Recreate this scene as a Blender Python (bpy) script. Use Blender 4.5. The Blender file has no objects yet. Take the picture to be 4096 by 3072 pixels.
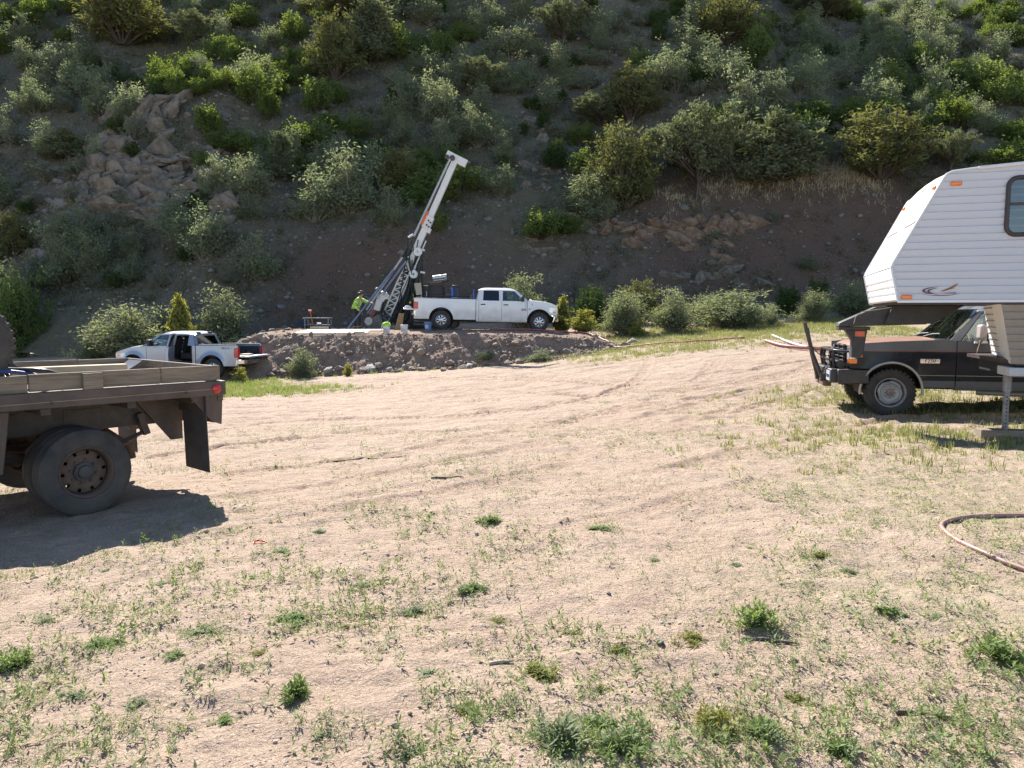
import bpy, bmesh, math, random
import numpy as np
from mathutils import Vector, Matrix, Euler, Quaternion
R = math.radians
sc = bpy.context.scene
C = sc.collection

# ------------------------------------------------------------------ camera, sky, sun, exposure
EYE = 1.65
PITCH = math.atan(271 / 3071.0)
cd = bpy.data.cameras.new('camera')
cam = bpy.data.objects.new('camera', cd); C.objects.link(cam)
cam.location = (0, 0, EYE); cam.rotation_euler = (math.pi / 2 - PITCH, 0, 0)
cd.sensor_width = 36; cd.lens = 36 * 3071 / 4096.0; cd.clip_end = 3000; cd.clip_start = .05
sc.camera = cam
SUN_AZ, SUN_EL = R(-20), R(39.5)
w = bpy.data.worlds.new('World'); sc.world = w; w.use_nodes = True
nt = w.node_tree; nt.nodes.clear()
sky = nt.nodes.new('ShaderNodeTexSky'); sky.sky_type = 'NISHITA'; sky.sun_disc = False
sky.sun_elevation = SUN_EL; sky.sun_rotation = SUN_AZ; sky.altitude = 1900; sky.dust_density = .3
bgn = nt.nodes.new('ShaderNodeBackground'); bgn.inputs[1].default_value = .10
wo = nt.nodes.new('ShaderNodeOutputWorld')
nt.links.new(sky.outputs[0], bgn.inputs[0]); nt.links.new(bgn.outputs[0], wo.inputs[0])
SUN = Vector((math.sin(SUN_AZ) * math.cos(SUN_EL), math.cos(SUN_AZ) * math.cos(SUN_EL), math.sin(SUN_EL)))
sl = bpy.data.lights.new('sun', 'SUN'); sl.energy = 5.0; sl.angle = R(.53); sl.color = (1, .97, .93)
so = bpy.data.objects.new('sun', sl); C.objects.link(so); so.location = SUN * 150
so.rotation_euler = SUN.to_track_quat('Z', 'Y').to_euler()
vs = sc.view_settings
vs.view_transform = 'Standard'; vs.look = 'None'; vs.gamma = 1; vs.exposure = 1.22; vs.use_curve_mapping = False
sc.render.engine = 'CYCLES'
sc.cycles.max_bounces = 6; sc.cycles.diffuse_bounces = 3; sc.cycles.transparent_max_bounces = 12
sc.cycles.use_denoising = True; sc.cycles.denoising_prefilter = 'NONE'
sc.cycles.sample_clamp_indirect = 6

# ------------------------------------------------------------------ pixel <-> place helpers (photo pixels, 4096 wide)
def ray(u, v):
    x = (u - 2048) / 3071.0; k = -(v - 1536) / 3071.0
    return np.array([x, math.cos(PITCH) + k * math.sin(PITCH), -math.sin(PITCH) + k * math.cos(PITCH)])
def AT(u, v, Y):
    d = ray(u, v); t = Y / d[1]
    return Vector((d[0] * t, Y, EYE + d[2] * t))

# ------------------------------------------------------------------ noise
def _h(ix, iy, s):
    n = (ix.astype(np.int64) * 374761393 + iy.astype(np.int64) * 668265263 + s * 1274126177) & 0x7fffffff
    n = ((n ^ (n >> 13)) * 1274126177) & 0x7fffffff
    return ((n ^ (n >> 16)) & 0xffff) / 65535.0
def vnoise(x, y, s=0):
    x = np.asarray(x, float); y = np.asarray(y, float)
    ix = np.floor(x); iy = np.floor(y); fx = x - ix; fy = y - iy
    fx = fx * fx * (3 - 2 * fx); fy = fy * fy * (3 - 2 * fy)
    a = _h(ix, iy, s); b = _h(ix + 1, iy, s); c = _h(ix, iy + 1, s); d = _h(ix + 1, iy + 1, s)
    return (a + (b - a) * fx) * (1 - fy) + (c + (d - c) * fx) * fy - .5
def fbm(x, y, o=3, s=0):
    r = 0; a = 1
    for i in range(o):
        r = r + a * vnoise(np.asarray(x) * 2 ** i, np.asarray(y) * 2 ** i, s + i * 17); a *= .5
    return r
def sstep(a, b, x):
    t = np.clip((np.asarray(x, float) - a) / (b - a), 0, 1); return t * t * (3 - 2 * t)

# ------------------------------------------------------------------ terrain
ctl = [(0, 0, 0), (-5, 2, -.02), (5, 2, 0), (0, 5, 0), (-3.6, 6.6, -.10), (0, 9, -.04), (4, 8, 0), (0, -20, 0), (-30, 0, -.3), (30, 0, .2),
       (40, 20, .8), (-40, 30, -1.0), (-60, 41, -1), (60, 41, 2.5), (30, 41, 2.2)]
for u, v, Y in [(3556, 1664, 13.0), (4040, 1722, 10.6), (1481, 1490, 29.3), (1100, 1503, 30), (1900, 1458, 29.8), (2250, 1425, 30.5),
                (945, 1522, 28), (1040, 1512, 30), (480, 1500, 30), (2700, 1385, 28), (3050, 1352, 27), (2500, 1332, 34.5), (3000, 1300, 36),
                (3500, 1275, 36), (300, 1440, 38), (800, 1420, 38), (1500, 1640, 16.5), (2500, 1600, 16), (2300, 1480, 24), (3000, 1465, 20),
                (2048, 1310, 39), (1500, 1312, 40), (3400, 1400, 24), (4096, 1290, 33)]:
    p = AT(u, v, Y); ctl.append((p.x, p.y, p.z))
ctl = np.array(ctl)
def _U(r2): return np.where(r2 > 1e-9, r2 * np.log(np.maximum(r2, 1e-9)), 0)
_n = len(ctl)
_A = np.zeros((_n + 3, _n + 3)); _b = np.zeros(_n + 3)
_A[:_n, :_n] = _U((ctl[:, None, 0] - ctl[None, :, 0]) ** 2 + (ctl[:, None, 1] - ctl[None, :, 1]) ** 2) + np.eye(_n) * 8
_A[:_n, _n] = 1; _A[:_n, _n + 1:] = ctl[:, :2]; _A[_n, :_n] = 1; _A[_n + 1:, :_n] = ctl[:, :2].T; _b[:_n] = ctl[:, 2]
_W = np.linalg.solve(_A, _b)
def tps(x, y):
    x = np.clip(np.asarray(x, float), -60, 60); y = np.clip(np.asarray(y, float), -20, 41)
    z = _W[_n] + _W[_n + 1] * x + _W[_n + 2] * y
    for i in range(_n):
        z = z + _W[i] * _U((x - ctl[i, 0]) ** 2 + (y - ctl[i, 1]) ** 2)
    return np.clip(z, -1.5, 3)
def foot(x): return 41.5 + 1.2 * np.sin(np.asarray(x) * .13 + 1) + 1.5 * sstep(6, 14, x) - 1.5 * sstep(-12, -24, -np.asarray(x) * -1)
def hillz(x, y):
    x = np.asarray(x, float); y = np.asarray(y, float)
    t = np.maximum(y - foot(x) - .8 * vnoise(x * .35, x * 0, 5), 0)
    k2 = .775 - .13 * sstep(2, 34, x) + .02 * sstep(-10, -25, -x * -1)
    t1 = 5.5 + 1.4 * vnoise(x * .2, x * 0, 9) + 1.6 * sstep(5, 12, x) - 3.5 * sstep(13, 24, -x)
    k1 = 1.02 + .18 * sstep(6, 12, x)
    soft = -np.log(np.exp(-t / .7) + np.exp(-t1 / .7)) * .7 + np.log(1 + np.exp(-t1 / .7)) * .7
    far = np.maximum(t - 75, 0)
    z = k2 * (t - far) + k2 * far * .25 + (k1 - k2) * soft
    a = sstep(0, 8, t)
    z = z + .17 * np.maximum(t - 17, 0) * sstep(-4, 5, x) * sstep(27, 18, x) * sstep(17, 25, t)
    z = z + a * (2.6 * fbm(x / 15, y / 15, 2, 3) + 1.0 * fbm(x / 4.5, y / 4.5, 2, 31)) + sstep(0, 2, t) * .38 * fbm(x / 1.3, y / 1.3, 3, 77)
    # rocky knolls left
    z = z + 1.6 * np.exp(-(((x + 22) / 7) ** 2 + ((y - 58) / 5) ** 2)) + 1.2 * np.exp(-(((x + 26) / 6) ** 2 + ((y - 50) / 4) ** 2))
    return z
def padz(x, y):
    x = np.asarray(x, float); y = np.asarray(y, float)
    nz = .5 * vnoise(x * .6, x * 0 + 3, 41) + .25 * vnoise(x * 1.9, x * 0, 43)
    fy = 30.9 + .1 * nz + .25 * sstep(0, 3.5, x)
    top = 1.04 + .03 * vnoise(x * .7, y * .7, 4) - .13 * sstep(.5, 2.6, x)
    front = (y - fy) * (.74 + .12 * vnoise(x * .9, x * 0, 44))
    left = (x + 10.4 + .5 * nz) * .75
    right = (3.4 + .3 * nz - x) * .42
    e = np.minimum(np.minimum(front, left), right)
    e = np.where(e > 0, 0, e)
    rough = sstep(.05, .5, -e)
    return top + e + rough * (.16 * fbm(x * 1.7, y * 1.7, 3, 51)) + .02 * fbm(x * 3, y * 3, 2, 52)
def G(x, y): return tps(x, y) + hillz(x, y)
def GP(x, y): return np.maximum(G(x, y), padz(x, y) + np.where(np.asarray(y) > 43, -9, 0))
def gz(x, y): return float(GP(np.array([x]), np.array([y]))[0])
def gp(u, v, ymin=1.5, ymax=140, pad=True):
    d = ray(u, v); Y = np.arange(ymin, ymax, .1)
    X = d[0] / d[1] * Y; Z = EYE + d[2] / d[1] * Y
    g = GP(X, Y) if pad else G(X, Y)
    k = np.nonzero(Z <= g)[0]
    i = k[0] if len(k) else len(Y) - 1
    if i > 0:
        a = Z[i - 1] - g[i - 1]; b = Z[i] - g[i]; f = a / (a - b + 1e-9); y = Y[i - 1] + .1 * min(max(f, 0), 1)
    else: y = Y[0]
    x = d[0] / d[1] * y
    return Vector((x, y, gz(x, y)))

# ------------------------------------------------------------------ materials
MT = {}
def _mix(nt, blend='MIX'):
    n = nt.nodes.new('ShaderNodeMix'); n.data_type = 'RGBA'; n.blend_type = blend; return n
def _ramp(nt, a, b):
    n = nt.nodes.new('ShaderNodeMapRange'); n.inputs[1].default_value = a; n.inputs[2].default_value = b; n.clamp = True; return n
def c4(c): return (c[0], c[1], c[2], 1)
def M(name, col, rough=.6, metal=0, var=.12, scale=9, bump=0, bscale=40, col2=None, dust=None, coat=0, emit=0, spec=.5, bdist=.02, stretch=None):
    if name in MT: return MT[name]
    m = bpy.data.materials.new(name); m.use_nodes = True; t = m.node_tree; b = t.nodes['Principled BSDF']; L = t.links.new
    tc = t.nodes.new('ShaderNodeTexCoord')
    nz = t.nodes.new('ShaderNodeTexNoise'); nz.inputs['Scale'].default_value = scale; nz.inputs['Detail'].default_value = 5; nz.inputs['Roughness'].default_value = .65
    src = tc.outputs['Object']
    if stretch:
        mp = t.nodes.new('ShaderNodeMapping'); mp.inputs['Scale'].default_value = stretch; L(src, mp.inputs[0]); src = mp.outputs[0]
    L(src, nz.inputs['Vector'])
    mr = _ramp(t, .32, .68); L(nz.outputs[0], mr.inputs[0])
    mx = _mix(t); L(mr.outputs[0], mx.inputs[0])
    c2 = col2 or tuple(min(1, c * (1 + var)) for c in col); c1 = col if col2 else tuple(c * (1 - var) for c in col)
    mx.inputs[6].default_value = c4(c1); mx.inputs[7].default_value = c4(c2)
    out = mx.outputs[2]
    if dust:
        z0, z1, dc, amt = dust
        sp = t.nodes.new('ShaderNodeSeparateXYZ'); L(tc.outputs['Object'], sp.inputs[0])
        r2 = _ramp(t, z1, z0); L(sp.outputs[2], r2.inputs[0])
        n2 = t.nodes.new('ShaderNodeTexNoise'); n2.inputs['Scale'].default_value = 3.2; n2.inputs['Detail'].default_value = 6; L(tc.outputs['Object'], n2.inputs['Vector'])
        mu = t.nodes.new('ShaderNodeMath'); mu.operation = 'MULTIPLY'; L(r2.outputs[0], mu.inputs[0])
        r3 = _ramp(t, .25, .75); L(n2.outputs[0], r3.inputs[0]); L(r3.outputs[0], mu.inputs[1])
        m2 = t.nodes.new('ShaderNodeMath'); m2.operation = 'MULTIPLY'; L(mu.outputs[0], m2.inputs[0]); m2.inputs[1].default_value = amt
        mz = _mix(t); L(m2.outputs[0], mz.inputs[0]); L(out, mz.inputs[6]); mz.inputs[7].default_value = c4(dc); out = mz.outputs[2]
        rr = t.nodes.new('ShaderNodeMapRange'); L(m2.outputs[0], rr.inputs[0]); rr.inputs[3].default_value = rough; rr.inputs[4].default_value = .9
        L(rr.outputs[0], b.inputs['Roughness'])
    else:
        b.inputs['Roughness'].default_value = rough
    L(out, b.inputs['Base Color'])
    b.inputs['Metallic'].default_value = metal; b.inputs['Specular IOR Level'].default_value = spec
    if coat: b.inputs['Coat Weight'].default_value = coat; b.inputs['Coat Roughness'].default_value = .08
    if bump:
        n3 = t.nodes.new('ShaderNodeTexNoise'); n3.inputs['Scale'].default_value = bscale; n3.inputs['Detail'].default_value = 6; L(src, n3.inputs['Vector'])
        bp = t.nodes.new('ShaderNodeBump'); bp.inputs['Strength'].default_value = bump; bp.inputs['Distance'].default_value = bdist
        L(n3.outputs[0], bp.inputs['Height']); L(bp.outputs[0], b.inputs['Normal'])
    MT[name] = m; return m
def glass(name, tint=(.5, .55, .55), refl=.9):
    if name in MT: return MT[name]
    m = bpy.data.materials.new(name); m.use_nodes = True; t = m.node_tree; t.nodes.clear(); L = t.links.new
    o = t.nodes.new('ShaderNodeOutputMaterial'); tr = t.nodes.new('ShaderNodeBsdfTransparent'); tr.inputs[0].default_value = c4(tint)
    g = t.nodes.new('ShaderNodeBsdfGlossy'); g.inputs['Roughness'].default_value = .03; g.inputs[0].default_value = (.9, .92, .95, 1)
    f = t.nodes.new('ShaderNodeFresnel'); f.inputs[0].default_value = 1.45
    mu = t.nodes.new('ShaderNodeMath'); mu.operation = 'MULTIPLY_ADD'; mu.inputs[1].default_value = refl; mu.inputs[2].default_value = .06; mu.use_clamp = True
    L(f.outputs[0], mu.inputs[0]); mx = t.nodes.new('ShaderNodeMixShader'); L(mu.outputs[0], mx.inputs[0]); L(tr.outputs[0], mx.inputs[1]); L(g.outputs[0], mx.inputs[2]); L(mx.outputs[0], o.inputs[0])
    MT[name] = m; return m
def leafmat(name, c1, c2, trans=.42, tcol=None):
    if name in MT: return MT[name]
    m = bpy.data.materials.new(name); m.use_nodes = True; t = m.node_tree; t.nodes.clear(); L = t.links.new
    o = t.nodes.new('ShaderNodeOutputMaterial'); oi = t.nodes.new('ShaderNodeObjectInfo'); at = t.nodes.new('ShaderNodeAttribute'); at.attribute_name = 'tint'
    ad = t.nodes.new('ShaderNodeMath'); ad.operation = 'MULTIPLY_ADD'; ad.inputs[1].default_value = .55; L(oi.outputs['Random'], ad.inputs[0])
    h = t.nodes.new('ShaderNodeMath'); h.operation = 'MULTIPLY'; h.inputs[1].default_value = .55; L(at.outputs['Fac'], h.inputs[0]); L(h.outputs[0], ad.inputs[2])
    mx = _mix(t); L(ad.outputs[0], mx.inputs[0]); mx.inputs[6].default_value = c4(c1); mx.inputs[7].default_value = c4(c2)
    d = t.nodes.new('ShaderNodeBsdfDiffuse'); L(mx.outputs[2], d.inputs[0])
    tl = t.nodes.new('ShaderNodeBsdfTranslucent')
    m3 = _mix(t, 'MULTIPLY'); m3.inputs[0].default_value = 1; L(mx.outputs[2], m3.inputs[6]); m3.inputs[7].default_value = c4(tcol or (1.5, 1.35, .7)); L(m3.outputs[2], tl.inputs[0])
    ms = t.nodes.new('ShaderNodeMixShader'); ms.inputs[0].default_value = trans; L(d.outputs[0], ms.inputs[1]); L(tl.outputs[0], ms.inputs[2])
    g = t.nodes.new('ShaderNodeBsdfGlossy'); g.inputs['Roughness'].default_value = .6; g.inputs[0].default_value = (.7, .75, .7, 1)
    m2 = t.nodes.new('ShaderNodeMixShader'); m2.inputs[0].default_value = .02; L(ms.outputs[0], m2.inputs[1]); L(g.outputs[0], m2.inputs[2]); L(m2.outputs[0], o.inputs[0])
    MT[name] = m; return m

# ------------------------------------------------------------------ objects
def tag(o, label=None, cat=None, group=None, kind=None):
    if label: o['label'] = label
    if cat: o['category'] = cat
    if group: o['group'] = group
    if kind: o['kind'] = kind
    return o
def thing(name, label, cat, loc=(0, 0, 0), rot=(0, 0, 0), group=None):
    o = bpy.data.objects.new(name, None); C.objects.link(o); o.location = loc; o.rotation_euler = rot; o.empty_display_size = .2
    return tag(o, label, cat, group)
def part_empty(name, parent, loc=(0, 0, 0)):
    o = bpy.data.objects.new(name, None); C.objects.link(o); o.parent = parent; o.location = loc; o.empty_display_size = .1; return o
def np_mesh(name, V, F, mats, smooth=False, tint=None, matidx=None):
    V = np.ascontiguousarray(V, dtype=np.float32); F = np.ascontiguousarray(F, dtype=np.int32); k = F.shape[1]
    me = bpy.data.meshes.new(name); me.vertices.add(len(V)); me.vertices.foreach_set('co', V.ravel())
    me.loops.add(F.size); me.loops.foreach_set('vertex_index', F.ravel()); me.polygons.add(len(F))
    me.polygons.foreach_set('loop_start', np.arange(0, F.size, k, dtype=np.int32))
    if smooth: me.polygons.foreach_set('use_smooth', np.ones(len(F), bool))
    for m in mats: me.materials.append(m)
    if matidx is not None: me.polygons.foreach_set('material_index', np.ascontiguousarray(matidx, dtype=np.int32))
    if tint is not None:
        a = me.attributes.new('tint', 'FLOAT', 'POINT'); a.data.foreach_set('value', np.ascontiguousarray(tint, dtype=np.float32))
    me.update(calc_edges=True); return me
def link(name, me, parent=None, loc=None, rz=0, s=None):
    o = bpy.data.objects.new(name, me); C.objects.link(o)
    if parent: o.parent = parent
    if loc is not None: o.location = loc
    if rz: o.rotation_euler = (0, 0, rz)
    if s is not None: o.scale = s if hasattr(s, '__len__') else (s, s, s)
    return o
def frame(axis):
    a = Vector(axis).normalized(); t = Vector((0, 0, 1)) if abs(a.z) < .9 else Vector((1, 0, 0))
    x = a.cross(t).normalized(); return x, a.cross(x).normalized(), a
class MB:
    def __init__(s): s.v = []; s.f = []
    def add(s, vs, fs):
        n = len(s.v); s.v += [tuple(v) for v in vs]; s.f += [[i + n for i in f] for f in fs]; return s
    def box(s, c, d, rot=None):
        m = Euler(rot).to_matrix() if rot is not None and not isinstance(rot, Matrix) else rot
        vs = []
        for i in (-.5, .5):
            for j in (-.5, .5):
                for k in (-.5, .5):
                    p = Vector((i * d[0], j * d[1], k * d[2])); p = m @ p if m is not None else p; vs.append(p + Vector(c))
        return s.add(vs, [(0, 1, 3, 2), (4, 6, 7, 5), (0, 4, 5, 1), (2, 3, 7, 6), (0, 2, 6, 4), (1, 5, 7, 3)])
    def beam(s, p0, p1, w, h, up=(0, 0, 1)):
        p0 = Vector(p0); p1 = Vector(p1); a = (p1 - p0).normalized(); x = a.cross(Vector(up)).normalized(); y = x.cross(a)
        vs = [p + x * i * w / 2 + y * j * h / 2 for p in (p0, p1) for i, j in ((-1, -1), (1, -1), (1, 1), (-1, 1))]
        return s.add(vs, [(3, 2, 1, 0), (4, 5, 6, 7), (0, 1, 5, 4), (1, 2, 6, 5), (2, 3, 7, 6), (3, 0, 4, 7)])
    def cyl(s, p0, p1, r, r1=None, n=12):
        return s.tube([p0, p1], [r, r if r1 is None else r1], n)
    def tube(s, pts, r, n=6, closed=False):
        pts = [Vector(p) for p in pts]; N = len(pts); rr = r if hasattr(r, '__len__') else [r] * N
        vs = []; fs = []; px = None
        for i, p in enumerate(pts):
            a = (pts[(i + 1) % N if closed else min(i + 1, N - 1)] - pts[(i - 1) % N if closed else max(i - 1, 0)])
            if a.length < 1e-9: a = Vector((0, 0, 1))
            a.normalize()
            if px is None: x, y, _ = frame(a)
            else:
                x = px - a * px.dot(a)
                x = x.normalized() if x.length > 1e-6 else frame(a)[0]
                y = a.cross(x)
            px = x
            vs += [p + (x * math.cos(2 * math.pi * k / n) + y * math.sin(2 * math.pi * k / n)) * rr[i] for k in range(n)]
        for i in range(N if closed else N - 1):
            j = (i + 1) % N
            fs += [(i * n + k, i * n + (k + 1) % n, j * n + (k + 1) % n, j * n + k) for k in range(n)]
        if not closed: fs += [tuple(range(n))[::-1], tuple((N - 1) * n + k for k in range(n))]
        return s.add(vs, fs)
    def lathe(s, prof, o=(0, 0, 0), axis=(0, 0, 1), n=24, close=False):
        x, y, a = frame(axis); o = Vector(o); vs = []; fs = []; m = len(prof)
        for r, h in prof:
            vs += [o + a * h + (x * math.cos(2 * math.pi * k / n) + y * math.sin(2 * math.pi * k / n)) * max(r, 1e-4) for k in range(n)]
        for i in range(m if close else m - 1):
            j = (i + 1) % m
            fs += [(i * n + k, i * n + (k + 1) % n, j * n + (k + 1) % n, j * n + k) for k in range(n)]
        return s.add(vs, fs)
    def grid(s, P, cu=False, cv=False):
        nu = len(P); nv = len(P[0]); vs = [p for row in P for p in row]; fs = []
        for i in range(nu if cu else nu - 1):
            for j in range(nv if cv else nv - 1):
                fs.append((i * nv + j, ((i + 1) % nu) * nv + j, ((i + 1) % nu) * nv + (j + 1) % nv, i * nv + (j + 1) % nv))
        return s.add(vs, fs)
    def prism(s, poly, off):
        n = len(poly); a = [Vector(p) for p in poly]; o = Vector(off)
        return s.add(a + [p + o for p in a], [tuple(range(n)), tuple(range(2 * n - 1, n - 1, -1))] + [(i, (i + 1) % n, n + (i + 1) % n, n + i) for i in range(n)])
    def slab(s, q, t):
        q = [Vector(p) for p in q]; nrm = (q[1] - q[0]).cross(q[-1] - q[0]).normalized() * t
        return s.prism(q, nrm)
    def shell(s, P, t):
        """solid sheet from a grid of points; t = offset vector function or Vector"""
        nu = len(P); nv = len(P[0]); Q = [[Vector(p) + (t(p) if callable(t) else Vector(t)) for p in r] for r in P]
        s.grid(P); s.grid([r[::-1] for r in Q])
        rim = [(i, 0) for i in range(nu)] + [(nu - 1, j) for j in range(1, nv)] + [(i, nv - 1) for i in range(nu - 2, -1, -1)] + [(0, j) for j in range(nv - 2, -1, -1)]
        s.grid([[P[i][j], Q[i][j]] for i, j in rim]); return s
    def sph(s, c, r, n=10, sq=(1, 1, 1)):
        c = Vector(c); P = []
        for i in range(n // 2 + 1):
            th = math.pi * i / (n // 2)
            P.append([c + Vector((r * sq[0] * math.sin(th) * math.cos(2 * math.pi * k / n), r * sq[1] * math.sin(th) * math.sin(2 * math.pi * k / n), r * sq[2] * math.cos(th))) for k in range(n)])
        return s.grid(P, cv=True)
    def mesh(s, name, mat, smooth=35):
        me = bpy.data.meshes.new(name); me.from_pydata(s.v, [], s.f)
        bm = bmesh.new(); bm.from_mesh(me); bmesh.ops.remove_doubles(bm, verts=bm.verts, dist=1e-5); bmesh.ops.recalc_face_normals(bm, faces=bm.faces); bm.to_mesh(me); bm.free()
        for m in (mat if isinstance(mat, (list, tuple)) else [mat]): me.materials.append(m)
        if smooth:
            me.polygons.foreach_set('use_smooth', [True] * len(me.polygons)); me.set_sharp_from_angle(angle=R(smooth))
        return me
    def build(s, name, mat, parent=None, smooth=35, bevel=0, seg=2):
        o = link(name, s.mesh(name, mat, smooth), parent)
        if bevel:
            b = o.modifiers.new('bevel', 'BEVEL'); b.width = bevel; b.segments = seg; b.limit_method = 'ANGLE'; b.angle_limit = R(40)
        return o
def text(name, s, size, mtx, mat, parent, ext=.002):
    cu = bpy.data.curves.new(name, 'FONT'); cu.body = s; cu.size = size; cu.extrude = ext; cu.align_x = 'CENTER'; cu.align_y = 'CENTER'; cu.resolution_u = 2
    t = bpy.data.objects.new(name, cu); C.objects.link(t); bpy.context.view_layer.update()
    me = bpy.data.meshes.new_from_object(t); C.objects.unlink(t); bpy.data.objects.remove(t)
    me.materials.clear(); me.materials.append(mat); me.transform(mtx)
    return link(name, me, parent)
def face_mtx(o, right, up):
    r = Vector(right).normalized(); u = Vector(up).normalized(); n = r.cross(u); m = Matrix((r, u, n)).transposed().to_4x4(); m.translation = Vector(o); return m

# ------------------------------------------------------------------ shared materials
white_paint = M('white_paint', (.75, .75, .75), .28, var=.03, coat=.6, dust=(.3, 1.25, (.42, .34, .27), .75))
silver_paint = M('silver_paint', (.33, .365, .43), .3, .4, var=.05, coat=.7, dust=(.25, .9, (.4, .33, .26), .5))
black_plastic = M('black_plastic', (.02, .02, .022), .5, var=.3)
dark_steel = M('dark_steel', (.055, .048, .045), .55, .3, var=.4, col2=(.10, .075, .06), bump=.2)
rubber = M('rubber', (.028, .027, .027), .8, var=.3, col2=(.06, .053, .047), scale=6, bump=.3, bscale=60)
dusty_rubber = M('dusty_rubber', (.035, .033, .033), .85, col2=(.10, .085, .07), scale=4, bump=.3, bscale=70)
chrome = M('chrome', (.7, .7, .7), .15, 1, var=.1)
alloy = M('alloy', (.62, .62, .63), .3, .9, var=.1)
underbody = M('underbody', (.03, .028, .026), .8, var=.4, col2=(.07, .058, .048))
interior = M('interior_trim', (.03, .03, .032), .8, var=.3)
glass_clear = glass('window_glass', (.72, .78, .76))
glass_dark = glass('privacy_glass', (.10, .10, .11), .8)
red_lens = M('red_lens', (.5, .015, .012), .2, var=.15, coat=.5)
amber_lens = M('amber_lens', (.85, .20, .01), .25, var=.1, coat=.4)
clear_lens = M('clear_lens', (.6, .6, .6), .15, .3, var=.2, coat=.5)
rust = M('rust', (.10, .055, .035), .8, var=.35, col2=(.17, .10, .065), bump=.3)
grey_wood = M('weathered_wood', (.15, .112, .075), .85, col2=(.33, .26, .185), scale=26, bump=.6, bscale=60, stretch=(.07, 1, 1))
pale_wood = M('pale_wood', (.48, .36, .22), .8, col2=(.58, .46, .30), scale=5, bump=.2)
# ------------------------------------------------------------------ ground materials
def earth(name, cols, grassy=None, bumps=((6, .5), (45, .5), (160, .4)), pebble=None, rough=.95):
    m = bpy.data.materials.new(name); m.use_nodes = True; t = m.node_tree; b = t.nodes['Principled BSDF']; L = t.links.new
    tc = t.nodes.new('ShaderNodeTexCoord'); V = tc.outputs['Object']
    def noise(s, d=6, r=.65):
        n = t.nodes.new('ShaderNodeTexNoise'); n.inputs['Scale'].default_value = s; n.inputs['Detail'].default_value = d; n.inputs['Roughness'].default_value = r; L(V, n.inputs['Vector']); return n.outputs[0]
    def rng(o, a, c):
        r = _ramp(t, a, c); L(o, r.inputs[0]); return r.outputs[0]
    def mix(f, a, c, blend='MIX'):
        x = _mix(t, blend); L(f, x.inputs[0])
        for k, i in ((6, a), (7, c)):
            if isinstance(i, tuple): x.inputs[k].default_value = c4(i)
            else: L(i, x.inputs[k])
        return x.outputs[2]
    c = mix(rng(noise(.55, 8, .7), .35, .65), cols[0], cols[1])
    c = mix(rng(noise(3.3, 8, .7), .42, .75), c, cols[2])
    sp = rng(noise(55, 4, .7), .55, .72)
    c = mix(sp, c, cols[3])
    c = mix(rng(noise(110, 3, .8), .57, .63), c, tuple(min(1, q * 1.45) for q in cols[1])); c = mix(rng(noise(70, 4, .85), .58, .64), c, tuple(q * .5 for q in cols[3]))
    if pebble:
        vo = t.nodes.new('ShaderNodeTexVoronoi'); vo.inputs['Scale'].default_value = pebble[0]; L(V, vo.inputs['Vector'])
        hs = t.nodes.new('ShaderNodeSeparateColor'); L(vo.outputs['Color'], hs.inputs[0])
        pm = t.nodes.new('ShaderNodeMath'); pm.operation = 'MULTIPLY'; L(rng(vo.outputs['Distance'], .42, .3), pm.inputs[0]); L(rng(hs.outputs[0], .6, .7), pm.inputs[1])
        pc = mix(hs.outputs[1], pebble[1], pebble[2]); c = mix(pm.outputs[0], c, pc)
    if grassy:
        at = t.nodes.new('ShaderNodeAttribute'); at.attribute_name = 'grass'
        n = noise(14, 6, .75); mm = t.nodes.new('ShaderNodeMath'); mm.operation = 'MULTIPLY'; L(at.outputs['Fac'], mm.inputs[0]); L(rng(n, .38, .62), mm.inputs[1])
        gc = mix(rng(noise(2.2), .4, .6), grassy[0], grassy[1]); c = mix(mm.outputs[0], c, gc)
        a2 = t.nodes.new('ShaderNodeAttribute'); a2.attribute_name = 'track'
        c = mix(a2.outputs['Fac'], c, mix(rng(noise(9), .3, .7), grassy[2], grassy[3]))
    L(c, b.inputs['Base Color']); b.inputs['Roughness'].default_value = rough; b.inputs['Specular IOR Level'].default_value = .15
    prev = None
    for s, st in bumps:
        bp = t.nodes.new('ShaderNodeBump'); bp.inputs['Strength'].default_value = st; bp.inputs['Distance'].default_value = min(.25, .55 / s); L(noise(s, 5, .7), bp.inputs['Height'])
        if prev: L(prev, bp.inputs['Normal'])
        prev = bp.outputs[0]
    if pebble:
        bp = t.nodes.new('ShaderNodeBump'); bp.inputs['Strength'].default_value = .5; bp.inputs['Distance'].default_value = .4 / pebble[0]; L(pm.outputs[0], bp.inputs['Height']); L(prev, bp.inputs['Normal']); prev = bp.outputs[0]
    L(prev, b.inputs['Normal']); return m
ground_mat = earth('yard_dirt', ((.375, .27, .192), (.455, .342, .25), (.325, .23, .163), (.245, .168, .12)),
                   grassy=((.27, .25, .125), (.38, .33, .20), (.29, .195, .14), (.39, .275, .195)), bumps=((6, .6), (40, 1.0), (130, .9)), pebble=(38, (.50, .38, .29), (.30, .22, .17)))
hill_mat = earth('hillside_soil', ((.125, .10, .078), (.16, .135, .104), (.095, .08, .064), (.25, .225, .185)),
                 grassy=((.125, .125, .07), (.17, .16, .095), (.165, .11, .08), (.115, .078, .058)), bumps=((1.1, .9), (5, .9), (22, .9)), pebble=(3.2, (.30, .26, .21), (.17, .145, .12)))
pad_mat = earth('pad_fill', ((.27, .175, .122), (.34, .232, .165), (.20, .128, .09), (.40, .30, .225)), bumps=((3, .7), (14, .8), (60, .6)), pebble=(11, (.36, .29, .24), (.20, .15, .12)))

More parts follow.
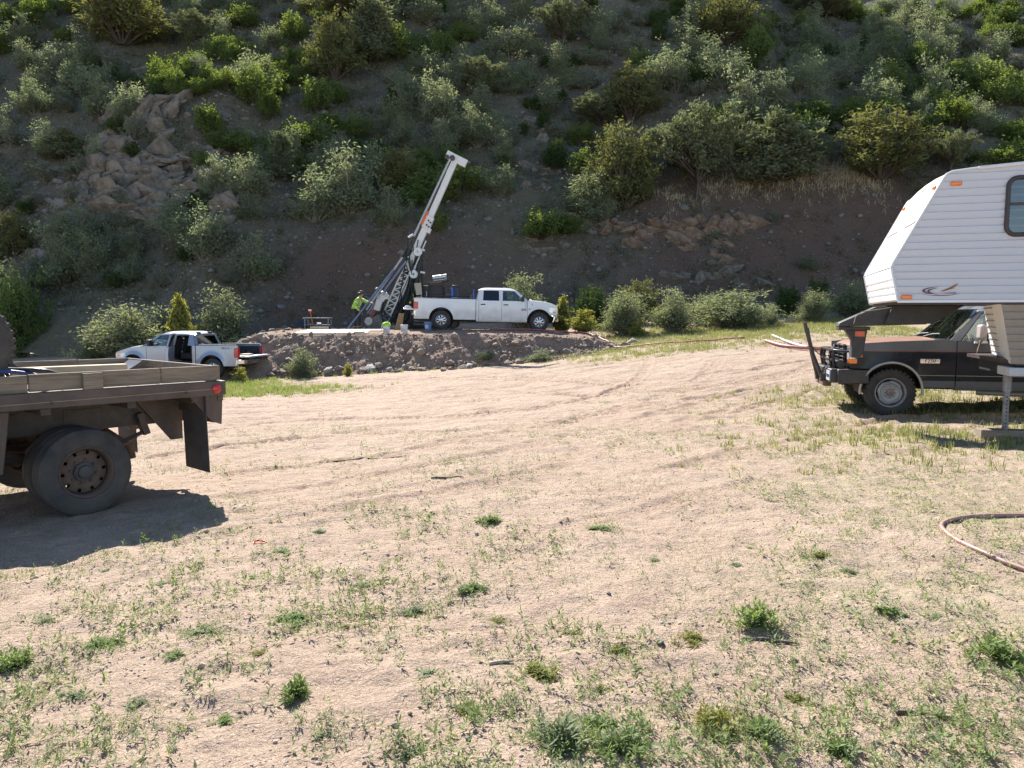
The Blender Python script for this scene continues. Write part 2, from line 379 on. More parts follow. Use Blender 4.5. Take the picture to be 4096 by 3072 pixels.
# ------------------------------------------------------------------ zones: grass patches in the yard (photo place, half sizes in metres, strength)
GRASS = []
for u, v, rx, ry, k in [(1010, 1570, 2.6, 1.6, 1), (900, 1545, 1.6, 2.4, 1), (1200, 1490, 2.2, 1.0, .8), (1700, 1478, 3, .5, .3), (2100, 1447, 2.5, .6, .4), (2330, 1420, 1.6, .9, .7),
                        (2500, 1400, 2.6, 1.3, .9), (2750, 1395, 3, 1.5, .9), (2600, 1345, 4, 3, 1), (2950, 1340, 4, 3, 1), (3250, 1310, 5, 3, 1), (3500, 1300, 6, 4, 1),
                        (3700, 1590, 2.6, 1.6, 1), (3300, 1600, 1.4, .8, .7), (3500, 1560, 2.2, 1.2, .8), (4000, 1600, 2.5, 2.0, 1), (3900, 1760, 2.6, 1.1, 1), (3500, 1740, 2.0, .8, .75),
                        (3200, 1700, 1.2, .5, .5), (3800, 1950, 1.7, .9, .7), (4050, 2050, 1.2, .8, .8), (3400, 2350, 1.0, .6, .5), (3900, 2400, .8, .7, .6), (4050, 1350, 5, 4, .8),
                        (1300, 1500, 1.2, .6, .8), (960, 1490, 2, 1.5, .9)]:
    p = gp(u, v, pad=False); GRASS.append((p.x, p.y, rx, ry, k))
def grassmask(x, y):
    g = np.zeros_like(np.asarray(x, float))
    for cx, cy, rx, ry, k in GRASS:
        g = np.maximum(g, k * np.exp(-(((x - cx) / rx) ** 2 + ((y - cy) / ry) ** 2) ** 1.4))
    n = fbm(np.asarray(x) * 1.4, np.asarray(y) * 1.4, 3, 91)
    return np.clip(g * (1 + 1.1 * n), 0, 1)

# ------------------------------------------------------------------ wheel tracks in the dirt
def spline(pts, step=.05):
    P = np.array(pts, float); out = []
    for i in range(len(P) - 1):
        p0 = P[max(i - 1, 0)]; p1 = P[i]; p2 = P[i + 1]; p3 = P[min(i + 2, len(P) - 1)]
        n = max(2, int(np.linalg.norm(p2 - p1) / step)); t = np.linspace(0, 1, n, endpoint=False)[:, None]
        out.append(.5 * (2 * p1 + (p2 - p0) * t + (2 * p0 - 5 * p1 + 4 * p2 - p3) * t ** 2 + (3 * p1 - p0 - 3 * p2 + p3) * t ** 3))
    return np.vstack(out + [P[-1:]])
xs = np.concatenate([-14 - np.geomspace(.3, 240, 40)[::-1], np.arange(-14, -7, .08), np.arange(-7, 8, .04), np.arange(8, 16, .08), 16 + np.geomspace(.3, 240, 40)])
ys = [-160, -110, -70, -40, -22, -12, -7, -4, -2, -1, -.3, .3, .8, 1.2]
y = 1.5
while y < 33: ys.append(y); y += min(max(.0085 * y, .02), .08)
ys += list(np.arange(33, 44.2, .3)); ys = np.array(ys)
X, Y = np.meshgrid(xs, ys)
Z = tps(X, Y)
near = sstep(33, 28, Y) * sstep(-1, 1, Y)
Z += near * (.05 * fbm(X * .55, Y * .55, 2, 11) + .035 * fbm(X * 1.9, Y * 1.9, 3, 12) + .022 * fbm(X * 7, Y * 7, 3, 13) * sstep(20, 8, Y) + .022 * (.25 - np.abs(fbm(X * 17, Y * 17, 2, 14))) * sstep(11, 5, Y))
drive = sstep(8, 12, Y) * sstep(29.5, 26, Y) * sstep(-10, -6, X) * sstep(10, 5, X)
sk = fbm(X * .45 + Y * .12, Y * 2.6 - X * .35, 3, 401); sk2 = fbm(X * 1.1, Y * 7 - X * 1.6, 2, 402)
Z += drive * (.05 * np.abs(sk) * (sk > 0) + .04 * sk2)
clod = np.maximum(fbm(X * 5, Y * 5, 2, 403) - .28, 0); Z += near * clod * .06
TR = np.zeros_like(X)
tracks = [  # (list of photo points, width, tread period)
    ([(780, 2010), (1150, 1960), (1600, 1880), (2100, 1790), (2500, 1690), (2850, 1600), (3150, 1500), (3300, 1430)], .13, .11),
    ([(700, 2085), (1150, 2030), (1700, 1935), (2250, 1835), (2700, 1720), (3050, 1620), (3400, 1520)], .13, .11),
    ([(600, 1830), (1100, 1760), (1700, 1730), (2200, 1690), (2600, 1600), (2800, 1510), (2850, 1440)], .15, .14),
    ([(640, 1760), (1100, 1690), (1600, 1670), (2050, 1650), (2400, 1580), (2560, 1510), (2600, 1440)], .15, .14),
    ([(1000, 1580), (1500, 1555), (1900, 1560), (2300, 1580), (2700, 1560), (3200, 1480)], .14, .13),
    ([(1050, 1540), (1500, 1520), (2000, 1520), (2400, 1540), (2800, 1520), (3250, 1440)], .14, .13),
    ([(880, 1900), (1500, 1830), (2000, 1740), (2500, 1640), (3000, 1560), (3500, 1480)], .16, .15),
    ([(2600, 1900), (3000, 1800), (3500, 1690), (3900, 1600)], .13, .12),
    ([(1500, 2250), (2200, 2120), (2900, 1960), (3500, 1830), (4000, 1760)], .12, .12)]
tr_r = random.Random(2); lines = []
for pts, wd, per in tracks:
    P = spline([gp(u, v, pad=False)[:2] for u, v in pts], .12); lines.append((P, wd, per, 1.0))
    for k in range(2):
        o_ = tr_r.uniform(-1.6, 1.6); a_, b_ = sorted((tr_r.randrange(len(P)), tr_r.randrange(len(P))))
        if b_ - a_ > 25: lines.append((P[a_:b_] + np.array([o_ * .5, o_]), wd, per, tr_r.uniform(.4, .9)))
for P, wd, per, amp in lines:
    s = 0
    for i in range(len(P) - 1):
        a, b = P[i], P[i + 1]; d = b - a; Ln = np.hypot(*d) + 1e-9; dx, dy = d / Ln
        i0, i1 = np.searchsorted(xs, [min(a[0], b[0]) - .4, max(a[0], b[0]) + .4]); j0, j1 = np.searchsorted(ys, [min(a[1], b[1]) - .4, max(a[1], b[1]) + .4])
        if i0 >= i1 or j0 >= j1: s += Ln; continue
        xx = X[j0:j1, i0:i1] - a[0]; yy = Y[j0:j1, i0:i1] - a[1]; al = xx * dx + yy * dy; ac = yy * dx - xx * dy
        k = ((al >= 0) & (al < Ln)).astype(float); q = np.abs(ac) / wd
        fade = .55 + .9 * vnoise(np.array([s * .35]), np.array([wd * 99 + len(P)]), 6)[0]
        prof = -.026 * sstep(1.05, .75, q) + .024 * np.exp(-((q - 1.25) / .22) ** 2)
        tread = .024 * sstep(1, .8, q) * np.sign(np.sin((s + al + .35 * np.abs(ac)) * 2 * math.pi / per))
        Z[j0:j1, i0:i1] += k * (prof + tread) * max(fade, .1) * amp
        TR[j0:j1, i0:i1] = np.maximum(TR[j0:j1, i0:i1], k * sstep(1.7, .8, q) * min(max(fade, .1), .8) * .8 * amp)
        s += Ln
def sheet(name, X, Y, Z, mat, attrs, label=None):
    ny, nx = X.shape; V = np.stack([X, Y, Z], -1).reshape(-1, 3); i = np.arange((ny - 1) * (nx - 1)); r = i // (nx - 1); c = i % (nx - 1); a = r * nx + c
    me = np_mesh(name, V, np.stack([a, a + 1, a + nx + 1, a + nx], 1), [mat], smooth=True)
    for k, v in attrs.items():
        at = me.attributes.new(k, 'FLOAT', 'POINT'); at.data.foreach_set('value', np.ascontiguousarray(v.ravel(), dtype=np.float32))
    o = link(name, me); o['kind'] = 'structure'
    if label: o['label'] = label
    return o
gm = grassmask(X, Y)
drygrass = np.clip(sstep(.5, 7, X) * sstep(22, 4, Y) * (.5 + fbm(X * .9, Y * .9, 3, 95)), 0, 1) * .75
sheet('ground', X, Y, Z, ground_mat, {'grass': np.clip(np.maximum(gm * .9, drygrass), 0, 1), 'track': TR}, 'dry tan dirt yard with wheel tracks and sparse weeds')
def zg(x, y):   # height of the ground sheet itself
    i = np.clip(np.searchsorted(xs, x) - 1, 0, len(xs) - 2); j = np.clip(np.searchsorted(ys, y) - 1, 0, len(ys) - 2)
    fx = np.clip((x - xs[i]) / (xs[i + 1] - xs[i]), 0, 1); fy = np.clip((y - ys[j]) / (ys[j + 1] - ys[j]), 0, 1)
    return (Z[j, i] * (1 - fx) + Z[j, i + 1] * fx) * (1 - fy) + (Z[j + 1, i] * (1 - fx) + Z[j + 1, i + 1] * fx) * fy

hx = np.concatenate([-58 - np.geomspace(.6, 120, 22)[::-1], np.arange(-58, 66, .34), 66 + np.geomspace(.6, 120, 22)])
hy = np.concatenate([np.arange(39.4, 60, .22), np.arange(60, 100, .36), np.arange(100, 190, 3)])
HX, HY = np.meshgrid(hx, hy); HZ = G(HX, HY) - .25 * sstep(40.6, 39.4, HY)
tt = HY - foot(HX)
bare = np.clip(np.maximum(sstep(6.0, 3.2, tt) * sstep(-15, -11, HX) * (1 - .6 * sstep(-5, -1, HX) * sstep(9, 6, HX)), sstep(11, 7.5, tt) * sstep(6, 9, HX) * sstep(30, 24, HX)) * sstep(-.5, 1, tt) * (1.1 + fbm(HX * .5, HY * .5, 2, 61)), 0, 1)
hgrass = np.clip((.75 + 1.3 * fbm(HX * .22, HY * .22, 3, 62)) * (1 - bare), 0, 1)
sheet('hillside', HX, HY, HZ, hill_mat, {'grass': hgrass, 'track': bare * .9}, 'steep scrub covered hillside with bare cut banks')
px_ = np.arange(-14, 9, .06); py_ = np.arange(28.0, 42.6, .065); PX, PY = np.meshgrid(px_, py_)
PZ = padz(PX, PY) - .13 * sstep(33.2, 31.2, PY); e_ = sstep(.98, .6, PZ); PZ = PZ + e_ * (.12 * fbm(PX * 3, PY * 3, 3, 53) + .10 * fbm(PX * 1.1, PY * .5, 2, 54)); PZ = np.where(PZ < tps(PX, PY) - .12, tps(PX, PY) - .5, PZ)
PZ = np.where(PY > 41.5, PZ - (PY - 41.5) * .8, PZ)
sheet('dirt_pad', PX, PY, PZ, pad_mat, {}, 'raised drill pad of brown rocky fill')
def zp(x, y):
    i = np.clip(np.searchsorted(px_, x) - 1, 0, len(px_) - 2); j = np.clip(np.searchsorted(py_, y) - 1, 0, len(py_) - 2); inside = (x > px_[0]) & (x < px_[-1]) & (y > py_[0]) & (y < py_[-1])
    return np.where(inside, np.maximum(PZ[j, i], PZ[j, i + 1]), -99)
def surf(x, y):
    x = np.asarray(x, float); y = np.asarray(y, float)
    return np.where(y > 41, G(x, y), np.maximum(zg(x, y), zp(x, y)))
def sz(x, y): return float(surf(np.array([x]), np.array([y]))[0])

# ------------------------------------------------------------------ rocks
random.seed(5); rng = np.random.default_rng(5)
def rock_mesh(seed, sq=(1, .8, .65), n=22, bev=.06, mat=None, flat=.0):
    r = random.Random(seed); bm = bmesh.new()
    for i in range(n):
        v = Vector((r.gauss(0, 1), r.gauss(0, 1), r.gauss(0, 1))).normalized() * r.uniform(.82, 1)
        bm.verts.new((v.x * sq[0], v.y * sq[1], v.z * sq[2]))
    bmesh.ops.convex_hull(bm, input=bm.verts)
    bmesh.ops.delete(bm, geom=[v for v in bm.verts if not v.link_faces], context='VERTS')
    if bev: bmesh.ops.bevel(bm, geom=list(bm.edges), offset=bev, segments=1, affect='EDGES', clamp_overlap=True)
    bmesh.ops.recalc_face_normals(bm, faces=bm.faces)
    me = bpy.data.meshes.new('rock'); bm.to_mesh(me); bm.free(); me.materials.append(mat)
    me.polygons.foreach_set('use_smooth', [True] * len(me.polygons)); me.set_sharp_from_angle(angle=R(28 if bev else 8)); return me
rock_mat = M('brown_rock', (.24, .17, .125), .9, col2=(.36, .27, .205), scale=3.5, bump=.8, bscale=5, bdist=.15)
pale_rock_mat = M('pale_rock', (.36, .33, .29), .9, col2=(.5, .46, .41), scale=3, bump=.8, bscale=5, bdist=.15)
outcrop_mat = M('outcrop_rock', (.095, .078, .06), .92, col2=(.25, .21, .16), scale=2.6, bump=.8, bscale=7, bdist=.12)
orange_rock_mat = M('orange_rock', (.13, .085, .058), .92, col2=(.29, .20, .135), scale=2.6, bump=.8, bscale=7, bdist=.12)
grey_rock_mat = M('talus_rock', (.15, .14, .13), .92, col2=(.25, .23, .205), scale=2, bump=.9, bscale=4, bdist=.2)
ROCK = [rock_mesh(i, (1, .75 + .03 * i, .55 + .03 * i), 16 + i, mat=rock_mat) for i in range(8)]
PROCK = [rock_mesh(50 + i, (1, .8, .7), 18, mat=pale_rock_mat) for i in range(3)]
OROCK = [rock_mesh(90 + i, (1, .75, .8), 10, bev=0, mat=outcrop_mat) for i in range(6)]
ORROCK = [rock_mesh(120 + i, (1, .75, .7), 10, bev=0, mat=orange_rock_mat) for i in range(5)]
TROCK = [rock_mesh(150 + i, (1, .8, .6), 16, bev=.05, mat=grey_rock_mat) for i in range(5)]
def place_rock(me, x, y, s, label, group, name='rock', sink=.3):
    o = link(name, me, loc=(x, y, sz(x, y) + s * (.45 - sink)), s=(s, s * random.uniform(.85, 1.1), s * random.uniform(.85, 1.15)))
    o.rotation_euler = (random.uniform(-.3, .3), random.uniform(-.3, .3), random.uniform(0, 6.3))
    return tag(o, label, 'rock', group)
# named boulders along the foot of the pad (photo place, half width in photo px, which mesh)
named = [(1483, 1478, 33, PROCK[0], 'largest pale angular boulder at the foot of the dirt pad'), (1315, 1485, 26, PROCK[1], 'rounded tan boulder beside the big pale boulder at the pad foot'),
         (940, 1497, 0, None, ''), (1087, 1497, 23, ROCK[1], 'flat brown rock on the grass behind the silver pickup'), (1397, 1405, 20, ROCK[3], 'egg shaped tan rock half way up the pad slope'),
         (1800, 1452, 24, ROCK[5], 'round topped brown boulder at the pad foot below the white pickup'), (1877, 1470, 26, PROCK[2], 'grey mottled boulder low in the line at the pad foot'),
         (2068, 1380, 28, ROCK[2], 'tall upright brown rock in the pad slope under the front wheel'), (2270, 1412, 24, ROCK[6], 'flat pale rock at the right end of the pad'),
         (2320, 1327, 22, ROCK[4], 'brown rock under the yellow green bush by the hose'), (1262, 1495, 18, ROCK[7], 'low dark rock between the shrub and the boulders'),
         (1225, 1480, 24, ROCK[0], 'brown rock beside the small shrub at the pad foot'), (1513, 1372, 20, ROCK[5], 'tan rock near the top of the pad slope under the buckets'),
         (1560, 1478, 20, PROCK[1], 'small grey boulder beside the largest pale boulder'), (1655, 1480, 16, ROCK[1], 'small tan boulder in the row at the pad foot'),
         (2205, 1405, 20, ROCK[2], 'upright slab rock at the shaded corner of the pad')]
for u, v, hw, me, lab in named:
    if me is None: continue
    p = gp(u, v - hw * .4); s = hw / 3071 * p.y * 1.05
    place_rock(me, p.x, p.y, s, lab, None, 'boulder' if s > .2 else 'rock', .15)
for i in range(190):   # rocks spread over the pad slope
    x = random.uniform(-11.2, 4.6)
    if i < 105: yb = 29.05 + random.gauss(0, .22) + .15 * (x > 0) + max(0, x - 1.5) * .5; s = random.choice((.10, .13, .16, .2, .24)) * random.uniform(.8, 1.2)
    else: yb = random.uniform(29.0, 31.1) + max(0, x - 2) * .4; s = random.uniform(.06, .15)
    if x < -9.6: yb = random.uniform(29.2, 34)
    place_rock(random.choice(ROCK), x, yb, s, 'brown rock lying loose on the pad slope', 'loose rocks on the pad slope')
def stones(name, xy, ss, mat, label, seed, zoff=.1, base=None):
    """thousands of small stones joined: nobody could count them"""
    r = np.random.default_rng(seed); base = np.array([(1, 0, 0), (0, 1, 0), (-1, 0, 0), (0, -1, 0), (0, 0, .75), (0, 0, -.75), (.6, .6, .35), (-.6, .5, -.3)]); n = len(xy)
    F0 = np.array([(0, 6, 4), (6, 1, 4), (1, 2, 4), (2, 3, 4), (3, 0, 4), (0, 1, 6), (1, 0, 5), (2, 1, 5), (3, 2, 5), (0, 3, 5)])
    a = r.uniform(0, 6.3, n); V = base[None, :6 + 1] * r.uniform(.55, 1.15, (n, 7, 3)); ca, sa = np.cos(a)[:, None], np.sin(a)[:, None]
    W = np.stack([V[..., 0] * ca - V[..., 1] * sa, V[..., 0] * sa + V[..., 1] * ca, V[..., 2]], -1) * ss[:, None, None]
    W[..., 0] += xy[:, 0:1]; W[..., 1] += xy[:, 1:2]; W[..., 2] += (surf(xy[:, 0], xy[:, 1]) + ss * zoff)[:, None]
    F = (F0[None] + (np.arange(n) * 7)[:, None, None]).reshape(-1, 3)
    return tag(link(name, np_mesh(name, W.reshape(-1, 3), F, [mat]), None), label, 'stones', kind='stuff')
r_ = np.random.default_rng(8)
xy = np.stack([r_.uniform(-11.5, 5.2, 3200), r_.uniform(28.9, 31.2, 3200)], 1); xy[:, 1] += np.maximum(0, xy[:, 0] - 2) * .4 * r_.uniform(.5, 1, 3200)
stones('pad_rubble', xy, r_.lognormal(-3.3, .6, 3200), rock_mat, 'small brown rubble covering the pad slope', 21)
xy = np.stack([r_.uniform(-10, 5, 2600), r_.uniform(31, 40, 2600)], 1)
stones('pad_gravel', xy, r_.lognormal(-3.9, .4, 2600), rock_mat, 'loose gravel on top of the drill pad', 22)
NP = 19000; Yn = 1.8 + 11 * r_.random(NP) ** 1.7; xy = np.stack([(r_.random(NP) - .5) * 1.5 * Yn, Yn], 1); xy = xy[r_.random(NP) < .45 + 1.1 * fbm(xy[:, 0] * 1.3, xy[:, 1] * 1.3, 2, 66)]
peb_mat = M('pebble', (.33, .235, .175), .9, col2=(.55, .45, .37), scale=25)
stones('pebbles', xy, np.minimum(r_.lognormal(-5.1, .45, len(xy)), .04), peb_mat, 'tiny pebbles and clods strewn over the dirt yard', 23)
for k, (u, v, hw) in enumerate([(2640, 2570, 24), (3580, 2890, 30), (2540, 2970, 18), (1870, 2975, 20), (3180, 2985, 18), (3175, 2640, 18), (2435, 2378, 12), (2860, 2695, 14), (1640, 2860, 14), (2985, 3020, 20), (3245, 2680, 10), (2100, 2130, 9)]):
    p = gp(u, v); s = hw / 3071 * p.y
    place_rock(ROCK[k % 8] if k % 3 else PROCK[k % 2], p.x, p.y, s, 'fist sized stone lying on the bare dirt among the weeds', 'stones on the yard', 'stone', .12)
# rock outcrops on the hill: one thing, each block a part
def outcrop(label, spots, meshes, spread, size, seed, tilt=0):
    r = random.Random(seed); P = [gp(u, v, 38) for u, v in spots]; c = sum(P, Vector()) / len(P); root = thing('rock_outcrop', label, 'rock', c)
    for p in P:
        for k in range(spread[1]):
            x = p.x + r.gauss(0, spread[0]); y_ = p.y + r.gauss(0, spread[0] * .6); s = r.uniform(*size)
            o = link('block', r.choice(meshes), root, s=(s * r.uniform(1, 1.5), s * r.uniform(.7, 1), s * r.uniform(.7, 1.4)))
            o.location = Vector((x, y_, sz(x, y_) - s * .15)) - c; o.rotation_euler = (r.uniform(-.4, .4), tilt + r.uniform(-.3, .3), r.uniform(-.6, .6))
    return root
outcrop('tall tilted tan rock slabs high on the hillside under the pale shrubs', [(560, 300), (600, 360), (540, 420), (640, 420), (690, 330), (520, 350), (610, 470)], OROCK, (.75, 14), (.4, 1.3), 3, -.7)
outcrop('broad weathered tan rock face low on the hillside above the flatbed', [(480, 700), (560, 760), (640, 720), (700, 760), (820, 720), (760, 800), (600, 830), (540, 800), (860, 760), (450, 640), (800, 640), (420, 560), (500, 600), (380, 680), (900, 820), (700, 860), (650, 640), (560, 660), (430, 760), (960, 760)], OROCK, (.9, 12), (.35, 1.35), 4, -.25)
outcrop('grey blocky rocks at the dark foot of the slope', [(200, 760), (250, 820), (150, 730), (210, 1000), (270, 1040), (330, 1020), (420, 880)], TROCK, (.7, 5), (.3, .75), 6)
outcrop('orange tan rock ledge along the cut bank beside the bare scar', [(2440, 910), (2560, 920), (2680, 900), (2780, 920), (2860, 930), (2960, 890), (2900, 970), (2750, 980)], ORROCK, (.6, 13), (.25, .85), 7)
outcrop('grey tan rocks in the middle of the slope under the shrub band', [(2050, 700), (2130, 720), (2200, 690), (2080, 640), (2160, 540), (2250, 900), (2180, 980), (2140, 500)], OROCK, (.6, 5), (.3, .7), 8)
outcrop('low fallen slabs at the foot of the bare scar', [(2680, 1100), (2780, 1110), (2860, 1120), (2900, 1090), (2950, 1150)], OROCK, (.5, 5), (.3, .65), 9)
outcrop('scattered grey rocks beneath the pale shrubs left of the mast', [(900, 540), (960, 600), (1000, 640), (940, 500), (980, 560)], TROCK, (.7, 6), (.25, .6), 10)
N = 9000; xy = np.stack([r_.uniform(-34, 34, N), 41.5 + 45 * r_.random(N) ** 1.3], 1)
stones('hillside_stones', xy, r_.lognormal(-2.5, .6, N), grey_rock_mat, 'loose grey stones scattered over the hillside', 24, .15)
# ------------------------------------------------------------------ wheels
def polar_disc(mb, rings, o, axis, n=40, hole=None):
    """rings: (radius, height); hole=(ring index, segments per period, open segments)"""
    x, y, a = frame(axis); o = Vector(o); vs = []; fs = []
    for r, h in rings: vs += [o + a * h + (x * math.cos(2 * math.pi * k / n) + y * math.sin(2 * math.pi * k / n)) * r for k in range(n)]
    for i in range(len(rings) - 1):
        for k in range(n):
            if hole and i in hole[0] and k % hole[1] < hole[2]: continue
            fs.append((i * n + k, i * n + (k + 1) % n, (i + 1) * n + (k + 1) % n, (i + 1) * n + k))
    return mb.add(vs, fs)
def wheel(parent, c, Rr, wd, rr, kind, sgn, rim_mat, tyre_mat=rubber, lugs=0, hub_mat=None):
    w_ = part_empty('wheel', parent, c); ax = (0, sgn, 0)
    t = MB(); h = wd / 2; k = rr / Rr
    t.lathe([(rr, -h * .8), (rr * 1.04, -h * .95), ((rr + Rr) / 2, -h * 1.04), (Rr * .93, -h * .97), (Rr * .985, -h * .82), (Rr, -h * .55), (Rr, -h * .2), (Rr * .985, -h * .14), (Rr * .985, h * .14), (Rr, h * .2), (Rr, h * .55), (Rr * .985, h * .82), (Rr * .93, h * .97), ((rr + Rr) / 2, h * 1.04), (rr * 1.12, h), (rr * 1.04, h * .95), (rr, h * .8)], (0, 0, 0), ax, 48, close=True)
    if lugs:
        for i in range(lugs):
            a = 2 * math.pi * i / lugs
            for s in (-1, 1):
                a2 = a + (math.pi / lugs if s > 0 else 0); m = Matrix.Rotation(-a2 * 1, 3, 'Y')
                t.box(m @ Vector((Rr * .985, s * h * .72, 0)), (Rr * .05, h * .5, Rr * math.pi / lugs * 1.05), m)
                t.box(m @ Vector((Rr * .93, s * h * .98, 0)), (Rr * .07, h * .06, Rr * math.pi / lugs * .9), m)
    t.build('tyre', tyre_mat, w_, 40)
    r = MB(); r.lathe([(rr * 1.03, h * .93), (rr * .99, h * .96), (rr * .95, h * .85), (rr * .9, h * .55), (rr * .88, -h * .7)], (0, 0, 0), ax, 40)
    if kind == 'alloy':
        polar_disc(r, [(rr * .90, h * .60), (rr * .82, h * .74), (rr * .45, h * .72), (rr * .36, h * .80), (rr * .0005, h * .84)], (0, 0, 0), ax, 48, ((1,), 6, 3)); 
        polar_disc(r, [(rr * .82, h * .55), (rr * .45, h * .5)], (0, 0, 0), ax, 48, ((0,), 6, 3))
    elif kind == 'steel':
        polar_disc(r, [(rr * .90, h * .35), (rr * .80, h * .62), (rr * .66, h * .70), (rr * .58, h * .55), (rr * .42, h * .48), (rr * .38, h * .62), (rr * .0005, h * .62)], (0, 0, 0), ax, 48, ((0,), 12, 4))
    else:   # dual rear wheel: deep dish with ten hand holes
        polar_disc(r, [(rr * .90, -h * .15), (rr * .86, h * .02), (rr * .70, h * .10), (rr * .60, h * .12), (rr * .50, h * .1), (rr * .0005, h * .1)], (0, 0, 0), ax, 40, ((1,), 4, 1))
    ro = r.build('rim', rim_mat, w_, 30); s_ = ro.modifiers.new('t', 'SOLIDIFY'); s_.thickness = .006
    b = MB()
    if kind == 'dual':
        b.lathe([(rr * .40, h * .1), (rr * .40, h * .34), (rr * .28, h * .42), (rr * .27, h * .66), (rr * .22, h * .72), (.001, h * .72)], (0, 0, 0), ax, 8)
        for i in range(8): a = math.pi / 4 * i + .2; b.cyl((math.cos(a) * rr * .48, sgn * h * .1, math.sin(a) * rr * .48), (math.cos(a) * rr * .48, sgn * h * .24, math.sin(a) * rr * .48), .014, n=6)
    else:
        b.lathe([(rr * .24, h * .6), (rr * .22, h * .95), (rr * .14, h * 1.0), (.001, h * 1.0)], (0, 0, 0), ax, 16)
        for i in range(8): a = math.pi / 4 * i; b.cyl((math.cos(a) * rr * .32, sgn * h * .6, math.sin(a) * rr * .32), (math.cos(a) * rr * .32, sgn * h * .82, math.sin(a) * rr * .32), .012, n=6)
    b.build('hub', hub_mat or rim_mat, w_, 30)
    return w_

# ------------------------------------------------------------------ pickups: side panels with wheel arches, hood, cab, open bed
def pickup(S, root):
    W, zs, rT = S['W'], S['sill'], S['rT']; P = S['paint']; parts = {}
    arches = [(0, S['rA']), (S['wb'], S['rA'])]
    zax = rT
    def zlo(x, base):
        z = base
        for xc, ra in arches:
            if abs(x - xc) < ra: z = max(z, zax + .02 + math.sqrt(max(ra * ra - (x - xc) ** 2, 0)) * S.get('arch_h', 1))
        return z
    def wf(x, z):
        q = (z - S['zmax_w']) / .7
        y = W * (1 - .045 * q * q)
        y -= S.get('nose_taper', .14) * float(sstep(S['nose'] - .75, S['nose'] + .05, x)) ** 1.5
        y -= .03 * float(sstep(S['tail'] + .3, S['tail'] - .05, x))
        for xc, ra in arches:
            d = math.hypot(x - xc, z - zax)
            y += S.get('flare', .015) * math.exp(-((d - ra) / .10) ** 2) if z > zax - .1 else 0
        return y
    def zcrest(x):   # top edge of front end / belt
        pts = S['crest']
        for (x0, z0), (x1, z1) in zip(pts, pts[1:]):
            if x0 <= x <= x1: return z0 + (z1 - z0) * (x - x0) / (x1 - x0)
        return pts[0][1] if x < pts[0][0] else pts[-1][1]
    def panel(name, x0, x1, base, top, sgn, mat=P, th=.035, par=root, n=10):
        st = {x0, x1}; k = max(3, int((x1 - x0) / .12))
        st |= {x0 + (x1 - x0) * i / k for i in range(k + 1)}
        for xc, ra in arches:
            for a in range(0, 181, 9):
                xx = xc + ra * math.cos(R(a))
                if x0 < xx < x1: st.add(xx)
            for e in (-ra - .002, ra + .002):
                if x0 < xc + e < x1: st.add(xc + e)
        X_ = sorted(st); P_ = []
        for x in X_:
            a, b = zlo(x, (zs if x < S['wb'] else S['bump_z']) if base is None else base), top(x); P_.append([Vector((x, sgn * wf(x, a + (b - a) * j / n), a + (b - a) * j / n)) for j in range(n + 1)])
        return MB().shell(P_, Vector((0, -sgn * th, 0))).build(name, mat, par, 30, .006)
    D = S['doors']          # x limits, rear to front: list of (name, x0, x1)
    g = .006
    for sgn in (1, -1):
        panel('fender', D[-1][2] + g, S['nose'], None, lambda x: zcrest(x), sgn)
        for nm, a, b in D:
            if nm == 'rear_door' and S.get('open_door') == sgn: continue
            panel(nm, a + g, b - g, zs, lambda x: S['belt'], sgn)
        if S['cab'] < D[0][1] - .03: panel('cab_corner', S['cab'] + g, D[0][1] - g, zs, lambda x: S['belt'], sgn)
        if S.get('bed', True):
            panel('bed_side', S['tail'], S['cab'] - .02, zs + .03, lambda x: S['rail'], sgn, th=.06)
            rl = MB(); rl.box(((S['tail'] + S['cab']) / 2, sgn * (wf(0, S['rail']) - .03), S['rail'] + .012), (S['cab'] - S['tail'] - .06, .085, .03)); rl.build('bed_rail', S.get('rail_mat', black_plastic), root, 30, .008)
        # rocker
        MB().box(((S['cab'] + D[-1][2]) / 2, sgn * (W - .13), zs - .0), (D[-1][2] - S['cab'], .1, .09)).build('sill', S.get('sill_mat', P), root, 30, .02)
        if S.get('lip'):
            for xc, ra in arches:
                pts = [(xc + (ra + .01) * math.cos(R(a)), sgn * (wf(xc + ra * math.cos(R(a)), zax + ra * math.sin(R(a))) + .008), zax + .02 + (ra + .01) * math.sin(R(a)) * S.get('arch_h', 1)) for a in range(-6 if xc else -6, 187, 8)]
                if not S.get('bed', True) and xc == 0: continue
                MB().tube(pts, S['lip'][0], 6).build('arch_trim', S['lip'][1], root, 60)
    # hood and cowl, one crowned sheet
    def hood(x0, x1, name, mat, dz=0):
        P_ = []; n = 14
        for i in range(n + 1):
            x = x0 + (x1 - x0) * i / n; row = []
            yw = wf(x, zcrest(x)) - .004
            for j in range(-8, 9):
                q = j / 8; row.append(Vector((x - .10 * max(0, (i / n - .85) / .15) * abs(q) ** 3, yw * q, zcrest(x) + dz + S['crown'] * (1 - q * q) - (.05 * ((i / n - .8) / .2) ** 2 if i / n > .8 else 0))))
            P_.append(row)
        return MB().shell(P_, Vector((0, 0, -.02))).build(name, mat, root, 40)
    hood(S['cowl'] - .02, S['nose'], 'hood', S.get('hood_mat', P))
    # front end: fascia, grille, lights, bumper
    zn = zcrest(S['nose']); xn = S['nose']; yn = wf(xn, zn - .2)
    MB().box((xn - .06, 0, (zn + S['bump_z']) / 2 - .03), (.09, 2 * yn - .06, zn - S['bump_z'] - .04)).build('front_panel', P, root, 30, .03)
    gm_ = MB(); zc_ = (zn + S['bump_z']) / 2 + .03; hh = (zn - S['bump_z']) * .32
    for k in range(5): gm_.box((xn + .0, 0, zc_ - hh + 2 * hh * k / 4), (.04, yn * 1.0, .022))
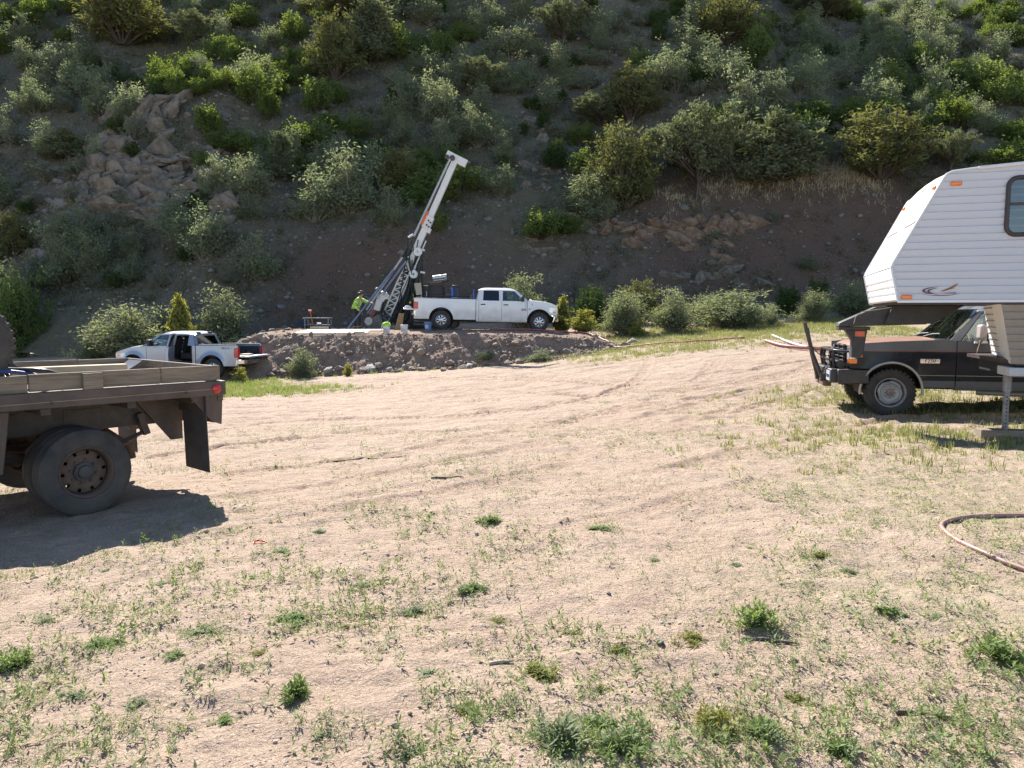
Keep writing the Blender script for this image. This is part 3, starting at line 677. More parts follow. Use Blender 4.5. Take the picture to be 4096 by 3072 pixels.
    for k in (-1, 0, 1): gm_.box((xn + .005, k * yn * .45, zc_), (.05, .03, 2 * hh + .05))
    gm_.build('grille', S.get('grille_mat', chrome), root, 30, .004)
    for sgn in (1, -1):
        hl = S['headlight']; P_ = []
        for i in range(5):
            x = hl[0] + (xn + .015 - hl[0]) * i / 4
            P_.append([Vector((x, sgn * (wf(x, z) + .006), z)) for z in (hl[1] + (hl[2] - hl[1]) * .25 * (4 - i) / 4 * 1, (hl[1] + hl[2]) / 2 + .02, hl[2] - .03 * i / 4)])
        P_.append([Vector((xn + .012, sgn * (yn - .24), p.z)) for p in P_[-1]])
        ho = MB().shell(P_, Vector((-.02, -sgn * .012, 0))).build('headlight', clear_lens, root, 30)
        MB().box((xn - .12, sgn * (wf(xn - .12, hl[1] + .06) + .004), hl[1] + .075), (.13, .016, .06), (0, 0, -sgn * .25)).build('turn_signal', amber_lens, ho, 30, .008)
    if S.get('front_bumper', True):
        bz = S['bump_z'] - .03; P_ = []
        for j in range(-9, 10):
            q = j / 9; xb = xn + .13 - .26 * abs(q) ** 5; yb = (W - .03) * q
            P_.append([Vector((xb - .05, yb, bz - .26)), Vector((xb, yb, bz - .18)), Vector((xb + .02, yb, bz - .05)), Vector((xb - .02, yb, bz + .02))])
        MB().shell(P_, Vector((-.05, 0, 0))).build('front_bumper', S.get('bumper_mat', chrome), root, 35, .01)
        MB().box((xn - .1, 0, bz - .22), (.25, 1.5 * W, .14)).build('air_dam', black_plastic, root, 30, .02)
    # cab above the belt
    zb, zt, zr = S['belt'], S['ztop'], S['zroof']; yb = wf((S['cab'] + S['cowl']) / 2, zb) - .012; yr = yb - S.get('tumble', .16)
    G_ = S['glass']          # windows (xb0, xb1, xt0, xt1), rear to front
    def sp(x, top, sgn, off=0): return Vector((x, sgn * ((yr if top else yb) - off), zt if top else zb))
    edges = [(S['cab'], S['cab_t'])] + [e for gl in G_ for e in ((gl[0], gl[2]), (gl[1], gl[3]))] + [(S['wsb'], S['wst'])]
    for sgn in (1, -1):
        for k in range(0, len(edges), 2):
            (b0, t0), (b1, t1) = edges[k], edges[k + 1]
            MB().prism([sp(b0, 0, sgn), sp(b1, 0, sgn), sp(t1, 1, sgn), sp(t0, 1, sgn)], (0, -sgn * .06, 0)).build('pillar', S.get('pillar_mat', P), root, 30, .012)
        for i, gl in enumerate(G_):
            if S.get('open_door') == sgn and i == 0: continue
            gt = glass_dark if (i == 0 and S.get('privacy')) else glass_clear
            MB().prism([sp(gl[0] - .01, 0, sgn, .02), sp(gl[1] + .01, 0, sgn, .02), sp(gl[3] + .01, 1, sgn, .02), sp(gl[2] - .01, 1, sgn, .02)], (0, -sgn * .008, 0)).build('side_window', gt, root, 0)
            pts = [sp(gl[0], 0, sgn, .012), sp(gl[1], 0, sgn, .012), sp(gl[3], 1, sgn, .012), sp(gl[2], 1, sgn, .012)]
            MB().tube(pts, .012, 5, closed=True).build('window_seal', black_plastic, root, 40)
    P_ = []; n = 12
    for i in range(n + 1):
        x = S['cab_t'] - .03 + (S['wst'] + .02 - S['cab_t'] + .03) * i / n; e = min(i, n - i) / n
        lift = (zr - zt) * (1 - max(0, 1 - e * 4.2) ** 2 * .75)
        P_.append([Vector((x, (yr + .012) * q, zt - .015 + lift * (1 - abs(q) ** 5 * .8))) for q in [j / 8 for j in range(-8, 9)]])
    MB().shell(P_, Vector((0, 0, -.04))).build('roof', P, root, 45, .012)
    def ws(x0, z0, y0, x1, z1, y1, bow, name, mat):
        P_ = [[Vector((x0 + (x1 - x0) * i / 6 + bow * (1 - q * q), (y0 + (y1 - y0) * i / 6) * q, z0 + (z1 - z0) * i / 6)) for q in [j / 8 for j in range(-8, 9)]] for i in range(7)]
        return MB().shell(P_, Vector((-.008 if bow > 0 else .008, 0, 0))).build(name, mat, root, 40)
    ws(S['wsb'] + .02, S['zws'], yb - .05, S['wst'] + .03, zt + (zr - zt) * .25, yr - .03, .12, 'windscreen', glass_clear)
    P_ = [[Vector((x, yb * q, S['zws'] - .015 + (.0 if x < S['cowl'] else .0))) for q in (-1, -.5, 0, .5, 1)] for x in (S['wsb'] - .05, S['wsb'] + .1, S['cowl'] + .02)]
    MB().shell(P_, Vector((0, 0, -.03))).build('cowl', S.get('cowl_mat', black_plastic), root)
    wp = MB()
    for s_ in (-.5, .15): wp.tube([(S['wsb'] + .17, s_ * yb, S['zws'] + .02), (S['wsb'] + .10, (s_ + .25) * yb, S['zws'] + .07), (S['wsb'] + .06, (s_ + .55) * yb, S['zws'] + .08)], .01, 5)
    wp.build('wiper', black_plastic, root)
    # cab back with rear window
    xc = S['cab']
    MB().box((xc + .03, 0, (zb + zs + .2) / 2), (.05, 2 * yb - .05, zb - zs - .2)).build('cab_back', P, root, 30, .01)
    bk = lambda q, f: Vector((xc + (S['cab_t'] - xc) * f, (yb + (yr - yb) * f) * q, zb + (zt - zb) * f))
    for q0, q1, f0, f1 in ((-1, -.78, 0, 1), (.78, 1, 0, 1), (-.78, .78, 0, .10), (-.78, .78, .86, 1)):
        MB().prism([bk(q0, f0), bk(q1, f0), bk(q1, f1), bk(q0, f1)], (.05, 0, 0)).build('rear_frame', P, root, 30, .008)
    MB().prism([bk(-.79, .09), bk(.79, .09), bk(.79, .87), bk(-.79, .87)], (.008, 0, 0)).build('rear_window', glass_dark, root, 0)
    MB().box((S['cab_t'] - .03, 0, zt + .01), (.03, .3, .035)).build('brake_light', red_lens, root, 30, .006)
    # interior
    it = MB(); it.box(((S['cab'] + S['cowl']) / 2, 0, zs + .16), (S['cowl'] - S['cab'] - .1, 2 * W - .2, .06)); it.box((S['wsb'] - .12, 0, zb - .12), (.4, 2 * yb - .14, .28)); it.build('cabin_floor', interior, root, 30, .03)
    for xs_ in S['seats']:
        for y_ in (-.38, .38):
            st = MB(); st.box((xs_ + .22, y_, zs + .38), (.5, .5, .22)); st.box((xs_ - .05, y_, zs + .75), (.16, .5, .68), (0, -.18, 0)); st.box((xs_ - .15, y_, zs + 1.18), (.1, .26, .2), (0, -.12, 0)); st.build('seat', interior, root, 40, .06, 3)
    sw = MB(); sw.lathe([(.18, -.012), (.192, 0), (.18, .012), (.168, 0)], (S['wsb'] - .42, .38, zb + .02), (-.9, 0, .45), 20, close=True); sw.build('steering_wheel', black_plastic, root, 60)
    # handles and mirrors
    for sgn in (1, -1):
        for nm, a, b in D:
            if nm == 'rear_door' and S.get('open_door') == sgn: continue
            MB().box((a + S.get('handle_in', .18), sgn * (wf(a, S['zh']) + .012), S['zh']), (.2, .03, .045)).build('door_handle', S.get('handle_mat', black_plastic), root, 30, .012)
        if S.get('mirror', True):
            mx = S['mirror_x']; mm = MB(); mm.box((mx, sgn * (W + .14), zb + .10), (.12, .24, .24)); mm.box((mx + .02, sgn * (W + .0), zb + .03), (.07, .14, .06)); mm.build('mirror', S.get('mirror_mat', black_plastic), root, 40, .035, 3)
    # chassis, wheel wells
    ch = MB()
    for s_ in (-1, 1): ch.box(((S['tail'] + xn) / 2, s_ * .42, zs + .02), (xn - S['tail'] - .3, .09, .17))
    ch.box(((S['cab'] + D[-1][2]) / 2, 0, zs + .08), (D[-1][2] - S['cab'], 2 * W - .3, .1)); ch.box((S['wb'] + .05, 0, zax + .32), (.95, .8, .5)); ch.cyl((0, -W + .25, rT), (0, W - .25, rT), .06); ch.cyl((S['wb'], -W + .25, rT), (S['wb'], W - .25, rT), .05); ch.sph((0, .1, rT), .14); ch.build('chassis', underbody, root, 30, .01)
    for xc, ra in arches:
        if xc == 0 and not S.get('bed', True): continue
        for sgn in (-1, 1):
            P_ = [[Vector((xc + (ra + .03) * math.cos(R(a)), sgn * y_, zax + .03 + (ra + .03) * math.sin(R(a)) * S.get('arch_h', 1))) for a in range(-4, 185, 12)] for y_ in (W - .05, W - .44)]
            wl = MB(); wl.shell(P_, Vector((0, 0, .01))); a = P_[1]; wl.prism(a, (0, -sgn * .01, 0)); wl.build('wheel_well', underbody, root, 40)
    for xx in (0, S['wb']):
        if xx == 0 and not S.get('bed', True): continue
        for sgn in (1, -1): wheel(root, (xx, sgn * (W - S['wT'] / 2 - S.get('wheel_in', .02)), rT), rT, S['wT'], S['rR'], S['rim'], sgn, S['rim_mat'], S.get('tyre_mat', rubber), S.get('lugs', 0), S.get('hub_mat'))
    if S.get('bed', True):
        bf = MB(); bf.box(((S['tail'] + S['cab']) / 2, 0, S['bedz']), (S['cab'] - S['tail'] - .1, 2 * W - .2, .04)); bf.box((S['cab'] - .06, 0, (S['bedz'] + S['rail']) / 2), (.05, 2 * W - .2, S['rail'] - S['bedz']))
        for sgn in (-1, 1): bf.box(((S['tail'] + S['cab']) / 2, sgn * (W - .13), (S['bedz'] + S['rail']) / 2 - .03), (S['cab'] - S['tail'] - .1, .04, S['rail'] - S['bedz'] - .08)); bf.box((0, sgn * (W - .25), S['bedz'] + .1), (2 * S['rA'] - .1, .2, .2))
        bf.build('bed_liner', S.get('liner', underbody), root, 30, .02)
        # tailgate, open and lying flat
        tg = MB(); tl = S['rail'] - S['bedz'] - .02; tg.box((S['tail'] - tl / 2 - .01, 0, S['bedz'] + S.get('tg_dz', 0)), (tl, 2 * W - .22, .055)); tgo = tg.build('tailgate', P, root, 30, .012)
        MB().box((S['tail'] - tl / 2 - .01, 0, S['bedz'] + .032 + S.get('tg_dz', 0)), (tl - .12, 2 * W - .4, .012)).build('tailgate_liner', S.get('tg_liner', P), tgo, 30)
        bz = S['bump_r']; rb = MB(); P_ = []
        for j in range(-9, 10):
            q = j / 9; xb = S['tail'] - .2 + .22 * abs(q) ** 6; P_.append([Vector((xb + .06, (W - .02) * q, bz - .1)), Vector((xb, (W - .02) * q, bz - .05)), Vector((xb, (W - .02) * q, bz + .08)), Vector((xb + .1, (W - .02) * q, bz + .1))])
        rb.shell(P_, Vector((.05, 0, 0))); rb.build('rear_bumper', chrome, root, 35, .008)
        for sgn in (1, -1):
            tlz = S['taillight']; x0 = S['tail'] - .012; P_ = []
            for i in range(4):
                x = x0 + tlz[0] * i / 3; zc2 = (tlz[1] + tlz[2]) / 2; hz = (tlz[2] - tlz[1]) / 2 * (1 - .12 * i / 3)
                P_.append([Vector((x, sgn * (wf(x, z) + .008), z)) for z in (zc2 - hz, zc2, zc2 + hz)])
            P_.insert(0, [Vector((x0, p.y - sgn * .14, p.z)) for p in P_[0]])
            MB().shell(P_, Vector((.012, -sgn * .01, 0))).build('taillight', red_lens, root, 30)
    return wf
SIDE = lambda sgn: ((-1 if sgn > 0 else 1, 0, 0))   # reading direction on a vehicle side seen from outside
def on_side(x, y, z, sgn): return face_mtx((x, sgn * y, z), SIDE(sgn), (0, 0, 1))
red_print = M('red_print', (.45, .02, .02), .5, var=.05); dark_print = M('dark_print', (.03, .03, .04), .5, var=.05); grey_print = M('grey_print', (.2, .2, .2), .5, var=.05)
yellow_print = M('yellow_print', (.6, .45, .02), .5, var=.05); white_print = M('white_print', (.75, .75, .75), .5, var=.03)

# ------------------------------------------------------------------ white crew cab pickup on the pad
p = AT(1770, 1318, 34.6)
white_truck = thing('pickup_truck', 'white crew cab pickup parked on the drill pad with its tailgate down', 'pickup', (p.x, 34.62, 1.075), (0, R(1.2), R(1.0)))
ram = dict(W=.99, sill=.42, rT=.415, wT=.27, rR=.238, rA=.535, wb=4.29, tail=-1.19, nose=5.08, cab=1.52, cowl=3.82, belt=1.30, rail=1.345, ztop=1.76, zroof=1.90, zmax_w=.95, bump_z=.70,
           crest=[(3.6, 1.32), (3.82, 1.33), (4.5, 1.27), (5.08, 1.14)], crown=.06, doors=[('rear_door', 1.64, 2.64), ('front_door', 2.64, 3.76)], glass=[(1.82, 2.52, 1.84, 2.50), (2.68, 3.62, 2.68, 3.14)],
           cab_t=1.62, wsb=3.80, wst=3.26, zws=1.34, paint=white_paint, headlight=(4.72, .78, 1.04), seats=(1.95, 2.9), zh=1.13, mirror_x=3.55, bedz=.86, bump_r=.70, taillight=(.19, .86, 1.2), rim='alloy', rim_mat=alloy,
           privacy=True, tyre_mat=rubber, lugs=40, liner=black_plastic, tumble=.17)
wfr = pickup(ram, white_truck)
MB().box((3.60, -wfr(3.6, .95) - .004, .965), (.20, .008, .035)).build('badge', grey_print, white_truck)
bo = MB().box((3.60, -wfr(3.6, .95) - .004, .915), (.20, .008, .05)).build('badge', red_print, white_truck)
text('badge_lettering', '2500', .06, on_side(3.60, wfr(3.6, .95) + .010, .913, -1), white_print, bo, .001)
text('badge_lettering', 'HEAVY DUTY', .032, on_side(3.60, wfr(3.6, .95) + .010, .965, -1), white_print, bo, .001)
MB().lathe([(.035, 0), (.035, .006), (.001, .008)], (3.85, -wfr(3.85, .96), .97), (0, -1, 0), 8).build('emblem', grey_print, white_truck)
MB().box((3.97, -wfr(3.97, 1.17) - .004, 1.17), (.02, .01, .07)).build('side_marker', black_plastic, white_truck, 30, .003)
# load of the white truck: tool chest, cans, gear bags, leaning board
def inst(mb, name, mat, label, cat, loc, rz=0, bevel=0, group=None, kids=()):
    o = mb.build(name, mat, None, 35, bevel); o.location = loc; o.rotation_euler = (0, 0, rz); tag(o, label, cat, group)
    for km, kn, kmat in kids: km.build(kn, kmat, o, 35, .004)
    return o
def wt(x, y, z): return white_truck.matrix_basis @ Vector((x, y, z))
tool_black = M('toolbox_black', (.03, .03, .035), .45, var=.2); blue_paint = M('blue_paint', (.03, .10, .38), .45, var=.2)
lidm = MB(); lidm.box((0, 0, .5), (.62, .5, .03)); hm = MB(); hm.box((-.1, -.255, .37), (.25, .012, .05))
inst(MB().box((0, 0, .245), (.6, .48, .48)), 'tool_chest', tool_black, 'black tool chest in the bed of the white pickup', 'tool chest', wt(.85, -.55, .885), R(1), .02, None, [(lidm, 'lid', tool_black), (hm, 'name_plate', M('brass', (.4, .3, .12), .4, .6))])
cm = MB(); cm.box((0, 0, .22), (.26, .3, .44)); k1 = MB(); k1.cyl((0, 0, .44), (0, 0, .56), .035); k1.cyl((0, 0, .56), (.03, 0, .66), .02)
inst(cm, 'jug', M('jug_white', (.55, .55, .52), .5), 'white plastic jug with a rusty pump in the white pickup bed', 'jug', wt(1.28, -.6, .885), 0, .03, None, [(k1, 'pump', rust)])
bs = MB()
for y_ in (-.85, ): bs.tube([(-1.0, 0, 0), (1.05, 0, 0)], .02, 6); bs.box((-1.0, 0, -.03), (.05, .05, .06)); bs.box((-.2, 0, -.03), (.05, .05, .06))
o = inst(bs, 'rack_bar', black_plastic, 'thin dark bar lying along the near bed rail of the white pickup', 'bar', wt(.2, -.88, 1.44), R(1))
cardm = M('cardboard', (.30, .20, .10), .85, var=.2)
o = inst(MB().prism([(-.30, 0, 0), (.02, 0, 0), (.12, 0, .74), (-.12, 0, .74)], (0, .012, 0)), 'cardboard_sheet', cardm, 'brown cardboard sheet leaning on the lowered tailgate of the white pickup', 'cardboard', (-4.9, 34.05, 1.05), R(-4)); o.rotation_euler = (R(-6), 0, R(-4))
o = inst(MB().box((0, 0, .03), (.30, .22, .06)).box((-.02, 0, .08), (.2, .16, .05)), 'white_case', white_print, 'small white case lying on the lowered tailgate', 'case', wt(-1.5, -.5, .91), .2, .015)

# ------------------------------------------------------------------ silver pickup at the foot of the pad
tn = gp(945, 1520, 24, 40, False); ang = R(180 - 10)
hd = Vector((math.cos(ang), math.sin(ang), 0)); lf = Vector((-hd.y, hd.x, 0))
org = Vector((-10.05, 28.0, 0)) + hd * .98 - lf * .9
org.z = min(sz(org.x, org.y), sz(org.x + hd.x * 3.2, org.y + hd.y * 3.2)) + .02
silver_truck = thing('pickup_truck', 'silver crew cab pickup beside the pad with rear door open and tailgate down', 'pickup', org, (0, 0, ang))
fr = dict(W=.92, sill=.45, rT=.385, wT=.26, rR=.225, rA=.49, wb=3.2, tail=-1.02, nose=4.0, cab=.66, cowl=2.72, belt=1.22, rail=1.235, ztop=1.63, zroof=1.76, zmax_w=.85, bump_z=.72, flare=.05, nose_taper=.12,
          crest=[(2.5, 1.22), (2.72, 1.20), (3.4, 1.13), (4.0, .96)], crown=.07, doors=[('rear_door', .80, 1.60), ('front_door', 1.60, 2.66)], glass=[(.98, 1.52, 1.0, 1.5), (1.62, 2.56, 1.62, 2.10)],
          cab_t=.80, wsb=2.78, wst=2.18, zws=1.22, paint=silver_paint, headlight=(3.55, .76, .94), seats=(1.0, 1.8), zh=1.05, mirror_x=2.4, bedz=.80, bump_r=.62, taillight=(.15, .78, 1.17), rim='alloy', rim_mat=alloy,
          open_door=1, tyre_mat=rubber, bumper_mat=silver_paint, tumble=.17, liner=black_plastic, tg_liner=black_plastic, tg_dz=.02, handle_mat=silver_paint)
wff = pickup(fr, silver_truck)
dr = part_empty('open_door', silver_truck, (1.58, wff(1.6, .9) - .01, 0)); dr.rotation_euler = (0, 0, R(-72)); dr['label'] = 'rear door swung open'
P_ = [[Vector((-.76 * i / 6, .0 + .035 * math.sin(math.pi * j / 8), .47 + .74 * j / 8)) for j in range(9)] for i in range(7)]
MB().shell(P_, Vector((0, -.09, 0))).build('door_panel', silver_paint, dr, 30, .015)
dt = MB(); q = [(-.02, -.03, 1.21), (-.02, -.14, 1.66), (-.62, -.14, 1.66), (-.76, -.03, 1.21)]
for a, b in zip(q, q[1:]): dt.beam(a, b, .05, .05)
dt.build('window_frame', silver_paint, dr, 30, .01); MB().prism([(-.04, -.035, 1.2), (-.04, -.14, 1.64), (-.6, -.14, 1.64), (-.73, -.035, 1.2)], (0, .006, 0)).build('door_glass', glass_clear, dr, 0)
text('decal_lettering', 'PRO-4', .11, on_side(-.55, wff(-.55, 1.15) + .006, 1.135, 1), dark_print, silver_truck, .001)
text('decal_lettering', 'X', .12, on_side(-.78, wff(-.78, 1.15) + .006, 1.135, 1), yellow_print, silver_truck, .001)
MB().box((-1.35, .1, .845 + .06), (.35, .5, .05), (0, 0, .2)).build('board', pale_wood, None)
bb = bpy.data.objects['board']; bb.parent = None; bb.name = 'plank_piece'; bb.location = silver_truck.matrix_basis @ Vector((.35, .15, -.02)); bb.rotation_euler = (0, 0, ang); tag(bb, 'short pale board lying on the tailgate of the silver pickup', 'board')

# ------------------------------------------------------------------ old black and grey pickup at the right
def twotone(name):
    m = bpy.data.materials.new(name); m.use_nodes = True; t = m.node_tree; b = t.nodes['Principled BSDF']; L = t.links.new
    tc = t.nodes.new('ShaderNodeTexCoord'); sp = t.nodes.new('ShaderNodeSeparateXYZ'); L(tc.outputs['Object'], sp.inputs[0])
    cr = t.nodes.new('ShaderNodeValToRGB'); cr.color_ramp.interpolation = 'CONSTANT'; mr = _ramp(t, 0, 2); L(sp.outputs[2], mr.inputs[0]); L(mr.outputs[0], cr.inputs[0])
    el = cr.color_ramp.elements; grey = (.11, .115, .125, 1); navy = (.008, .010, .018, 1)
    for pos, c in ((0, grey), (.305, navy), (.349, (.4, .36, .28, 1)), (.354, navy), (.549, (.30, .035, .03, 1)), (.554, grey), (.565, grey)):
        if pos == 0: el[0].color = c
        else: e = el.new(pos); e.color = c
    el[len(el) - 1].color = grey
    n2 = t.nodes.new('ShaderNodeTexNoise'); n2.inputs['Scale'].default_value = 2.5; n2.inputs['Detail'].default_value = 7; L(tc.outputs['Object'], n2.inputs['Vector'])
    r2 = _ramp(t, .45, .8); L(n2.outputs[0], r2.inputs[0]); mu = t.nodes.new('ShaderNodeMath'); mu.operation = 'MULTIPLY'; mu.inputs[1].default_value = .03; L(r2.outputs[0], mu.inputs[0])
    mx = _mix(t); L(mu.outputs[0], mx.inputs[0]); L(cr.outputs[0], mx.inputs[6]); mx.inputs[7].default_value = (.20, .165, .135, 1); L(mx.outputs[2], b.inputs['Base Color'])
    rr = t.nodes.new('ShaderNodeMapRange'); L(r2.outputs[0], rr.inputs[0]); rr.inputs[3].default_value = .25; rr.inputs[4].default_value = .6; L(rr.outputs[0], b.inputs['Roughness']); b.inputs['Coat Weight'].default_value = .1; b.inputs['Specular IOR Level'].default_value = .3
    return m
two = twotone('black_grey_paint')
hood_paint = M('faded_hood', (.42, .22, .13), .45, col2=(.32, .17, .11), scale=3, coat=.3); grey_paint = M('grey_paint', (.12, .125, .135), .3, coat=.4, var=.06)
ang = R(180 - 13); hd = Vector((math.cos(ang), math.sin(ang), 0)); lf = Vector((-hd.y, hd.x, 0))
wc = AT(3556, 1575, 13.05); org = Vector((wc.x, wc.y, 0)) - hd * 3.38 - lf * .86; org.z = gz(wc.x, wc.y) + .0
org.z = AT(3556, 1662, 13.05).z
black_truck = thing('pickup_truck', 'old black and grey pickup with faded hood and brush guard by the camper trailer', 'pickup', org, (0, 0, ang))
f2 = dict(W=.99, sill=.50, rT=.40, wT=.25, rR=.245, rA=.475, wb=3.38, tail=-1.35, nose=4.03, cab=.95, cowl=2.72, belt=1.28, rail=1.30, ztop=1.78, zroof=1.91, zmax_w=.9, bump_z=.80, nose_taper=.05, arch_h=1.02,
          crest=[(2.3, 1.29), (2.72, 1.30), (3.4, 1.27), (4.03, 1.22)], crown=.035, doors=[('front_door', 1.30, 2.40)], glass=[(1.40, 1.90, 1.42, 1.84), (1.94, 2.34, 1.88, 1.98)], cab_t=1.02, wsb=2.52, wst=2.02, zws=1.32,
          paint=two, hood_mat=hood_paint, headlight=(3.9, .95, 1.14), seats=(1.45,), zh=1.14, mirror=False, mirror_x=2.1, bedz=.82, bump_r=.66, taillight=(.08, .85, 1.15), rim='steel', rim_mat=M('steel_wheel', (.34, .34, .35), .45, .3, var=.2),
          hub_mat=M('hub_grey2', (.22, .20, .19), .5, .3), tyre_mat=rubber, lugs=34, front_bumper=False, lip=(.022, M('trim_pale', (.42, .40, .35), .4, .2)), cowl_mat=grey_paint, pillar_mat=grey_paint, tumble=.17, sill_mat=grey_paint, grille_mat=black_plastic)
wf2 = pickup(f2, black_truck)
for sg_ in (1, -1): MB().cyl((3.38, sg_ * .975, .40), (3.38, sg_ * .99, .40), .026, n=12).build('hub_cap', M('cap_red', (.35, .07, .06), .5), black_truck, 40)
sg = MB(); sg.box((3.45, 0, 1.285), (.95, .012, .006)); 
for s_ in (-.5, .5): sg.box((3.42, s_, 1.272), (.98, .02, .008))
sg.build('hood_crease', grey_paint, black_truck)
bp_ = MB().box((2.80, wf2(2.8, 1.0) + .004, .945), (.30, .012, .075)).build('name_plate', chrome, black_truck, 30, .004)
text('plate_lettering', 'F250', .085, on_side(2.80, wf2(2.8, 1.0) + .013, .947, 1), dark_print, bp_, .002)
# big towing mirror on arms
for sg_ in (1, -1):
    mm = MB(); mm.box((2.12, sg_ * 1.20, 1.44), (.10, .22, .24)); mo = mm.build('mirror', M('mirror_pale', (.42, .36, .34), .35), black_truck, 40, .04, 3)
    ar = MB(); ar.tube([(2.1, sg_ * .98, 1.22), (2.1, sg_ * 1.06, 1.25), (2.1, sg_ * 1.2, 1.30)], .014, 6); ar.tube([(2.13, sg_ * 1.2, 1.32), (2.16, sg_ * 1.15, 1.1), (2.2, sg_ * 1.02, .98)], .010, 6); ar.box((2.08, sg_ * 1.05, 1.27), (.2, .04, .035)); ar.build('mirror_arm', chrome, mo, 40)
vent = MB(); vent.beam((1.92, wf2(1.9, 1.28) - .02, 1.28), (1.865, wf2(1.9, 1.28) - .19, 1.78), .03, .03); vent.build('vent_post', black_plastic, black_truck)
# winch bumper, brush guard, folded tow bar, plate
bmp = MB(); bmp.box((4.16, 0, .665), (.34, 1.78, .24)); bmp.box((3.98, .93, .665), (.5, .14, .24)); bmp.box((3.98, -.93, .665), (.5, .14, .24)); bo = bmp.build('steel_bumper', M('bumper_black', (.035, .033, .035), .5, .2, col2=(.06, .055, .05)), black_truck, 30, .02)
pl = MB().box((4.335, .68, .665), (.012, .32, .17)).build('licence_plate', M('plate_blue', (.35, .42, .52), .4, col2=(.5, .52, .55)), bo)
for k in range(6): MB().box((4.3425, .57 + .045 * k, .66), (.003, .02 + .006 * (k % 3), .055)).build('plate_mark', dark_print, pl, 0)
bg = MB()
for y_ in (-.62, -.3, .3, .62): bg.tube([(4.22, y_, .78), (4.26, y_, 1.0), (4.24, y_, 1.10)], .028, 8)
bg.tube([(4.24, -.62, 1.10), (4.24, .62, 1.10)], .028, 8); bg.tube([(4.24, .62, 1.10), (4.1, .86, 1.09), (3.97, .9, 1.09), (3.95, .92, .8)], .024, 8); bg.tube([(4.24, -.62, 1.10), (4.1, -.86, 1.09), (3.97, -.9, 1.09), (3.95, -.92, .8)], .024, 8)
bg.tube([(4.24, -.62, .92), (4.24, .62, .92)], .02, 8); bg.cyl((4.15, .1, .86), (4.15, .75, .86), .07, n=12)
bg.build('brush_guard', M('guard_black', (.03, .03, .03), .35, .4), black_truck, 50)
MB().cyl((4.16, -.25, .88), (4.16, .25, .88), .08, n=14).build('winch_drum', M('winch_grey', (.3, .3, .31), .4, .5), black_truck, 50)
tb = MB(); tb.tube([(4.38, -.22, .60), (4.50, -.1, 1.0), (4.62, .02, 1.48)], .035, 8); tb.tube([(4.38, .30, .60), (4.52, .14, 1.0), (4.63, .05, 1.44)], .035, 8); tb.cyl((4.62, .03, 1.40), (4.66, .03, 1.58), .04, .03, 8); tb.box((4.36, -.22, .6), (.1, .12, .14)); tb.box((4.36, .30, .6), (.1, .12, .14)); tb.build('tow_bar', dark_steel, black_truck, 50)
chn = [Vector((4.55, .1, 1.18)).lerp(Vector((4.27, .4, 1.02)), i / 9) - Vector((0, 0, .10 * math.sin(math.pi * i / 9))) for i in range(10)]; MB().tube(chn, .010, 5).build('chain', dark_steel, black_truck)
for sg_ in (1, -1): MB().box((3.99, sg_ * .90, .93), (.12, .20, .085)).build('turn_lamp', amber_lens, black_truck, 30, .012)
MB().box((4.3, 0, .5), (.12, .9, .1)).build('tow_bracket', rust, black_truck, 30, .01)
ex = MB(); ex.tube([(2.0, .75, .42), (1.2, .8, .40), (.4, .8, .40)], .045, 8); ex.build('step_bar', M('step_grey', (.35, .33, .31), .5, .4), black_truck, 50)

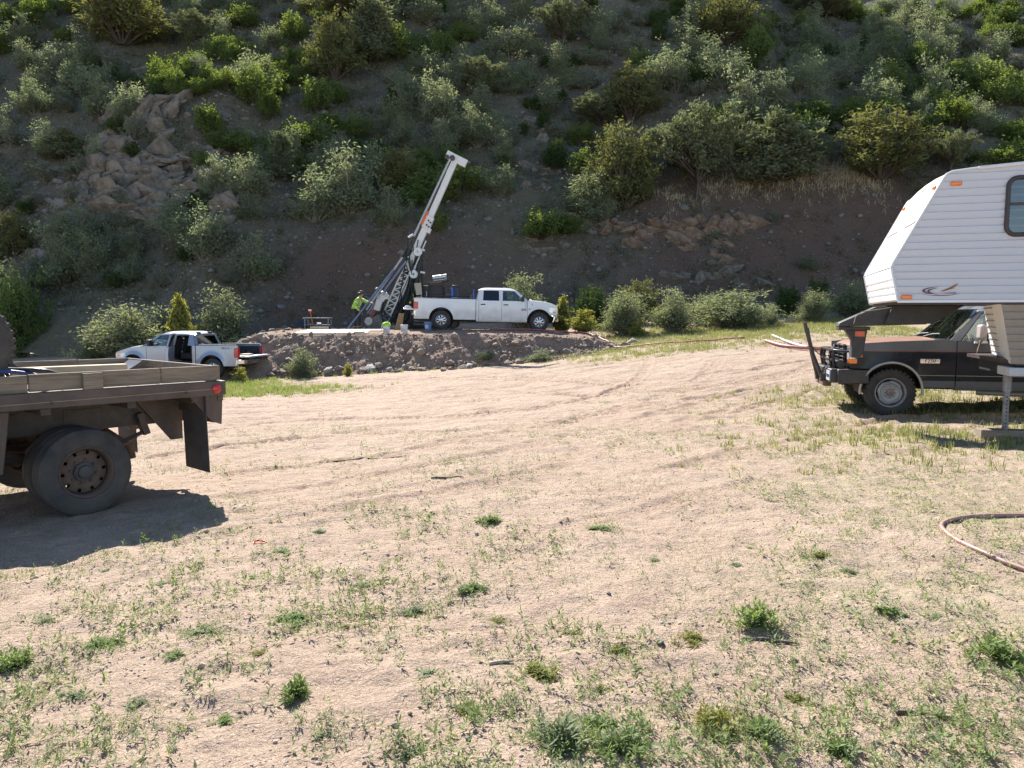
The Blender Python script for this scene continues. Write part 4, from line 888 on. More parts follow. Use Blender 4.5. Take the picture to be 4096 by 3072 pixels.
# ------------------------------------------------------------------ flatbed truck at the left
AL = R(42); rd = Vector((math.sin(AL), math.cos(AL), 0)); ang = math.atan2(-rd.y, -rd.x); hd = -rd; lf = Vector((-hd.y, hd.x, 0))
wc = AT(352, 1891, 6.65); FG = AT(352, 2064, 6.65).z
org = Vector((wc.x, wc.y, 0)) - lf * 1.06; org.z = FG
flatbed = thing('flatbed_truck', 'rusty brown flatbed truck with wooden side boards and a mud flap', 'truck', org, (0, 0, ang))
brown_steel = M('brown_steel', (.075, .055, .046), .6, .2, col2=(.13, .095, .078), scale=4, bump=.25)
wheel_rust = M('wheel_rust', (.10, .065, .048), .75, col2=(.155, .10, .07), scale=7, bump=.3)
XR = -1.27; XF = 2.6; DW = 1.13; ZT = 1.125
for sgn in (1, -1):
    for y_ in (1.06, .80): wheel(flatbed, (0, sgn * (y_ - .115), .385), .385, .215, .222, 'dual', sgn if y_ > 1 else -sgn, wheel_rust, dusty_rubber, 0, M('hub_grey', (.055, .05, .048), .7, col2=(.09, .08, .07)))
    MB().box(((XR + XF) / 2, sgn * (DW - .03), ZT - .07), (XF - XR, .06, .14)).build('side_rail', brown_steel, flatbed, 30, .008)
    MB().tube([(XR + .12, sgn * (DW + .002), ZT - .075), (XF, sgn * (DW + .002), ZT - .10)], .004, 4).build('wire', M('wire_tan', (.35, .25, .14), .6), flatbed)
    MB().lathe([(.045, 0), (.045, .012), (.035, .02), (.001, .022)], (XR + .10, sgn * DW, ZT - .075), (0, sgn, 0), 16).build('side_lamp', red_lens, flatbed, 40)
    st = MB()
    for xx in (XR + .40, .28, 1.25): st.lathe([(.016, 0), (.016, .004), (.001, .004)], (xx, sgn * DW, ZT - .09), (0, sgn, 0), 10)
    st.build('rail_hole', underbody, flatbed)
    # mud flap and its hanger
    mf = MB(); mf.shell([[Vector((-1.08 - .002 * j, sgn * (.60 + .50 * i / 4), ZT - .30 - .60 * j / 8)) for j in range(9)] for i in range(5)], Vector((.012, 0, 0))); mf.build('mud_flap', M('flap_rubber', (.045, .04, .037), .8, col2=(.085, .072, .062), scale=5, bump=.4), flatbed, 40, .01)
    MB().prism([(-.62, sgn * .50, ZT - .16), (-1.10, sgn * .50, ZT - .16), (-1.10, sgn * .50, ZT - .62), (-.98, sgn * .50, ZT - .62)], (0, sgn * .02, 0)).box((-1.09, sgn * .8, ZT - .22), (.04, .62, .2)).build('flap_hanger', brown_steel, flatbed)
    # rear corner gusset
    MB().prism([(XR + .0, sgn * (DW - .07), ZT - .14), (XR + .34, sgn * (DW - .07), ZT - .14), (XR + .12, sgn * (DW - .07), ZT - .40), (XR + .02, sgn * (DW - .07), ZT - .44)], (0, -sgn * .02, 0)).build('corner_plate', brown_steel, flatbed, 30, .005)
    ls = MB(); 
    for k in range(5): pts = [(.72 - .08 * k - (1.44 - .16 * k) * t / 10, sgn * .52, .62 - .012 * k - .17 * math.sin(math.pi * (.5 + (t / 10 - .5) * (1 - .11 * k)))) for t in range(11)]; ls.tube(pts, .022, 4)
    ls.box((-.70, sgn * .52, .70), (.06, .09, .22), (0, .3, 0)); ls.build('leaf_spring', brown_steel, flatbed, 30)
fm = MB()
for s_ in (-1, 1): fm.box((.75, s_ * .43, .80), (3.9, .08, .24))
for xx in (-1.0, -.4, .3, 1.0, 1.7, 2.4): fm.box((xx, 0, .955), (.08, 2.1, .07))
fm.box((-.18, .47, .78), (.34, .012, .22)); fm.box((.5, .47, .79), (.28, .014, .2)); fm.build('chassis', M('chassis_brown', (.065, .05, .042), .7, col2=(.11, .085, .07), bump=.3), flatbed, 30, .01)
ax = MB(); ax.cyl((0, -.9, .385), (0, .9, .385), .07, n=12); ax.sph((0, 0, .385), .19, 14); ax.cyl((.1, 0, .4), (2.4, 0, .5), .05); ax.build('axle', underbody, flatbed, 50)
sk = MB(); sk.prism([(.55, 1.0, ZT - .15), (1.5, 1.0, ZT - .15), (1.5, 1.0, .42), (.62, 1.0, .45)], (0, -.35, 0)); sk.build('tool_skirt', brown_steel, flatbed, 30, .01)
MB().tube([(-.35, .1, .55), (-.5, .12, .60), (-.72, .12, .42), (-.74, .12, .30)], .045, 10).build('exhaust_pipe', rust, flatbed, 50)
MB().box((XR + .03, 0, ZT - .10), (.06, 2 * DW - .12, .2)).box((XR + .04, 0, ZT - .32), (.03, 1.9, .22)).build('rear_sill', brown_steel, flatbed, 30, .006)
hb = MB(); hb.box((XR + .05, -.05, ZT - .36), (.1, .5, .1)); hb.sph((XR - .12, 0, ZT - .30), .03); hb.cyl((XR - .12, 0, ZT - .38), (XR - .12, 0, ZT - .3), .014); hb.box((XR - .06, 0, ZT - .39), (.2, .08, .03)); hb.build('hitch', brown_steel, flatbed, 30)
for k in range(14):
    xx = XR + .08 + (XF - XR - .1) * k / 14; MB().box((xx + .13, 0, ZT - .02), ((XF - XR - .1) / 14 - .008, 2 * DW - .14, .035)).build('deck_plank', grey_wood, flatbed, 0, .003)
nb = [(XR + .03, XR + .60), (XR + .612, .42), (.432, 1.55), (1.562, XF)]
for sgn in (1, -1):
    for a, b in nb:
        MB().box(((a + b) / 2, sgn * (DW - .075), ZT + .075 + random.uniform(-.004, .004)), (b - a, .04, .145)).build('side_board', rust if (sgn > 0 and a < -1) and False else grey_wood, flatbed, 0, .004)
    for xx in (-.06, .85, 1.8): MB().box((xx, sgn * (DW - .028), ZT + .03), (.16, .04, .22)).build('cleat', grey_wood, flatbed, 0, .005)
MB().box((XR + .055, 0, ZT + .075), (.04, 2 * DW - .19, .14)).build('tail_board', grey_wood, flatbed, 0, .004)
MB().box((XF - .02, 0, ZT + .25), (.05, 2 * DW - .2, .5)).build('headboard', brown_steel, flatbed, 30, .01)
sp_ = MB().box((.95, DW + .003, ZT - .06), (.075, .006, .055)).build('notice_plate', white_print, flatbed)
for k in range(3): MB().box((.95, DW + .007, ZT - .045 - .014 * k), (.05, .002, .005)).build('notice_line', dark_print, sp_, 0)
brown_paint = M('brown_paint', (.12, .09, .07), .4, col2=(.16, .12, .09), coat=.3)
cabS = dict(W=.95, sill=.52, rT=.385, wT=.23, rR=.222, rA=.47, wb=4.1, tail=2.7, nose=4.8, cab=2.72, cowl=3.85, belt=1.34, rail=1.3, ztop=1.85, zroof=1.98, zmax_w=.9, bump_z=.8, nose_taper=.06, crest=[(3.5, 1.35), (3.85, 1.35), (4.8, 1.25)], crown=.05,
            doors=[('front_door', 2.76, 3.62)], glass=[(2.9, 3.52, 2.92, 3.1)], cab_t=2.8, wsb=3.70, wst=3.22, zws=1.37, paint=brown_paint, headlight=(4.65, .95, 1.15), seats=(2.9,), zh=1.18, mirror_x=3.4, rim='steel', rim_mat=wheel_rust, bed=False)
pickup(cabS, flatbed)
def fb(x, y, z): return flatbed.matrix_basis @ Vector((x, y, z))
# loose load on the flatbed
random.seed(12)
hose_black = M('hose_black', (.025, .027, .035), .35, var=.2)
def coil(cx, cy, r, turns, seed, z0):
    r_2 = random.Random(seed); pts = []
    for i in range(int(turns * 26)):
        a = i / 26 * 2 * math.pi; rr = r * (1 + .08 * math.sin(a * .37 + seed)); pts.append(fb(cx + rr * math.cos(a), cy + .8 * rr * math.sin(a), z0 + .022 * (i / 26) + .02 * math.sin(a * 1.7 + seed)))
    return pts
tag(MB().tube(coil(.80, .62, .34, 5.2, 1, ZT + .05), .022, 7).build('hose', hose_black), 'thick black hose coiled on the flatbed deck', 'hose')
tag(MB().tube([fb(*p_) for p_ in spline([(1.6, .2, ZT + .22), (1.2, .4, ZT + .25), (.8, .55, ZT + .22), (.5, .7, ZT + .18), (.28, .9, ZT + .17), (.1, .7, ZT + .12)], .06)], .022, 7).build('hose', hose_black), 'loose black hose end lying over the coil on the flatbed', 'hose')
tag(MB().tube([fb(*p_) for p_ in spline([(1.7, .75, ZT + .12), (1.1, .9, ZT + .16), (.6, .95, ZT + .18), (.35, .85, ZT + .14)], .06)], .018, 7).build('hose', M('hose_blue', (.03, .05, .16), .4)), 'thin dark blue hose along the near side board of the flatbed', 'hose')
o = MB(); o.beam(fb(.62, .55, ZT + .40), fb(.30, .62, ZT + .10), .05, .05); o.beam(fb(.33, .62, ZT + .13), fb(.2, .66, ZT + .05), .09, .09); tag(o.build('hammer', dark_steel, None, 30, .006), 'dark steel bar tool sticking up out of the hoses on the flatbed', 'tool')
tag(MB().beam(fb(.55, -.10, ZT + .075), fb(-.75, .05, ZT + .075), .14, .14).build('timber_beam', pale_wood, None, 0, .006), 'square sawn timber beam lying on the flatbed deck', 'timber')
o = MB(); o.shell([[fb(-.85 - .25 * i / 4, -.75 + .35 * j / 6, ZT + .02 + .12 * (i / 4) ** 1.5 + .0 * j) for j in range(7)] for i in range(5)], Vector((0, 0, .006))); tag(o.build('sheet_metal', M('sheet_grey', (.10, .10, .11), .5, .2)), 'curved grey sheet metal scrap at the back corner of the flatbed', 'sheet metal')
tag(MB().beam(fb(-.55, .45, ZT + .02), fb(-1.15, .75, ZT + .02), .12, .03).build('board', pale_wood, None, 0, .003), 'short pale board at the rear corner of the flatbed deck', 'board')
tag(MB().beam(fb(1.5, -.3, ZT + .03), fb(.7, .1, ZT + .03), .18, .04).build('board', M('grey_board', (.3, .29, .28), .8), None, 0, .003), 'grey board under the hoses on the flatbed deck', 'board')
spare = thing('spare_wheel', 'big lugged spare tyre standing on the flatbed deck', 'tyre', fb(.84, .72, ZT), (0, 0, ang))
wheel(spare, (0, 0, .40), .40, .27, .215, 'steel', 1, wheel_rust, dusty_rubber, 38)
# ------------------------------------------------------------------ fifth wheel camper trailer
TH = R(17); hd = Vector((-math.cos(TH), math.sin(TH), 0)); ang = math.atan2(hd.y, hd.x); lf = Vector((-hd.y, hd.x, 0))
org = Vector((5.03, 10.07, 0)) - lf * 1.2; org.z = gz(5.9, 10.6)
trailer = thing('camper_trailer', 'white fifth wheel camper trailer with ribbed siding and orange marker lamps', 'trailer', org, (0, 0, ang))
ZB = 1.845 - org.z; siding = M('white_siding', (.58, .60, .65), .38, var=.025, scale=2, dust=(1.0, 2.2, (.55, .50, .44), .25)); tan_siding = M('tan_siding', (.31, .26, .21), .5, var=.06)
cap_white = M('cap_white', (.78, .78, .78), .35, var=.03); dark_brown = M('dark_brown', (.05, .038, .036), .5, var=.2)
prof = [(0, 0), (.095, .44), (.075, .50), (-.47, 1.56), (-.50, 1.60), (-.56, 1.63), (-.95, 1.67), (-1.6, 1.71), (-7.5, 1.74)]
def xfront(z):   # leading edge of the side wall at height z above the overhang floor
    pts = [(0, 0), (.44, .095), (.50, .075), (1.56, -.47), (1.60, -.50), (1.63, -.56), (1.67, -.95), (1.71, -1.6), (1.74, -7.4)]
    for (z0, x0), (z1, x1) in zip(pts, pts[1:]):
        if z0 <= z <= z1: return x0 + (x1 - x0) * (z - z0) / (z1 - z0)
    return -7.4
def ribbed(sgn, z0, z1, xf, xb, mat, name, y0=1.2, pitch=.094):
    P_ = []; z = z0
    zz = []
    while z < z1:
        for f, d in ((0, .0), (.06, -.010), (.22, -.004), (.55, .004), (.95, .010)):
            if z + f * pitch <= z1: zz.append((z + f * pitch, d))
        z += pitch
    zz.append((z1, 0))
    P_ = [[Vector((xf(q) + (xb - xf(q)) * i / 10, sgn * (y0 + d), ZB + q)) for i in range(11)] for q, d in zz]
    return MB().shell(P_, Vector((0, -sgn * .03, 0))).build(name, mat, trailer, 20)
for sgn in (1, -1):
    ribbed(sgn, 0, 1.72, xfront, -7.5, siding, 'side_wall')
    lowf = lambda q: -1.19 - .16 * min(1, -q / .80) - (0 if sgn > 0 else .4)
    ribbed(sgn, -.80, -.035, lowf, -7.5, tan_siding, 'lower_side_wall', 1.16)
    tr = [Vector((x + .0, sgn * 1.207, ZB + z)) for x, z in prof[:-1]]; MB().tube(tr, .014, 6).build('edge_trim', cap_white, trailer, 60)
    MB().box((-3.7, sgn * 1.205, ZB - .005), (7.4, .02, .03)).build('belt_trim', cap_white, trailer)
    gt = MB(); gt.tube([(-.85, sgn * 1.22, ZB + 1.655), (-1.6, sgn * 1.22, ZB + 1.70), (-7.3, sgn * 1.22, ZB + 1.73)], .022, 6); gt.build('gutter', cap_white, trailer, 50)
    for x, z in ((-.61, 1.475), (-.10, .055)):
        mo = MB().box((x, sgn * 1.215, ZB + z), (.13, .03, .055)).build('marker_lamp', amber_lens, trailer, 40, .022, 3)
    # window
    wx, wz, ww, wh = -1.60, 1.165, .82, .70; fr_ = []
    for k in range(32):
        a = 2 * math.pi * k / 32; cx = (ww / 2 - .11) * (1 if math.cos(a) > 0 else -1); cz = (wh / 2 - .11) * (1 if math.sin(a) > 0 else -1)
        fr_.append(Vector((wx + cx + .11 * math.cos(a), sgn * 1.215, ZB + wz + cz + .11 * math.sin(a))))
    wn = MB().tube(fr_, .028, 8, closed=True).build('window_frame', dark_brown, trailer, 60)
    MB().prism([p_ for p_ in fr_], (0, -sgn * .006, 0)).build('window_pane', glass('camper_glass', (.55, .58, .55), .6), wn, 0)
    MB().prism([p_ - Vector((0, sgn * .009, 0)) for p_ in fr_], (0, -sgn * .004, 0)).build('blind', M('blind_grey', (.30, .32, .30), .8, var=.06), wn, 0)
    MB().box((wx, sgn * 1.215, ZB + wz + .03), (ww - .05, .03, .035)).build('window_bar', dark_brown, wn)
# front: slanted cap and grooved lower nose
def sheetf(z0, z1, name, mat, groove=0):
    n = 24; P_ = []
    for i in range(n + 1):
        z = z0 + (z1 - z0) * i / n; g_ = 0
        if groove: ph = (z - z0) / groove % 1; g_ = -.02 if ph < .16 else 0
        P_.append([Vector((xfront(z) + .002 + g_ + .0 * q, 1.195 * q, ZB + z)) for q in (-1, -.6, -.2, .2, .6, 1)])
    return MB().shell(P_, Vector((-.03, 0, 0))).build(name, mat, trailer, 25)
sheetf(0, .44, 'nose_panel', cap_white, .088); sheetf(.445, 1.60, 'front_cap', cap_white)
for z in (.62, .92): MB().box((xfront(z) + .006, 0, ZB + z), (.004, 2.36, .008)).build('cap_seam', grey_print, trailer)
dl = MB(); 
for y0, y1, z in ((.35, 1.08, 1.02), (-1.05, -.2, 1.02)): dl.prism([Vector((xfront(z) + .008, y0, ZB + z)), Vector((xfront(z) + .008, y1, ZB + z - .0)), Vector((xfront(z + .02) + .008, y1, ZB + z + .02)), Vector((xfront(z + .02) + .008, y0, ZB + z + .02))], (.003, 0, .002))
dl.build('cap_decal', M('decal_purple', (.16, .08, .11), .5), trailer)
for y_ in (1.02, -1.02): MB().box((xfront(1.46) + .02, y_, ZB + 1.46), (.03, .10, .05), (0, R(-27), 0)).build('marker_lamp', amber_lens, trailer, 40, .012)
P_ = [[Vector((x, 1.19 * q, ZB + z + (.05 * (1 - q * q)))) for q in (-1, -.5, 0, .5, 1)] for x, z in prof[3:]]; MB().shell(P_, Vector((0, 0, -.03))).build('roof', cap_white, trailer, 30)
MB().box((-3.7, 0, ZB - .02), (7.3, 2.36, .04)).build('underside', dark_brown, trailer)
lw = MB(); lw.prism([(-1.19, 1.15, ZB - .03), (-1.59, -1.15, ZB - .03), (-1.75, -1.15, ZB - .80), (-1.35, 1.15, ZB - .80)], (-.03, 0, 0)); lwo = lw.build('lower_front_wall', cap_white, trailer)
for k in range(8): MB().beam((-1.195 - .16 * k / 8 - .19, .05, ZB - .08 - .09 * k), (-1.595 - .16 * k / 8 + .01, -1.14, ZB - .08 - .09 * k), .012, .012).build('rib', tan_siding, lwo)
MB().box((-4.4, 0, ZB - .79), (6.0, 2.28, .05)).build('lower_underside', dark_brown, trailer); MB().box((-4.45, 0, ZB - .90), (5.9, 1.7, .16)).build('frame_rail', black_plastic, trailer)
MB().box((-7.5, 0, ZB + .45), (.04, 2.38, 2.5)).build('rear_wall', siding, trailer)
ft = MB(); ft.box((-1.48, .90, ZB - .90), (.30, .5, .11), (0, 0, 0)); ft.build('front_step', M('step_white', (.5, .5, .5), .5), trailer, 30, .01)
# bird like swoosh decal on the side
def arc(cx, cz, rx, rz, a0, a1, w0, w1, mat, par, n=16):
    A = []; B = []
    for i in range(n + 1):
        a = R(a0 + (a1 - a0) * i / n); wd = (w0 + (w1 - w0) * i / n) * math.sin(math.pi * (.06 + .9 * i / n)); A.append(Vector((cx - rx * math.cos(a), 1.210, ZB + cz + rz * math.sin(a)))); B.append(Vector((cx - (rx - wd) * math.cos(a), 1.210, ZB + cz + (rz - wd * .6) * math.sin(a))))
    return MB().shell([[a, b] for a, b in zip(A, B)], Vector((0, .0015, 0))).build('swoosh', mat, par, 0)
dm = M('decal_maroon', (.10, .045, .06), .5, var=.1); do_ = M('decal_orange', (.40, .17, .10), .5, var=.1)
dc = part_empty('side_decal', trailer)
arc(-.50, .135, .22, .05, 100, 265, .03, .03, dm, dc); arc(-.51, .13, .17, .04, 110, 235, .03, .02, dm, dc); arc(-.50, .125, .25, .06, 225, 330, .012, .012, dm, dc); arc(-.48, .10, .22, .03, 200, 340, .012, .01, do_, dc)
for k in range(4): MB().prism([(-.49 - .02 * k, 1.210, ZB + .125 + .008 * k), (-.52 - .02 * k, 1.210, ZB + .120 + .008 * k), (-.66 - .012 * k, 1.210, ZB + .165 + .018 * k), (-.62 - .02 * k, 1.210, ZB + .165 + .018 * k)], (0, .0015, 0)).build('feather', do_, dc, 0)
MB().prism([(-.50, 1.210, ZB + .10), (-.66, 1.210, ZB + .095), (-.68, 1.210, ZB + .108)], (0, .0015, 0)).build('feather', dm, dc, 0)
# pin box and arm under the overhang
pb = MB(); pb.prism([(-.10, .28, ZB - .04), (-1.0, .28, ZB - .04), (-.62, .28, ZB - .30), (.0, .28, ZB - .30)], (0, -.56, 0)); pb.prism([(.58, .20, ZB - .29), (.60, .20, ZB - .345), (-.55, .20, ZB - .31), (-.62, .20, ZB - .24), (-.4, .20, ZB - .06), (.10, .20, ZB - .06)], (0, -.40, 0)); pb.build('pin_box', M('pinbox_black', (.03, .028, .03), .55, .2, col2=(.055, .05, .05)), trailer, 30, .01)
kp = MB(); kp.box((.38, 0, ZB - .37), (.42, .36, .05)); kp.prism([(.50, .13, ZB - .39), (.20, .13, ZB - .39), (.22, .13, ZB - .55), (.24, .13, ZB - .72), (.28, .13, ZB - .80), (.40, .13, ZB - .80), (.40, .13, ZB - .55)], (0, -.26, 0)); kpo = kp.build('king_pin', M('pinbox_black', (0, 0, 0)), trailer, 30, .01)
MB().box((.30, .137, ZB - .45), (.13, .012, .075)).build('reflector', M('reflector_orange', (.6, .10, .03), .35), kpo)
MB().tube([(.40, .23, ZB - .30), (.38, .24, ZB - .2), (.30, .25, ZB - .13), (-.2, .26, ZB - .05)], .007, 5).build('cable', M('cable_tan', (.4, .36, .28), .6), trailer)
jz = AT(4027, 1690, 10.5).z - org.z
for sgn in (1,):
    jk = MB(); jk.box((-1.42, sgn * .78, (ZB - .95 + .75) / 2), (.085, .085, ZB - .95 - .55)); jk.box((-1.42, sgn * .78, .40), (.06, .06, .58)); jk.box((-1.42, sgn * .78, .115), (.2, .2, .02))
    jo = jk.build('jack_leg', M('jack_grey', (.32, .31, .31), .45, .5, col2=(.16, .14, .14)), trailer, 30, .004)
    for k in range(9): MB().box((-1.42, sgn * (.78 + .0305), .18 + .05 * k), (.018, .002, .02)).build('pin_hole', underbody, jo, 0)
for wx in (-5.0, -5.9):
    for sgn in (1, -1): wheel(trailer, (wx, sgn * 1.02, .36 + .02), .36, .22, .2, 'steel', sgn, white_print, rubber)
bl = trailer.matrix_basis @ Vector((-1.42, .78, 0)); bz = sz(bl.x, bl.y)
o = MB().box((0, 0, .045), (.62, .24, .14)).build('wood_block', grey_wood, None, 0, .008); o.location = (bl.x, bl.y, org.z + .03); o.rotation_euler = (0, 0, ang + .05); tag(o, 'weathered wooden block under the near camper jack', 'block')
# ------------------------------------------------------------------ drill rig on the pad
RB = AT(1530, 1320, 37.2)
rig = thing('drill_rig', 'leaning white mast drill rig with hoses standing behind the white pickup', 'drill rig', (RB.x, RB.y, sz(RB.x, RB.y)))
rl = rig.location.copy()
def rp(u, v, dy=0): return AT(u, v, 37.2 + dy) - rl
mast_white = M('mast_white', (.66, .66, .64), .4, .05, var=.08, dust=(-1, 5, (.4, .36, .32), .5)); orange_paint = M('orange_paint', (.75, .13, .03), .45, var=.1); rig_black = M('rig_black', (.025, .027, .028), .55, .2, var=.3); pipe_steel = M('pipe_steel', (.38, .39, .41), .35, .75, var=.15); pipe_blue = M('pipe_blue', (.16, .20, .30), .4, .6, var=.2); rig_green = M('rig_dark_green', (.03, .04, .035), .6, var=.4, col2=(.06, .075, .06))
top, mid, low = rp(1822, 640), rp(1706, 892), rp(1548, 1262); mdir = (top - low).normalized(); mx_ = Vector((mdir.z, 0, -mdir.x))
def al(f, side=0, dy=0): return low.lerp(top, f) + mx_ * side + Vector((0, dy, 0))
MB().beam(al(.585), al(.995), .28, .28, (0, 1, 0)).build('upper_mast', mast_white, rig, 30, .012)
lm = MB(); lm.beam(al(.30), al(.60), .30, .30, (0, 1, 0)); lm.build('lower_mast', mast_white, rig, 30, .012)
tr = MB()
for k in range(9): f = -.02 + .036 * k; tr.beam(al(f, -.16, -.12), al(f + .036, .16, -.12), .05, .04); tr.beam(al(f, .16, -.12), al(f + .0, -.16, -.12), .04, .04)
for s_ in (-.18, .18): tr.beam(al(-.03, s_, -.12), al(.33, s_, -.12), .07, .09, (0, 1, 0))
tr.build('truss', mast_white, rig, 30)
co = MB(); co.beam(al(.565), al(.64), .40, .38, (0, 1, 0)); co.beam(al(.545, .22), al(.575, .22), .14, .3, (0, 1, 0)); c_o = co.build('mast_collar', mast_white, rig, 30, .02)
bt = MB()
for s_, f in ((.02, .612), (.14, .606), (.02, .585), (.14, .58)): bt.lathe([(.045, 0), (.045, .03), (.001, .035)], al(f, s_, -.21), (0, -1, 0), 10)
bt.build('bolt', dark_steel, c_o)
MB().beam(al(.575, -.22, -.05), al(.66, -.22, -.05), .14, .40, (0, 1, 0)).build('warning_panel', orange_paint, rig, 30, .01)
cr = MB(); c0, c1 = rp(1786, 617), rp(1866, 657); cr.beam(c0, c1, .36, .26, (0, 1, 0)); cro = cr.build('crown_block', mast_white, rig, 30, .015)
cs = MB(); cs.lathe([(.13, -.04), (.10, -.02), (.10, .02), (.13, .04), (.03, .04), (.03, -.04)], rp(1809, 632, -.2), (0, 1, 0), 18, close=True); cs.lathe([(.10, -.04), (.08, 0), (.10, .04), (.02, .04), (.02, -.04)], rp(1788, 627, -.2), (0, 1, 0), 16, close=True); cs.cyl(rp(1850, 655), rp(1878, 652), .05); cs.cyl(rp(1862, 655), rp(1868, 664), .03); cs.build('sheave', dark_steel, cro, 40)
# pipes and rods beside the mast
def rod(p0, p1, r, mat, name='rod', n=8): return MB().cyl(p0, p1, r, n=n).build(name, mat, rig, 50)
rod(rp(1800, 637, -.25), rp(1655, 945, -.25), .055, pipe_steel, 'slide_tube'); rod(rp(1806, 650, -.1), rp(1668, 935, -.1), .025, rig_black, 'wire_rope')
rod(rp(1610, 1030, -.5), rp(1466, 1240, -.6), .055, pipe_steel, 'brace_tube'); rod(rp(1655, 945, -.25), rp(1560, 1110, -.4), .035, rig_black, 'slide_tube')
rod(rp(1625, 1045, -.45), rp(1470, 1255, -.5), .05, pipe_blue, 'brace_tube'); rod(rp(1608, 1026, -.5), rp(1614, 1018, -.5), .075, rig_black, 'tube_end')
rod(rp(1640, 1000, -.3), rp(1545, 1180, -.3), .028, rig_black, 'wire_rope'); rod(rp(1650, 1000, -.2), rp(1560, 1170, -.2), .02, rig_black, 'wire_rope')
rod(rp(1633, 950, -.3), rp(1652, 938, -.3), .05, mast_white, 'work_lamp')
cyl_ = MB(); cyl_.cyl(al(.10, .30, -.1), al(.34, .30, -.1), .06); cyl_.cyl(al(.34, .30, -.1), al(.5, .28, -.1), .035); cyl_.build('feed_cylinder', mast_white, rig, 50)
for f, s_ in ((.42, .16), (.29, .40)):
    sh = MB(); sh.lathe([(.20, -.05), (.16, -.03), (.16, .03), (.20, .05), (.05, .05), (.05, -.05)], al(f, s_, -.25), (0, 1, 0), 20, close=True)
    for k in range(5): a = 2 * math.pi * k / 5; sh.cyl(al(f, s_, -.25), al(f, s_, -.25) + Vector((math.cos(a) * .17, 0, math.sin(a) * .17)), .018, n=6)
    sh.build('sheave', mast_white if f > .3 else pipe_steel, rig, 40)
# hydraulic hoses: each one hangs as its own hose
rr_ = random.Random(4)
for k in range(26):
    a = rp(1648 + rr_.uniform(-26, 30), 1010 + rr_.uniform(-70, 120), rr_.uniform(-.35, .4)); b = rp(1592 + rr_.uniform(-34, 62), 1290 + rr_.uniform(-45, 25), rr_.uniform(-.5, .4)); sag = rr_.uniform(.05, .35)
    pts = [a.lerp(b, t / 10) + Vector((sag * math.sin(math.pi * t / 10), 0, -.1 * math.sin(math.pi * t / 10))) for t in range(11)]
    MB().tube(pts, rr_.uniform(.022, .04), 6).build('hydraulic_hose', rig_black if k % 3 else rig_green, rig, 60)
for k in range(8):
    a = rp(1535 + rr_.uniform(-15, 20), 1195 + rr_.uniform(-10, 30), -.5); b = rp(1575 + rr_.uniform(-40, 20), 1290 + rr_.uniform(-20, 20), -.4)
    MB().tube([a.lerp(b, t / 8) + Vector((-.3 * math.sin(math.pi * t / 8), 0, .1 * math.sin(2 * math.pi * t / 8))) for t in range(9)], .02, 6).build('hydraulic_hose', rig_black, rig, 60)
mm = MB(); mm.beam(rp(1590, 1290, .3), rp(1668, 1000, .3), .75, .5, (0, 1, 0)); mm.build('mast_frame', rig_green, rig, 30, .03)
# drill head, chuck and foot clamp at the bottom of the mast
dh = MB(); dh.beam(rp(1508, 1242, -.4), rp(1522, 1196, -.4), .30, .34, (0, 1, 0)); dh.beam(rp(1522, 1200, -.4), rp(1538, 1182, -.4), .36, .3, (0, 1, 0)); dh.cyl(rp(1512, 1190, -.5), rp(1560, 1194, -.5), .06); dh.build('drill_head', mast_white, rig, 30, .03)
mo = MB()
for u, v, r_2 in ((1531, 1177, .10), (1545, 1182, .08), (1513, 1190, .09), (1552, 1190, .07)): mo.lathe([(r_2, 0), (r_2, .1), (r_2 * .6, .14), (.001, .15)], rp(u, v, -.5), (.2, -.3, 1), 12)
mo.build('motor', M('motor_pale', (.5, .52, .5), .4, .3), rig, 40)
ck = MB(); ck.cyl(rp(1488, 1262, -.4), rp(1505, 1236, -.4), .14); ck.box(rp(1496, 1250, -.4), (.5, .3, .14), (0, R(-60), 0)); ck.build('chuck', M('chuck_red', (.22, .07, .045), .6, col2=(.12, .05, .04)), rig, 40)
fc = MB(); fc.box(rp(1500, 1290, -.3), (.8, .7, .5), (0, R(-25), 0)); fc.cyl(rp(1475, 1285, -.55), rp(1475, 1285, -.2), .2, n=14); fc.box(rp(1520, 1305, -.2), (.9, .9, .2)); fc.build('foot_clamp', M('clamp_dirty', (.11, .10, .085), .7, .2, col2=(.2, .19, .165), bump=.4), rig, 30, .03)
fw = MB(); fw.lathe([(.19, 0), (.19, .1), (.001, .12)], rp(1476, 1286, -.62), (0, -1, .2), 16); fw.build('clamp_cover', M('cover_pale', (.42, .42, .38), .5), rig, 30)
for u0, v0, u1 in ((1478, 1295, 1462), (1490, 1300, 1500), (1600, 1290, 1596), (1640, 1290, 1646)):
    e = rp(u1, 1320, -.3); e.z = sz(rl.x + e.x, rl.y + e.y) - rl.z
    jk = MB(); jk.cyl(rp(u0, v0, -.3), e + Vector((0, 0, .03)), .05); jk.cyl(e, e + Vector((0, 0, .04)), .14, n=12); jk.build('jack', rig_black, rig, 40)
vl = MB(); vl.lathe([(.10, 0), (.14, .05), (.14, .09), (.06, .16), (.001, .17)], rp(1511, 1162, .2), (0, 0, 1), 12); vl.cyl(rp(1511, 1162, .2), rp(1520, 1215, .2), .035); vl.build('swivel_cap', M('swivel_green', (.12, .18, .08), .6), rig, 40)
